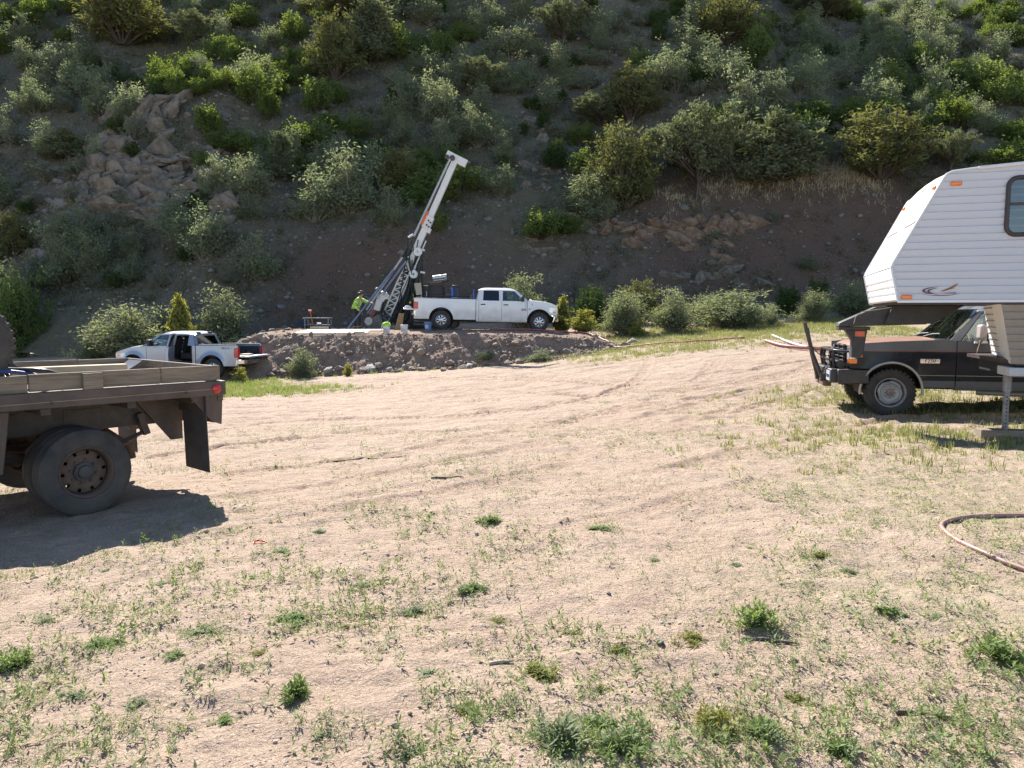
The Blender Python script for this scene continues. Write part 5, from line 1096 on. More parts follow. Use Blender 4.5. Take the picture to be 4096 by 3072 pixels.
# power pack: dark frame with engine, muffler, tank, lamps
bx0, bx1 = rp(1672, 1130), rp(1800, 1130); zb0 = .55; eng = MB(); eng.box(((bx0.x + bx1.x) / 2, .6, 1.15), (bx1.x - bx0.x, 1.3, 1.0)); eng.box(((bx0.x + bx1.x) / 2 - .1, .6, 1.85), (bx1.x - bx0.x - .5, 1.0, .45)); eng.build('engine_housing', M('engine_dark', (.03, .028, .03), .6, col2=(.06, .05, .05)), rig, 30, .03)
sk_ = MB()
for y_ in (.0, 1.2): sk_.box(((bx0.x + bx1.x) / 2 - .3, y_, .45), (3.4, .14, .2))
for x_ in (bx0.x - .6, bx0.x + .4, bx1.x): sk_.box((x_, .6, .45), (.12, 1.4, .14))
sk_.build('skid', rig_black, rig, 30, .01)
tk = MB()
for y_ in (-.05, 1.25):
    P_ = []
    for i in range(28):
        a = 2 * math.pi * i / 28; cx = 1.2 * (1 if math.cos(a) > 0 else -1); P_.append(Vector(((bx0.x + bx1.x) / 2 - .3 + cx + .22 * math.cos(a), y_, .24 + .22 * math.sin(a))))
    tk.prism(P_, (0, .28, 0))
tk.build('crawler_track', rubber, rig, 30, .02)
MB().cyl(rp(1732, 1113, .3), rp(1786, 1106, .3), .12, n=18).build('muffler', M('muffler_silver', (.55, .55, .56), .3, .7), rig, 30); rod(rp(1767, 1094, .3), rp(1767, 1106, .3), .03, rig_black, 'exhaust_stub')
ca = MB(); ca.beam(rp(1712, 1130, .1), rp(1790, 1122, .1), .9, .05); ca.build('canopy', M('canopy_dark', (.06, .055, .06), .4), rig, 30)
for u, v0, v1 in ((1690, 1093, 1300), (1716, 1130, 1230), (1770, 1125, 1230), (1686, 1000, 1240)): rod(rp(u, v0, -.1), rp(u, v1, -.1), .035, rig_black, 'post')
for u, v in ((1691, 1090), (1690, 1000)): ll = MB(); ll.box(rp(u, v, -.15), (.22, .16, .10), (0, .2, 0)); ll.build('work_lamp', mast_white, rig, 30, .02)
MB().prism([rp(1661, 1132, -.3), rp(1684, 1131, -.3), rp(1688, 1178, -.3), rp(1664, 1180, -.3)], (0, .03, 0)).build('sign_panel', M('panel_cream', (.42, .38, .27), .6), rig); MB().prism([rp(1656, 1134, -.25), rp(1664, 1132, -.25), rp(1661, 1166, -.25)], (0, .03, 0)).build('sign_panel', M('panel_cream', (0, 0, 0)), rig)
rod(rp(1686, 1200, -.2), rp(1685, 1165, -.2), .018, pipe_steel, 'thin_post'); rod(rp(1707, 1200, -.2), rp(1706, 1165, -.2), .018, pipe_steel, 'thin_post')
MB().tube([rp(1652, 1200, -.5), rp(1654, 1185, -.5), rp(1650, 1175, -.5)], .012, 5).build('yellow_cord', M('cord_yellow', (.55, .45, .12), .6), rig); MB().box(rp(1641, 1210, -.5), (.09, .05, .09), (0, .6, 0)).build('yellow_tag', yellow_print, rig)
bt_ = MB(); bt_.cyl(rp(1809, 1196, -.6), rp(1808, 1150, -.6), .055); bt_.build('blue_post', blue_paint, rig, 40)
bw = MB(); bw.beam(rp(1826, 1196, .2), rp(1826, 1150, .2), .28, .3, (0, 1, 0)); bw.box(rp(1827, 1143, .2), (.42, .35, .04)); bw.build('blue_tank', M('tank_navy', (.012, .016, .05), .4), rig, 30, .015)
for u, v0 in ((1760, 1156), (1782, 1168), (1894, 1157)): rod(rp(u, v0, .2), rp(u, 1205, .2), .04, rust if u < 1800 else blue_paint, 'bracket_post')
for k in range(3): MB().beam(rp(1655, 1297 - 13 * k, -.5), rp(1735, 1297 - 13 * k, -.5), .12, .10).build('cribbing_timber', M('dark_timber', (.10, .095, .095), .85, col2=(.16, .15, .14)), rig, 0, .005)
# the drill rod being handled
e = AT(1393, 1322, 36.2); e.z = sz(e.x, 36.2) + .04
dr_ = MB(); t1 = AT(1575, 1078, 36.35); dr_.cyl(e, t1, .055, n=10); tag(dr_.build('drill_rod', pipe_blue, None, 50), 'long blue grey steel drill rod slanting from the ground, held by the worker', 'drill rod')

# ------------------------------------------------------------------ worker
def skin(name, joints, edges, mat, parent, sub=2, root=0):
    me = bpy.data.meshes.new(name); me.from_pydata([j[0] for j in joints], edges, []); me.materials.append(mat); o = link(name, me, parent)
    m = o.modifiers.new('skin', 'SKIN'); m.use_smooth_shade = True
    for i, j in enumerate(joints): v = me.skin_vertices[0].data[i]; v.radius = j[1] if hasattr(j[1], '__len__') else (j[1], j[1]); v.use_root = (i == root)
    s_ = o.modifiers.new('sub', 'SUBSURF'); s_.levels = sub; s_.render_levels = sub
    return o
WP = AT(1424, 1318, 36.6); WP.z = sz(WP.x, WP.y)
worker = thing('person', 'person in lime reflective jacket and brown hat leaning in to hold a drill rod', 'person', WP)
skinm = M('skin', (.42, .24, .17), .6, var=.08); lime = M('lime_cloth', (.36, .62, .03), .75, var=.1); trous = M('trousers', (.05, .045, .045), .85, var=.2); hatm = M('hat_brown', (.10, .06, .045), .7); silver_tape = M('reflective_tape', (.66, .66, .60), .4, var=.05)
def wl_(u, v, dy): return AT(u, v, 36.6 + dy) - WP
hipc = Vector((-.02, 0, .93)); chest = Vector((.12, -.04, 1.30)); neck = Vector((.24, -.06, 1.50)); head = Vector((.31, -.08, 1.63))
shL = chest + Vector((.06, -.20, .12)); shR = chest + Vector((.08, .18, .13)); haR = wl_(1490, 1212, -.3); elR = shR.lerp(haR, .5) + Vector((0, .02, -.05)); haL = wl_(1449, 1253, -.32); elL = Vector((.02, -.30, 1.10))
body = [(hipc, .15), (Vector((.05, -.02, 1.12)), .14), (chest, (.17, .14)), (neck, .065), (head, (.095, .105)), (head + Vector((.02, 0, .10)), .09), (shL, .075), (elL, .05), (haL.lerp(elL, .25), .035), (shR, .075), (elR, .05), (haR.lerp(elR, .22), .035),
        (Vector((-.05, -.11, .86)), .10), (Vector((.02, -.13, .50)), .065), (Vector((-.06, -.14, .09)), .045), (Vector((.06, -.15, .04)), .045), (Vector((-.02, .11, .86)), .10), (Vector((.16, .13, .50)), .065), (Vector((.10, .14, .09)), .045), (Vector((.22, .14, .04)), .045)]
be = [(0, 1), (1, 2), (2, 3), (3, 4), (4, 5), (2, 6), (6, 7), (7, 8), (2, 9), (9, 10), (10, 11), (0, 12), (12, 13), (13, 14), (14, 15), (0, 16), (16, 17), (17, 18), (18, 19)]
for base, wrist, hand in ((8, 8, haL), (11, 11, haR)):
    wv = body[wrist][0]; d = (hand - wv).normalized(); sdv = d.cross(Vector((0, 0, 1))).normalized(); up = sdv.cross(d)
    body.append((wv + d * .07, (.04, .022))); pi_ = len(body) - 1; be.append((wrist, pi_))
    for k in range(4):
        o0 = sdv * (-.03 + .02 * k); ln = (.075, .09, .085, .065)[k]
        body.append((wv + d * .11 + o0, .011)); be.append((pi_, len(body) - 1)); body.append((wv + d * (.11 + ln * .6) + o0 - up * .02, .0095)); be.append((len(body) - 2, len(body) - 1)); body.append((wv + d * (.11 + ln * .7) + o0 - up * .055, .008)); be.append((len(body) - 2, len(body) - 1))
    body.append((wv + d * .05 + sdv * -.05 - up * .01, .013)); be.append((pi_, len(body) - 1)); body.append((wv + d * .09 + sdv * -.06 - up * .03, .010)); be.append((len(body) - 2, len(body) - 1))
bod = skin('body', body, be, skinm, worker)
jk_ = [(hipc + Vector((-.03, 0, -.10)), (.22, .19)), (hipc + Vector((0, 0, .08)), .19), (Vector((.05, -.02, 1.14)), .185), (chest, (.21, .175)), (chest + Vector((.09, -.01, .14)), .10), (shL, .10), (elL, .08), (haL.lerp(elL, .33), .06), (shR, .10), (elR, .08), (haR.lerp(elR, .30), .058)]
jo = skin('jacket', jk_, [(0, 1), (1, 2), (2, 3), (3, 4), (3, 5), (5, 6), (6, 7), (3, 8), (8, 9), (9, 10)], lime, worker)
def band(c, axis, r, wd=.05, sq=1): b_ = MB(); b_.lathe([(r, -wd / 2), (r + .006, 0), (r, wd / 2)], c, axis, 16); return b_
for c_, ax_, r_2 in ((elL.lerp(haL, .22), haL - elL, .076), (elL.lerp(shL, .5), shL - elL, .09), (elR.lerp(haR, .3), haR - elR, .073), (elR.lerp(shR, .45), shR - elR, .090), (Vector((.04, -.02, 1.08)), (.2, 0, 1), .19)): band(c_, ax_, r_2).build('reflective_band', silver_tape, jo, 60)
for y_ in (-.10, .10): MB().tube([Vector((.22, y_ - .06, 1.10)), Vector((.28, y_ - .06, 1.25)), Vector((.28, y_ - .05, 1.38))], .022, 6).build('reflective_strap', silver_tape, jo, 60)
skin('trousers', [(hipc + Vector((0, 0, .02)), .165), (Vector((-.05, -.11, .84)), .115), (Vector((.02, -.13, .50)), .085), (Vector((-.06, -.14, .12)), .075), (Vector((-.02, .11, .84)), .115), (Vector((.16, .13, .50)), .085), (Vector((.10, .14, .12)), .075)], [(0, 1), (1, 2), (2, 3), (0, 4), (4, 5), (5, 6)], trous, worker)
for c_ in (Vector((-.02, -.145, .055)), Vector((.14, .14, .055))): bt = MB(); bt.sph(c_, .1, 12, (1.45, .5, .55)); bt.build('boot', M('boot_brown', (.06, .04, .03), .7), worker, 60)
hc = head + Vector((.01, 0, .075)); ht = MB(); ht.lathe([(.19, -.03), (.185, -.015), (.12, .0), (.115, .06), (.09, .095), (.001, .105)], hc, (.25, 0, 1), 22); ht.build('hat', hatm, worker, 50)
fa = MB(); fa.sph(head + Vector((.098, -.01, .005)), .018, 8, (1, .8, 1.4)); fa.sph(head + Vector((.03, -.10, .0)), .022, 8, (.7, .5, 1.3)); fa.sph(head + Vector((.03, .09, .0)), .022, 8, (.7, .5, 1.3)); fa.build('nose_and_ears', skinm, bod, 60)
ey = MB(); ey.sph(head + Vector((.088, -.045, .02)), .012, 8); ey.sph(head + Vector((.09, .03, .02)), .012, 8); ey.box(head + Vector((.09, -.01, -.045)), (.012, .045, .008)); ey.build('eyes_and_mouth', M('dark_feature', (.06, .03, .025), .5), bod, 60)
hr = MB(); hr.sph(head + Vector((-.03, 0, .02)), .098, 12, (.9, 1, 1)); hr.build('hair', M('hair_brown', (.05, .03, .02), .8), worker, 60)

# ------------------------------------------------------------------ things standing on the pad
bucket_white = M('bucket_white', (.66, .66, .64), .45, var=.04, dust=(0, .25, (.45, .38, .3), .5)); bucket_blue = M('bucket_blue', (.10, .20, .38), .45, var=.1)
def bucket(u, Yd, mat, label, kind=0):
    p = AT(u, 1320, Yd); t = thing('bucket', label, 'bucket', (p.x, Yd, sz(p.x, Yd)))
    MB().lathe([(.001, .0), (.128, .0), (.132, .01), (.150, .32), (.158, .325), (.158, .365), (.150, .37), (.146, .365), (.126, .02), (.001, .015)], (0, 0, 0), (0, 0, 1), 26).build('pail', mat, t, 40)
    MB().lathe([(.157, .30), (.164, .305), (.164, .315), (.157, .32)], (0, 0, 0), (0, 0, 1), 26).build('rim_band', mat, t, 40)
    MB().tube([(.155 * math.cos(R(a)), -.16 - .004, .31 - .16 * math.sin(R(a))) if 0 < a < 180 else (.155 * math.cos(R(a)), -.02, .31) for a in range(0, 181, 15)], .004, 5).build('handle', pipe_steel, t, 60)
    MB().grid([[Vector((.143 * math.sin(R(a)), -.1455 * math.cos(R(a)), z)) for z in (.10, .25)] for a in range(-50, 20, 10)]).build('print', M('print_blue', (.30, .36, .45), .6, col2=(.6, .62, .63), scale=30), t, 40)
    return t, p
t1, p1 = bucket(1546, 31.55, bucket_white, 'white plastic bucket with a lime cloth stuffed on top')
cl = MB(); rc = random.Random(3); P_ = []
for i in range(9):
    a0 = i / 8; P_.append([Vector((.17 * (1 - a0 ** 2.2) * math.cos(2 * math.pi * k / 14) * (1 + .18 * math.sin(3 * k + i)), .17 * (1 - a0 ** 2.2) * math.sin(2 * math.pi * k / 14) * (1 + .18 * math.cos(2 * k + i)), .36 + .15 * a0 + .015 * math.sin(5 * k + 2 * i) - (.05 if i == 0 else 0))) for k in range(14)])
cl.grid(P_, cv=True); o = cl.build('cloth', lime, None, 60); o.location = t1.location; tag(o, 'bunched lime safety vest resting in the white bucket', 'cloth')
MB().tube([(-.16, -.06, .38), (-.185, -.06, .25), (-.18, -.06, .12)], .022, 6).build('cloth_tail', silver_tape, o, 60)
bucket(1617, 31.9, bucket_white, 'plain white plastic bucket with a blue print between the other buckets'); bucket(1712, 32.9, bucket_blue, 'blue grey plastic bucket under the back of the white pickup')
random.seed(31)
for k in range(6):   # planks
    L_ = random.uniform(2.5, 3.6); p = AT(1170 + 14 * k, 1330, 31.25 + .10 * k); z_ = sz(p.x + 1, p.y)
    pk = MB().box((L_ / 2, 0, .02), (L_, .19, .038)).build('plank', M('plank_%d' % (k % 2), (.62, .53, .41) if k % 2 else (.55, .47, .37), .8, bump=.2), None, 0, .003); pk.location = (p.x, p.y, z_ + .05 + .03 * (k // 2)); pk.rotation_euler = (R(16), R(-.3), R(random.uniform(-2, 2))); tag(pk, 'long pale plank in the pile on the edge of the drill pad', 'plank', 'planks piled on the pad edge')
p = AT(1278, 1320, 32.6)
for k in range(4):
    o = MB().box((0, 0, 0), (.74, .24, .038)).build('short_board', pale_wood, None, 0, .003); o.location = (p.x, p.y, sz(p.x, p.y) + .055 + .04 * k); o.rotation_euler = (0, 0, R(random.uniform(-3, 3))); tag(o, 'short yellow board in the neat stack behind the planks', 'board', 'stack of short boards')
def pad_at(u, v, Yd): p = AT(u, v, Yd); return Vector((p.x, Yd, sz(p.x, Yd)))
b0 = pad_at(1272, 1318, 37.4); bench = thing('work_bench', 'grey steel work bench with two rails standing on the drill pad', 'bench', b0); bsm = M('bench_grey', (.20, .21, .22), .55, .3)
for x in (-.55, .58):
    for y_ in (-.3, .3): MB().box((x, y_, .28), (.05, .05, .56)).build('leg', bsm, bench, 0, .004)
    MB().box((x, 0, .50), (.05, .64, .05)).build('cross_bar', bsm, bench)
for y_ in (-.3, .3): MB().box((0, y_, .53), (1.3, .06, .06)).build('rail', bsm, bench, 0, .004)
MB().box((0, 0, .2), (1.2, .6, .03)).build('shelf', bsm, bench)
o = MB().cyl((0, 0, 0), (-.10, .0, .62), .022).build('marker_post', orange_paint, None); o.location = b0 + Vector((-.2, -.2, .22)); tag(o, 'thin orange handled tool standing up on the work bench shelf', 'tool'); MB().box((-.11, 0, .66), (.16, .05, .08)).build('tool_head', orange_paint, o, 0, .01)
o = MB().box((0, 0, .04), (.22, .2, .08)).build('gauge_box', M('gauge_white', (.5, .52, .55), .4), None, 0, .01); o.location = b0 + Vector((.1, -.1, .215)); tag(o, 'small pale box on the work bench shelf', 'box')
y0_ = pad_at(1148, 1315, 37.6); yb_ = thing('wooden_frame', 'yellow painted wooden trestle standing beside the dark tarp bundle', 'trestle', y0_); ym = M('yellow_wood', (.42, .24, .04), .7, var=.15)
for x in (-.34, .34):
    for y_ in (-.2, .2): MB().box((x, y_, .19), (.06, .05, .38)).build('leg', ym, yb_, 0, .004)
MB().box((0, 0, .40), (.78, .48, .06)).build('top', ym, yb_, 0, .006)
def lump(name, c, s, mat, label, cat, seed, peak=0):
    rg = random.Random(seed); P_ = []
    for i in range(9):
        a = i / 8 * math.pi / 2; P_.append([Vector((s[0] * math.cos(a) ** (1 + peak) * math.cos(2 * math.pi * k / 16) * rg.uniform(.82, 1.15), s[1] * math.cos(a) ** (1 + peak) * math.sin(2 * math.pi * k / 16) * rg.uniform(.82, 1.15), s[2] * math.sin(a) * rg.uniform(.92, 1.05) - .02)) for k in range(16)])
    o = MB().grid(P_, cv=True).build(name, mat, None, 50); o.location = c; return tag(o, label, cat)
lump('tarp_bundle', pad_at(1203, 1315, 37.9), (.42, .4, .52), M('tarp_dark', (.03, .03, .04), .6), 'dark tarp bundle between the yellow trestle and the work bench', 'tarp', 2)
lump('tarp_pile', pad_at(1047, 1312, 38.2), (.34, .3, .42), M('tarp_pale', (.34, .35, .37), .6), 'pale peaked tarp pile at the left end of the gear', 'tarp', 3, .6)
for u, sx, hh, col, lab in ((1083, .5, .30, (.30, .27, .28), 'low pale cooler behind the blue tub'), (1078, .36, .22, (.09, .12, .24), 'small blue tub beside the pale tarp pile'), (1108, .32, .16, (.26, .17, .14), 'flat brown box beside the yellow trestle')):
    o = MB().box((0, 0, hh / 2), (sx, .36, hh)).build('storage_box', M('box_%d' % u, col, .6), None, 0, .02); o.location = pad_at(u, 1314, 38.4 if u == 1083 else 37.9); tag(o, lab, 'box'); MB().box((0, 0, hh + .012), (sx + .03, .39, .03)).build('lid', M('box_%d' % u, col), o, 0, .008)

# ------------------------------------------------------------------ hoses and pipes on the ground
def hose(pts, r, mat, label, name='hose', lift=0, pad=True):
    P_ = spline(pts, .12); V_ = [Vector((x, y, sz(x, y) + r * .8 + lift)) for x, y in P_]
    for _ in range(2): V_ = [V_[0]] + [Vector((b.x, b.y, (a.z + 2 * b.z + c.z) / 4)) for a, b, c in zip(V_, V_[1:], V_[2:])] + [V_[-1]]
    return tag(MB().tube(V_, r, 8).build(name, mat, None, 60), label, 'hose')
red_hose = M('red_hose', (.34, .07, .065), .5, col2=(.45, .16, .14), scale=4); pink_hose = M('pink_hose', (.34, .18, .15), .5, col2=(.44, .27, .225), scale=6)
def G2(u, v): p = gp(u, v); return (p.x, p.y)
hose([G2(*q) for q in ((5000, 2480), (4500, 2400), (4096, 2285), (3960, 2240), (3840, 2190), (3775, 2135), (3770, 2100), (3830, 2078), (3950, 2066), (4096, 2064), (4300, 2066), (4700, 2040), (5200, 2000))], .017, pink_hose, 'faded red garden hose looping over the dirt near the camper')
hp = [AT(u, 1320, Y_) for u, Y_ in ((1960, 33.3), (2010, 33.1), (2060, 33.4), (2200, 33.6), (2270, 33.6), (2350, 32.6), (2420, 31.2), (2480, 30.2), (2600, 29.4), (2750, 28.6), (2900, 28.1), (2980, 27.8))]
hose([(q.x, q.y) for q in hp], .032, red_hose, 'long red water hose running from under the white pickup along the bushes', lift=.03)
def line_h(pts, r, mat, label, name): return tag(MB().tube([Vector(q) for q in spline([tuple(q) for q in pts], .25)], r, 8).build(name, mat, None, 60), label, 'pipe')
def G3(u, v, h=.05): p = gp(u, v); return (p.x, p.y, p.z + h)
line_h([G3(3062, 1368), G3(3130, 1388), G3(3210, 1397), G3(3300, 1403), G3(3500, 1412)], .05, M('hose_pink2', (.42, .14, .13), .5), 'pink red hose leading from the berm to behind the black pickup', 'hose')
line_h([G3(3090, 1346), G3(3150, 1372), G3(3215, 1392), G3(3290, 1398), G3(3450, 1405)], .045, M('hose_grey', (.45, .44, .43), .5), 'grey hose beside the pink red hose behind the black pickup', 'hose')
line_h([G3(3230, 1401, .1), G3(3320, 1408, .1), G3(3480, 1420, .1)], .05, M('pipe_tan', (.40, .20, .11), .5), 'straight orange brown pipe end behind the brush guard', 'pipe')
line_h([G3(3690, 1548, .06), G3(3900, 1556, .06), G3(4250, 1568, .06)], .05, M('pipe_grey', (.45, .42, .40), .5), 'pale grey pipe lying on the grass beyond the black pickup', 'pipe')
line_h([G3(2275, 1285), G3(2330, 1305), G3(2420, 1315)], .04, rig_black, 'black pipe behind the yellow green bushes', 'pipe')
# small litter
p = gp(1035, 2165); st = [Vector((p.x + .05 * math.cos(a * .7) * (1 + .3 * math.sin(a)), p.y + .045 * math.sin(a * .7), sz(p.x, p.y) + .008 + .004 * math.sin(3 * a))) for a in np.arange(0, 13, .4)]; tag(MB().tube(st, .004, 5).build('string', M('orange_string', (.75, .12, .05), .6), None, 60), 'tangled bright orange string on the dirt beside the truck shadow', 'string')
random.seed(77)
for u, v, L_, lab in ((1480, 1835, .9, 'long thin dark stick lying across the wheel tracks'), (1790, 1915, .35, 'short dark stick on the bare dirt by the tracks'), (3080, 2560, .28, 'curved pale twig under the big green weed'), (2005, 1415 * 2 - 180, .12, 'short pale wood chip standing among the weeds'), (3700, 2855, .22, 'thin straight twig on the bare dirt')):
    q = gp(u, v); a = random.uniform(-.4, .4); pts = [Vector((q.x + L_ * (t / 5 - .5) * math.cos(a), q.y + L_ * (t / 5 - .5) * math.sin(a) + .03 * L_ * math.sin(t), 0)) for t in range(6)]
    tag(MB().tube([Vector((w_.x, w_.y, sz(w_.x, w_.y) + .008)) for w_ in pts], [.009, .010, .009, .008, .007, .004], 6).build('stick', M('stick_%d' % (u % 2), (.12, .09, .07) if 'dark' in lab else (.42, .34, .26), .8), None, 60), lab, 'stick')
# ------------------------------------------------------------------ plants
def leaf_quads(P, size, r, elong=1.6, up=.35, jit=.3):
    """P (n,3) centres -> quads; returns verts (4n,3)"""
    n = len(P); d = r.normal(size=(n, 3)); d[:, 2] += up; d /= np.linalg.norm(d, axis=1)[:, None] + 1e-9
    q = r.normal(size=(n, 3)); q -= (q * d).sum(1)[:, None] * d; q /= np.linalg.norm(q, axis=1)[:, None] + 1e-9
    s = size * r.uniform(1 - jit, 1 + jit, (n, 1)); a = d * s * elong * .5; b = q * s * .5
    return np.stack([P - a, P + b * .9 - a * .1, P + a, P - b * .9 - a * .1], 1).reshape(-1, 3)
def tubes(paths, radii, n=5):
    V = []; F = []; o = 0
    for p, rr in zip(paths, radii):
        p = np.asarray(p); m = len(p); t = np.gradient(p, axis=0); t /= np.linalg.norm(t, axis=1)[:, None] + 1e-9
        x = np.cross(t, [.3, .9, .1]); x /= np.linalg.norm(x, axis=1)[:, None] + 1e-9; y = np.cross(t, x); a = np.arange(n) * 2 * math.pi / n
        V.append((p[:, None] + (x[:, None] * np.cos(a)[None, :, None] + y[:, None] * np.sin(a)[None, :, None]) * np.asarray(rr)[:, None, None]).reshape(-1, 3))
        for i in range(m - 1):
            for k in range(n): F.append((o + i * n + k, o + i * n + (k + 1) % n, o + (i + 1) * n + (k + 1) % n, o + (i + 1) * n + k))
        o += m * n
    return np.vstack(V), np.array(F)
def bush(seed, H, Rr, stems, twigs, leaves, size, shape='dome', spread=.15, elong=1.6, base=.0, gap=.15, lift=.35):
    """unit: metres. returns stem mesh arrays and leaf centres"""
    r = np.random.default_rng(seed); paths = []; radii = []; L = []; lob = r.uniform(0, 6.3, 3)
    for i in range(stems):
        az = i * 2.399 + r.normal(0, .3); h = (r.random() ** .75 if shape != 'cone' else r.random() ** 1.3)
        lobe = 1 + gap * math.sin(2 * az + lob[0]) + gap * .7 * math.sin(3 * az + lob[1])
        if shape == 'dome': rad = Rr * math.sqrt(max(0, 1 - (h * .98) ** 2)) * lobe * r.uniform(.55, 1.05); z = H * (.12 + .88 * h) * r.uniform(.8, 1.05)
        elif shape == 'cone': rad = Rr * (1 - h) ** .8 * lobe * r.uniform(.6, 1.1); z = H * (.10 + .9 * h) * r.uniform(.92, 1.04)
        elif shape == 'vase': rad = Rr * (.35 + .65 * h) * r.uniform(.3, 1.05) * lobe; z = H * (.35 + .65 * r.random() ** .8) * (1 - .2 * rad / Rr)
        if shape == 'vase':
            z = H * (.22 + .7 * r.random()) * (1 - .15 * rad / Rr)
            if i % 7 == 0: z = H * r.uniform(1.0, 1.3); rad *= .7
        elif shape == 'tree': rad = Rr * (1 - .55 * abs(h - .5)) * lobe * r.uniform(.5, 1.08); z = H * (.35 + .65 * h)     # spreading tree crown
        tip = np.array([rad * math.cos(az), rad * math.sin(az), z]); b0 = np.array([.08 * Rr * math.cos(az), .08 * Rr * math.sin(az), base * z if shape in ('cone', 'tree') else 0])
        mid = b0 * .45 + tip * .55; mid[2] += lift * .3 * H * (.5 - h * .3) if shape != 'cone' else .02 * H; t = np.linspace(0, 1, 7)[:, None]
        p = b0 * (1 - t) ** 2 + 2 * mid * t * (1 - t) * .5 + mid * t * (1 - t) + tip * t ** 2
        p = (1 - t) ** 2 * b0 + 2 * t * (1 - t) * mid + t ** 2 * tip + r.normal(0, .012 * H, (7, 3)) * t
        w0 = .012 * H * r.uniform(.7, 1.3); paths.append(p); radii.append(np.linspace(w0, w0 * .25, 7))
        for j in range(twigs):
            f = r.uniform(.3 if shape == 'tree' else .15 if shape in ('cone', 'dome') else .22, 1) ** .75; k = min(int(f * 6), 5); c = p[k] * (1 - (f * 6 - k)) + p[k + 1] * (f * 6 - k)
            d = r.normal(size=3); d[2] = abs(d[2]) * .6 + .25; d /= np.linalg.norm(d); ln = spread * H * r.uniform(.5, 1.3); m = max(3, int(leaves * r.uniform(.6, 1.3)))
            s_ = r.random(m)[:, None]; L.append(c + d * ln * s_ + r.normal(0, .26 * ln, (m, 3)))
            if j % 3 == 0: q = np.array([c, c + d * ln]); paths.append(q); radii.append(np.array([w0 * .3, w0 * .1]))
    L = np.vstack(L); L[:, 2] = np.maximum(L[:, 2], .02); V, F = tubes(paths, radii, 4)
    return V, F, leaf_quads(L, size, r, elong), r
bark = M('bark', (.07, .055, .044), .9, col2=(.115, .095, .078), scale=14); greybark = M('grey_bark', (.17, .145, .12), .9, col2=(.24, .21, .18), scale=14)
L_oak = leafmat('oak_leaf', (.085, .135, .035), (.17, .225, .065), .5)
L_grey = leafmat('grey_green_leaf', (.145, .18, .105), (.25, .28, .175), .48, (1.3, 1.25, .85))
L_willow = leafmat('willow_leaf', (.16, .19, .11), (.26, .285, .17), .45, (1.3, 1.25, .8))
L_sage = leafmat('sage_leaf', (.155, .17, .12), (.22, .235, .165), .3, (1.2, 1.15, .95))
L_pinyon = leafmat('pinyon_needle', (.115, .145, .08), (.20, .225, .125), .38, (1.3, 1.2, .8))
L_juniper = leafmat('juniper_leaf', (.115, .132, .05), (.20, .21, .082), .4, (1.35, 1.2, .7))
L_dark = leafmat('dark_green_leaf', (.04, .075, .02), (.075, .12, .032), .32)
L_yellow = leafmat('yellow_green_leaf', (.20, .215, .05), (.29, .295, .09), .5)
L_weed = leafmat('weed_leaf', (.16, .215, .065), (.27, .34, .125), .45, (1.25, 1.25, .75))
L_greyweed = leafmat('grey_weed_leaf', (.20, .235, .125), (.30, .33, .19), .4, (1.2, 1.15, .9))
L_grass = leafmat('grass_blade', (.20, .22, .08), (.36, .35, .17), .45, (1.2, 1.15, .8))
L_straw = leafmat('straw', (.42, .36, .23), (.58, .51, .36), .3, (1.1, 1.05, .9))
KINDS = {}
def kind(name, leafm, barkm, variants, **kw):
    out = []
    for s in range(variants):
        V, F, Q, r = bush(hash(name) % 1 + s * 31 + sum(map(ord, name)), **kw); nq = len(Q) // 4
        tint = np.repeat(np.clip(r.normal(.5, .28, nq), 0, 1), 4); Fq = np.arange(len(Q)).reshape(-1, 4)
        sm = np_mesh(name + '_stem', V, F, [barkm], True); lm = np_mesh(name + '_leaf', Q, Fq, [leafm], False, tint)
        jm = np_mesh(name, np.vstack([V, Q]), np.vstack([F, Fq + len(V)]), [barkm, leafm], False, np.concatenate([np.zeros(len(V)), tint]), np.concatenate([np.zeros(len(F), int), np.ones(len(Fq), int)]))
        out.append((sm, lm, jm))
    KINDS[name] = out
kind('oak', L_oak, bark, 5, H=1, Rr=.62, stems=40, twigs=8, leaves=16, size=.042, spread=.19, elong=1.25, gap=.3)
kind('grey', L_grey, greybark, 6, H=1, Rr=.58, stems=34, twigs=9, leaves=16, size=.028, shape='vase', spread=.24, elong=2.4, gap=.35)
kind('sage', L_sage, greybark, 4, H=1, Rr=.8, stems=36, twigs=7, leaves=16, size=.036, shape='vase', spread=.22, elong=2.6, gap=.35)
kind('pinyon', L_pinyon, bark, 4, H=1, Rr=.50, stems=100, twigs=11, leaves=16, size=.0165, shape='tree', spread=.085, elong=2.8, base=.55, gap=.3)
kind('juniper', L_juniper, bark, 4, H=1, Rr=.44, stems=85, twigs=9, leaves=14, size=.017, shape='dome', spread=.10, elong=2.6, gap=.28)
kind('cone', L_pinyon, bark, 3, H=1, Rr=.38, stems=110, twigs=8, leaves=15, size=.018, shape='cone', spread=.09, elong=2.8, base=.6, gap=.2)
kind('ycone', L_yellow, bark, 2, H=1, Rr=.30, stems=80, twigs=7, leaves=12, size=.026, shape='cone', spread=.09, elong=2.6, base=.55)
kind('willow', L_willow, greybark, 5, H=1, Rr=.5, stems=52, twigs=11, leaves=16, size=.021, shape='vase', spread=.22, elong=2.8, gap=.3)
kind('dark', L_dark, bark, 3, H=1, Rr=.5, stems=60, twigs=8, leaves=14, size=.028, shape='dome', spread=.13, elong=2)
kind('yellow', L_yellow, bark, 2, H=1, Rr=.45, stems=50, twigs=8, leaves=13, size=.028, shape='vase', spread=.16, elong=2.6)
kind('green', L_oak, bark, 2, H=1, Rr=.6, stems=60, twigs=9, leaves=18, size=.026, spread=.15, elong=1.4, gap=.25)
PLACED = []
rp_ = random.Random(9)
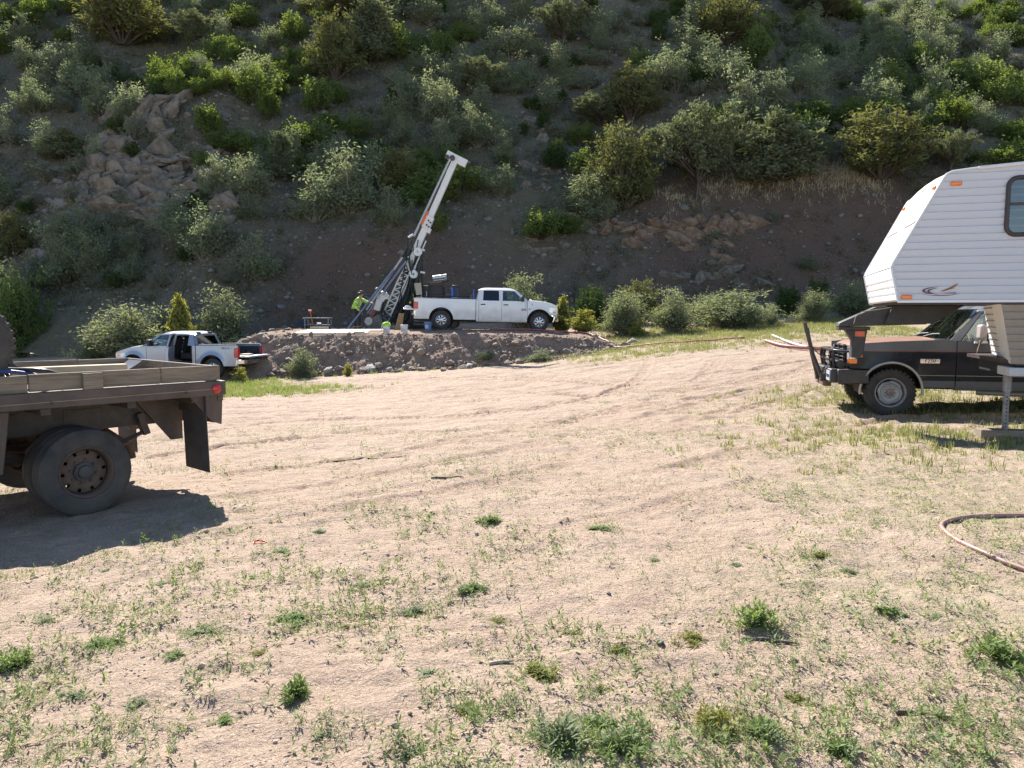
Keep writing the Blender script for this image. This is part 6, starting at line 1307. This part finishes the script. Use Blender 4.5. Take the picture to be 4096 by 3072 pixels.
def plant(kindn, u, vtop, Yd, wpx, label, cat='shrub', name='shrub', vbase=None, group=None, trunk=0):
    """stand a plant at depth Yd; top edge and width read from the photo"""
    p = AT(u, 1300, Yd) if vbase is None else gp(u, vbase, 38); x, y = p.x, p.y; z = sz(x, y) - .04; top = AT(u, vtop, y).z; H = max(top - z, .4); W = wpx / 3071 * y
    sm, lm, jm = rp_.choice(KINDS[kindn]); ext = np.empty(len(lm.vertices) * 3, np.float32); lm.vertices.foreach_get('co', ext); ext = ext.reshape(-1, 3); w0 = np.percentile(ext[:, 0], 98.5) - np.percentile(ext[:, 0], 1.5); h0 = np.percentile(ext[:, 2], 99.5)
    t = thing(name, label, cat, (x, y, z), (0, 0, 0), group); a = rp_.uniform(-.5, .5)
    s = (W / w0, W / w0, H / h0)
    link('trunk' if cat == 'tree' else 'stems', sm, t, (0, 0, 0), a, s); link('crown' if cat == 'tree' else 'foliage', lm, t, (0, 0, 0), a, s)
    if trunk:
        q = np.array([(0, 0, -.1), (.02 * W, 0, .2 * H), (-.02 * W, .01, .45 * H), (0, 0, .75 * H)]); V, F = tubes([q], [np.array([trunk, trunk * .85, trunk * .6, trunk * .2])], 8); link('bole', np_mesh('bole', V, F, [bark], True), t)
    PLACED.append((x, y, W / 2)); return t
# trees on the hill, placed one by one
for k_, u, vt, vb, wd, lab in [
    ('pinyon', 2785, 440, 800, 350, 'large round crowned pinyon with a forked trunk on the slope above the orange rock ledge'), ('juniper', 2500, 505, 830, 230, 'tall dark green pinyon beside the large round crowned one'),
    ('cone', 3110, 455, 745, 270, 'pale conical pinyon standing over the bare scar'), ('juniper', 3515, 435, 715, 330, 'broad olive yellow juniper above the camper'), ('juniper', 2520, 275, 480, 220, 'dark round juniper in shade behind the pale shrub band'),
    ('pinyon', 2410, 385, 520, 240, 'pale round pinyon at the end of the shrub band'), ('pinyon', 1930, 245, 400, 190, 'grey green pinyon among bright oak brush'), ('pinyon', 2250, 15, 190, 210, 'tall bushy pinyon alone high on the slope'),
    ('cone', 1480, 0, 260, 190, 'tall narrow pinyon left of the oak brush high on the slope'), ('juniper', 1340, 60, 320, 210, 'wide pinyon touching the tall narrow one'), ('cone', 1120, 535, 720, 130, 'small conical pinyon behind the gear on the pad'),
    ('juniper', 490, -60, 180, 320, 'wide shaggy juniper above the tilted rock slabs'), ('pinyon', 3800, 535, 690, 180, 'pale pinyon directly behind the camper roof'), ('juniper', 1380, -60, 80, 260, 'juniper crown cut by the frame above the tall narrow pinyon'),
    ('juniper', 60, 850, 1020, 160, 'olive juniper at the edge of the grey rocks'), ('cone', 260, 520, 640, 160, 'small pinyon beside the tilted rock slabs'), ('pinyon', 3300, -40, 80, 260, 'pinyon high above the olive juniper'), ('juniper', 1600, 600, 760, 190, 'dark bushy juniper behind the mast'),
    ('juniper', 2900, 20, 180, 240, 'dark juniper near the skyline gully'), ('pinyon', 800, 60, 210, 190, 'round pinyon between the slabs and the tall narrow pinyon'), ('cone', 3560, 200, 330, 130, 'slim pinyon among lit shrubs on the right slope'),
    ('dark', 3250, 420, 540, 220, 'dark green bush patch beyond the pale conical pinyon'), ('green', 3960, 600, 690, 240, 'bright green leafy bush behind the camper roof')]:
    plant(k_, u, vt, 60, wd, lab, 'tree', 'pinyon_tree' if k_ in ('pinyon', 'cone') else 'juniper_tree' if k_ == 'juniper' else 'oak_tree', vb, trunk=.11 if k_ == 'pinyon' else .08)
# shrubs on the valley floor, placed one by one
for k_, u, vt, Yd, wd, lab in [
    ('willow', 2085, 1100, 38.5, 150, 'pale airy shrub behind the hood of the white pickup'), ('ycone', 2250, 1190, 35.2, 65, 'slim yellow green shrub at the front bumper of the white pickup'), ('yellow', 2330, 1240, 33.6, 110, 'low yellow green bush beside the red hose'),
    ('dark', 2365, 1150, 38, 135, 'dense dark green juniper bush behind the yellow green bush'), ('juniper', 2560, 1125, 38.2, 150, 'spiky dark juniper behind the grey green shrubs'), ('willow', 2490, 1165, 34.2, 180, 'grey green shrub in front of the spiky dark juniper'),
    ('yellow', 2545, 1290, 33.2, 70, 'small olive bush at the foot of the grey green shrub'), ('willow', 2690, 1160, 33.6, 175, 'upright fan shaped grey green shrub alone by the hose'), ('willow', 2935, 1165, 33.8, 250, 'widest grey green shrub on the grass bank'), ('willow', 2830, 1180, 36.5, 130, 'green shrub tucked behind the widest one'),
    ('dark', 3150, 1140, 39, 95, 'round dark topped shrub at the foot of the bare scar'), ('dark', 3270, 1110, 39.6, 80, 'dark juniper bush between the pale shrubs by the camper'), ('willow', 3400, 1120, 37.5, 180, 'tall pale shrub against the camper nose'), ('willow', 3250, 1165, 35.5, 130, 'loose green shrub before the dark juniper bush'), ('grey', 3080, 1215, 34.5, 90, 'small pale shrub on the grass bank'),
    ('willow', 3520, 1190, 36.5, 160, 'pale shrub seen under the camper overhang'), ('green', 3700, 1200, 37, 200, 'green bush seen through the gap above the black pickup'), ('green', 4000, 1190, 38, 200, 'green bush behind the black pickup cab'),
    ('willow', 520, 1225, 36.5, 250, 'broad grey green shrub above the silver pickup hood'), ('willow', 890, 1160, 37.5, 220, 'tall pale shrub behind the silver pickup cab'), ('ycone', 722, 1185, 36.2, 105, 'pointed yellow green juniper between two grey shrubs'), ('green', 75, 1105, 40, 210, 'bright leafy green bush at the dark foot of the slope'),
    ('willow', 390, 1290, 37, 150, 'low grey shrub beside the broad one'), ('willow', 1203, 1395, 28.7, 115, 'small grey green shrub at the foot of the pad by the boulders'), ('yellow', 955, 1470, 26.9, 50, 'yellow flowering weed behind the silver pickup tailgate'), ('willow', 640, 1250, 38.5, 150, 'dark leaning shrub behind the pointed juniper'),
    ('grey', 2160, 1400, 29.2, 110, 'tuft of pale weeds at the shaded foot of the pad'), ('yellow', 1388, 1455, 28.6, 30, 'single yellow green weed between the pad boulders'), ('grey', 1940, 1415, 29.5, 60, 'dry weed growing from the pad slope')]:
    plant(k_, u, vt, Yd, wd, lab)
# shrubs over the hillside: every one its own object
rs = random.Random(21); hill_groups = {
    'oak': ('bright green scrub oak bush on the hillside', 'scrub oak bushes on the hillside'), 'grey': ('grey green upright shrub on the hillside', 'grey green shrubs on the hillside'),
    'sage': ('low silvery sage clump on the hillside', 'sage clumps on the hillside'), 'dark': ('small dark green bush on the shaded hillside', 'dark bushes on the hillside')}
cnt = {k: 0 for k in hill_groups}; lim = {'oak': 260, 'grey': 298, 'sage': 298, 'dark': 150}; tries = 0
def in_bare(x, y):
    t = y - float(foot(np.array([x]))[0]); return (t < 4.3 and -14 < x < 6) or (t < 8.5 and 6 <= x < 26)
for u, v in [(560, 300), (600, 360), (540, 420), (640, 420), (690, 330), (610, 470), (480, 700), (560, 760), (640, 720), (700, 760), (760, 800), (600, 830), (820, 720), (500, 600), (420, 560), (650, 640), (700, 860), (900, 820), (560, 660), (860, 760), (450, 640), (2560, 920), (2680, 900), (2780, 920)]:
    q = gp(u, v, 38); PLACED.append((q.x, q.y - .4, 1.0))
while tries < 16000 and sum(cnt.values()) < 1000:
    tries += 1; d = 42.5 + 52 * rs.random() ** .9; x = rs.uniform(-.78, .78) * d; y = d
    if in_bare(x, y) and rs.random() > (.35 if -5 < x < 6 else .10): continue
    n1 = float(fbm(np.array([x / 9]), np.array([y / 9]), 2, 200)[0]); n2 = float(fbm(np.array([x / 6]), np.array([y / 6]), 2, 207)[0])
    if n2 < -.38 and rs.random() < .6: continue
    kd = 'oak' if n1 > .12 and rs.random() < .75 else rs.choice(('grey', 'grey', 'sage', 'sage', 'dark', 'oak' if x > 10 else 'grey'))
    if cnt[kd] >= lim[kd]: continue
    s = {'oak': rs.uniform(1.1, 2.4), 'grey': rs.uniform(1.2, 2.5), 'sage': rs.uniform(.6, 1.3), 'dark': rs.uniform(.8, 1.7)}[kd]
    s *= 1.18
    if in_bare(x, y): s *= .5
    rad = s * .42
    if any((x - a) ** 2 + ((y - b) * .8) ** 2 < (rad * .45 + c * .62) ** 2 for a, b, c in PLACED): continue
    PLACED.append((x, y, rad)); o = link({'oak': 'oak_bush', 'grey': 'grey_shrub', 'sage': 'sage_clump', 'dark': 'dark_bush'}[kd], rs.choice(KINDS[kd])[2], None, (x, y, sz(x, y) - .05 * s), rs.uniform(0, 6.3), (s * rs.uniform(.9, 1.6), s * rs.uniform(.9, 1.3), s * rs.uniform(.7, 1.15))); cnt[kd] += 1
    o.rotation_euler = (rs.uniform(-.15, .25), rs.uniform(-.2, .2), o.rotation_euler[2]); tag(o, hill_groups[kd][0], 'shrub', hill_groups[kd][1])
# ------------------------------------------------------------------ grass, weeds and litter: what nobody could count
rg = np.random.default_rng(14)
def tuft_field(name, xy, h, blades, wd, mat, label, lean=.5, cat='grass', flat=0):
    n = len(xy); m = n * blades; b = np.repeat(xy, blades, 0) + rg.normal(0, 1, (m, 2)) * np.repeat(h, blades)[:, None] * .45; z = surf(b[:, 0], b[:, 1]); az = rg.uniform(0, 6.3, m); hh = np.repeat(h, blades) * rg.uniform(.4, 1.15, m); ln = lean * rg.uniform(.2, 1.2, m) * hh
    base = np.stack([b[:, 0], b[:, 1], z - .01], 1); side = np.stack([-np.sin(az), np.cos(az), 0 * az], 1) * (wd * rg.uniform(.6, 1.3, m))[:, None]; dirv = np.stack([np.cos(az), np.sin(az), 0 * az], 1)
    mid = base + dirv * ln[:, None] * .35; mid[:, 2] += hh * .6 * (1 - flat); tip = base + dirv * ln[:, None]; tip[:, 2] += hh * (1 - flat) + .012
    V = np.stack([base - side, base + side, mid + side * .7, tip, mid - side * .7], 1).reshape(-1, 3); i = np.arange(m) * 5
    F = np.concatenate([np.stack([i, i + 1, i + 2, i + 4], 1), np.stack([i + 4, i + 2, i + 3, i + 3], 1)])
    F3 = np.concatenate([np.stack([i, i + 1, i + 2], 1), np.stack([i, i + 2, i + 4], 1), np.stack([i + 4, i + 2, i + 3], 1)])
    o = link(name, np_mesh(name, V, F3, [mat], False, np.repeat(np.clip(rg.normal(.5, .3, m), 0, 1), 5))); return tag(o, label, cat, kind='stuff')
def sample(n, x0, x1, y0, y1, f):
    x = rg.uniform(x0, x1, n * 6); y = rg.uniform(y0, y1, n * 6); k = rg.random(n * 6) < f(x, y); return np.stack([x[k], y[k]], 1)[:n]
gx = sample(8000, -14, 16, 8, 40, lambda x, y: grassmask(x, y)); gx = gx[zp(gx[:, 0], gx[:, 1]) < zg(gx[:, 0], gx[:, 1]) + .05]
tuft_field('yard_grass', gx, rg.uniform(.04, .10, len(gx)) * (1 + .025 * gx[:, 1]), 11, .007, L_grass, 'thin green and straw grass patches around the yard')
gx = sample(900, -14, -4, 15, 31, lambda x, y: grassmask(x, y)); gx = gx[zp(gx[:, 0], gx[:, 1]) < zg(gx[:, 0], gx[:, 1]) + .05]; tuft_field('green_grass', gx, rg.uniform(.06, .17, len(gx)), 12, .008, L_weed, 'lush green grass patch behind the flatbed')
NW = 13000; Yn = 2.2 + 16 * rg.random(NW) ** 1.35; Xn = rg.uniform(-.72, .72, NW) * Yn
pm = fbm(Xn * 1.1, Yn * 1.1, 3, 301) + .25 * sstep(8, 3, Yn) + .22 * sstep(0, 4, Xn) - .1; keep = rg.random(NW) < np.clip(.15 + 1.4 * pm, .03, .85) * np.where(Yn > 9, .5, 1); gx = np.stack([Xn, Yn], 1)[keep]
def sprouts(xy, h, k, wide=.30, zfun=None):
    """upright little stems with lance leaves all round: (n,2) places, heights, leaves per stem -> quads"""
    n = len(xy); m = n * k; i = np.tile(np.arange(k), n); hh = np.repeat(h, k); az = i * 2.4 + np.repeat(rg.uniform(0, 6.3, n), k) + rg.normal(0, .3, m); f = .12 + .88 * (i + rg.random(m)) / k
    lean = np.repeat(rg.normal(0, .28, (n, 2)), k, 0) * (hh * f)[:, None]; z0 = np.repeat(zfun(xy[:, 0], xy[:, 1]), k) if zfun else np.repeat(surf(xy[:, 0], xy[:, 1]), k)
    A = np.stack([np.repeat(xy[:, 0], k) + lean[:, 0], np.repeat(xy[:, 1], k) + lean[:, 1], z0 + hh * f * .9], 1); el = .15 + .75 * f + rg.normal(0, .2, m); ln = hh * (.62 - .3 * f) * rg.uniform(.7, 1.3, m)
    D = np.stack([np.cos(az) * np.cos(el), np.sin(az) * np.cos(el), np.sin(el)], 1) * ln[:, None]; S = np.stack([-np.sin(az), np.cos(az), rg.normal(0, .3, m)], 1) * (ln * wide * .5)[:, None]
    return np.stack([A, A + D * .45 + S, A + D, A + D * .45 - S], 1).reshape(-1, 3)
def weed_field(name, xy, h, mat, label, leaves=16, big=0):
    if big:
        n = len(xy); c = np.repeat(xy, leaves, 0); hh = np.repeat(h, leaves); m = len(c); r0 = np.abs(rg.normal(0, .6, m)) * hh; az = rg.uniform(0, 6.3, m); P = np.stack([c[:, 0] + r0 * np.cos(az), c[:, 1] + r0 * np.sin(az), 0 * az], 1); P[:, 2] = surf(P[:, 0], P[:, 1]) + hh * rg.uniform(.08, .75, m) * np.clip(1.1 - r0 / hh * .6, .15, 1)
        V = leaf_quads(P, np.clip(hh[:, None] * .24, .006, big), rg, 2.0, .5)
    else:
        n = len(xy); c = np.repeat(xy, 5, 0) + rg.normal(0, 1, (n * 5, 2)) * np.repeat(h, 5)[:, None] * .9; V = sprouts(c, np.repeat(h, 5) * rg.uniform(.35, 1.1, n * 5), leaves)
    F = np.arange(len(V)).reshape(-1, 4)
    return tag(link(name, np_mesh(name, V, F, [mat], False, np.repeat(np.clip(rg.normal(.5, .3, len(F)), 0, 1), 4))), label, 'weeds', kind='stuff')
cl_ = []
for u, v, n_ in [(1889, 2365, 14), (2407, 2115, 14), (1963, 2085, 10), (3278, 2235, 14), (1648, 2420, 14), (1167, 2480, 18), (1667, 3000, 16), (1870, 2850, 14), (1296, 2925, 14), (2296, 2535, 18), (2480, 2610, 20), (2407, 2760, 20), (815, 2540, 18), (407, 2575, 18), (1389, 2505, 12), (2230, 2990, 26), (2490, 3010, 20), (2880, 2900, 22), (3060, 2945, 20), (40, 2660, 26), (120, 2750, 20), (300, 2450, 20), (600, 2500, 16), (3030, 2500, 12), (4010, 2640, 20), (900, 2700, 14), (1500, 2600, 14), (2050, 2650, 14), (1900, 2560, 14), (700, 2380, 12)]:
    p = gp(u, v); cl_.append(np.array([p.x, p.y]) + rg.normal(0, .055 * p.y * .5, (n_, 2)))
gx = np.vstack([gx] + cl_); half = rg.random(len(gx)) < .6
weed_field('low_weeds', gx[half], np.minimum(rg.lognormal(-3.1, .38, half.sum()), .085), L_weed, 'low green weeds sprinkled over the dirt yard', 8); weed_field('grey_weeds', gx[~half], np.minimum(rg.lognormal(-3.2, .38, (~half).sum()), .075), L_greyweed, 'low grey green weeds sprinkled over the dirt yard', 8)
Yn = 2 + 15 * rg.random(16000) ** 1.2; Xn = rg.uniform(-.75, .75, 16000) * Yn; keep = rg.random(16000) < np.clip(.25 + .9 * sstep(0, 5, Xn) + .8 * fbm(Xn, Yn, 2, 305), .05, 1); gx = np.stack([Xn, Yn], 1)[keep]
mt = sample(9000, -6, 9, 2.2, 14, lambda x, y: np.clip(.15 + 1.5 * fbm(x * .8, y * .8, 3, 333) + .25 * sstep(0, 5, x), 0, 1) * (np.abs(x) < .75 * y)); tuft_field('grass_stubble', mt, rg.uniform(.012, .035, len(mt)), 4, .003, L_greyweed, 'short grey green stubble matting parts of the dirt yard', 1.0)
tuft_field('dry_straw', gx, rg.uniform(.03, .09, len(gx)), 3, .0022, L_straw, 'dry straw litter scattered over the dirt', 1.6, 'straw', .9)
Nh = 7000; hx_ = rg.uniform(-.8, .8, Nh); hy_ = 41.5 + 50 * rg.random(Nh) ** .95; xy = np.stack([hx_ * hy_, hy_], 1); t_ = xy[:, 1] - foot(xy[:, 0]); keep = ~(((t_ < 5.5) & (xy[:, 0] > -14) & (xy[:, 0] < 6)) | ((t_ < 8) & (xy[:, 0] > 6) & (xy[:, 0] < 26))) | (rg.random(Nh) < .12)
xy = xy[keep]; tuft_field('hillside_grass', xy, rg.uniform(.15, .42, len(xy)), 9, .018, leafmat('hill_grass_blade', (.11, .125, .06), (.20, .195, .105), .4, (1.2, 1.15, .8)), 'tufts of dry green grass between the hillside shrubs', 1.2)
xy2 = sample(5600, -42, 45, 42, 88, lambda x, y: np.clip(.5 + fbm(x / 5, y / 5, 2, 310), 0, 1)); weed_field('hillside_undergrowth', xy2, rg.uniform(.3, .75, len(xy2)), leafmat('undergrowth_leaf', (.085, .095, .055), (.17, .175, .105), .35), 'low tangled undergrowth between the hillside shrubs', 25, .085)
lp = np.array([gp(u, v, 38)[:2] for u, v in [(2700, 800), (2850, 790), (3000, 770), (3120, 760), (3200, 745), (3300, 735), (3400, 745), (3500, 765), (3250, 700), (3150, 690), (3380, 715)]]); lp = np.repeat(lp, 60, 0) + rg.normal(0, .6, (660, 2)) + np.array([0, .7]); tuft_field('dry_bank_grass', lp, rg.uniform(.15, .38, 660), 12, .013, L_straw, 'pale dry grass along the lip of the bare scar', .9)
# bigger weeds in the yard, one object each
WEED = []
for s in range(6):
    n = 46; rr = np.abs(rg.normal(0, .48, n)); aa = rg.uniform(0, 6.3, n); c = np.stack([rr * np.cos(aa) * (1 + .4 * math.sin(s)), rr * np.sin(aa)], 1); h = np.clip(1.05 - .55 * rr, .3, 1) * rg.uniform(.45, 1.05, n)
    Q = sprouts(c, h * .8, 15, .26, lambda x, y: 0 * x); nq = len(Q) // 4; tint = np.repeat(np.clip(rg.normal(.5, .3, nq), 0, 1), 4)
    paths = [np.array([(0, 0, .01), (x * .7, y * .7, .03), (x, y, hh_ * .75)]) for (x, y), hh_ in zip(c, h)]; V, F = tubes(paths, [np.array([.014, .010, .006])] * n, 3); Fq = np.arange(len(Q)).reshape(-1, 4)
    WEED.append([np_mesh('weed', np.vstack([V, Q]), np.vstack([F, Fq + len(V)]), [leafmat('weed_stem', (.2, .22, .09), (.26, .26, .12)), m_], False, np.concatenate([np.zeros(len(V)), tint]), np.concatenate([np.zeros(len(F), int), np.ones(len(Fq), int)])) for m_ in (L_weed, L_greyweed, leafmat('yellow_weed_leaf', (.20, .22, .06), (.30, .29, .09), .45))])
rw = random.Random(3)
for u, v, hw, hp_, c_, lab in [(3030, 2500, 90, 120, 0, 'tall bright green weed shading a curved twig on the dirt'), (2880, 2900, 105, 110, 2, 'yellowing green weed mat beside the green one'), (3060, 2945, 110, 100, 0, 'green weed mat next to the yellowing one'), (2230, 2990, 150, 130, 1, 'largest grey green feathery weed clump'), (2490, 3010, 120, 80, 0, 'green weed beside the feathery grey clump'),
                      (4010, 2640, 130, 110, 0, 'dense green weed clump under the hose loop'), (40, 2660, 95, 90, 0, 'bright green weed clump by the end of the truck shadow'), (1185, 2790, 80, 90, 0, 'upright green weed with a tall seed stalk'), (3370, 3000, 90, 70, 0, 'low spreading green weed on bare dirt')]:
    p = gp(u, v); s = hp_ / 3071 * p.y * 1.1; w_ = hw / 3071 * p.y * 1.4
    o = link('weed', rw.choice(WEED)[c_], None, (p.x, p.y, sz(p.x, p.y) - .01), rw.uniform(0, 6), (w_, w_, s)); tag(o, lab, 'weed')
for u, v, hw in [(1889, 2365, 60), (2407, 2115, 60), (1963, 2085, 45), (3278, 2235, 60), (1648, 2420, 55), (1167, 2480, 60), (1667, 3000, 90), (1870, 2850, 60), (1296, 2925, 65), (2296, 2535, 60), (2480, 2610, 75), (2407, 2760, 80), (815, 2540, 60), (407, 2575, 60), (1389, 2505, 50), (2000, 2480, 45), (1010, 2300, 50), (650, 2330, 55), (430, 2270, 60), (1700, 2700, 50), (2150, 2700, 70),
                 (300, 2780, 70), (180, 2480, 60), (2760, 2560, 60), (3560, 2460, 60), (3400, 2300, 45), (3000, 2190, 45), (2950, 2260, 45), (2620, 2240, 60), (3480, 2620, 60), (560, 2820, 55), (900, 2880, 50), (700, 2640, 45), (2050, 2880, 60), (1500, 2900, 40), (1450, 2330, 45), (1270, 2130, 40), (1130, 2200, 45), (3750, 2480, 60), (2700, 2780, 60), (2380, 2900, 70), (1050, 2620, 40), (3180, 2780, 60)]:
    p = gp(u, v); w_ = hw / 3071 * p.y * rw.uniform(.8, 1.9); c_ = rw.choice((0, 0, 1, 1, 2))
    o = link('weed', rw.choice(WEED)[c_], None, (p.x, p.y, sz(p.x, p.y) - .01), rw.uniform(0, 6), (w_, w_, w_ * rw.uniform(.24, .45)))
    tag(o, ('small green weed plant on the dirt yard', 'small grey green weed plant on the dirt yard', 'small yellow green weed plant on the dirt yard')[c_], 'weed', ('green weeds on the yard', 'grey green weeds on the yard', 'yellow green weeds on the yard')[c_])
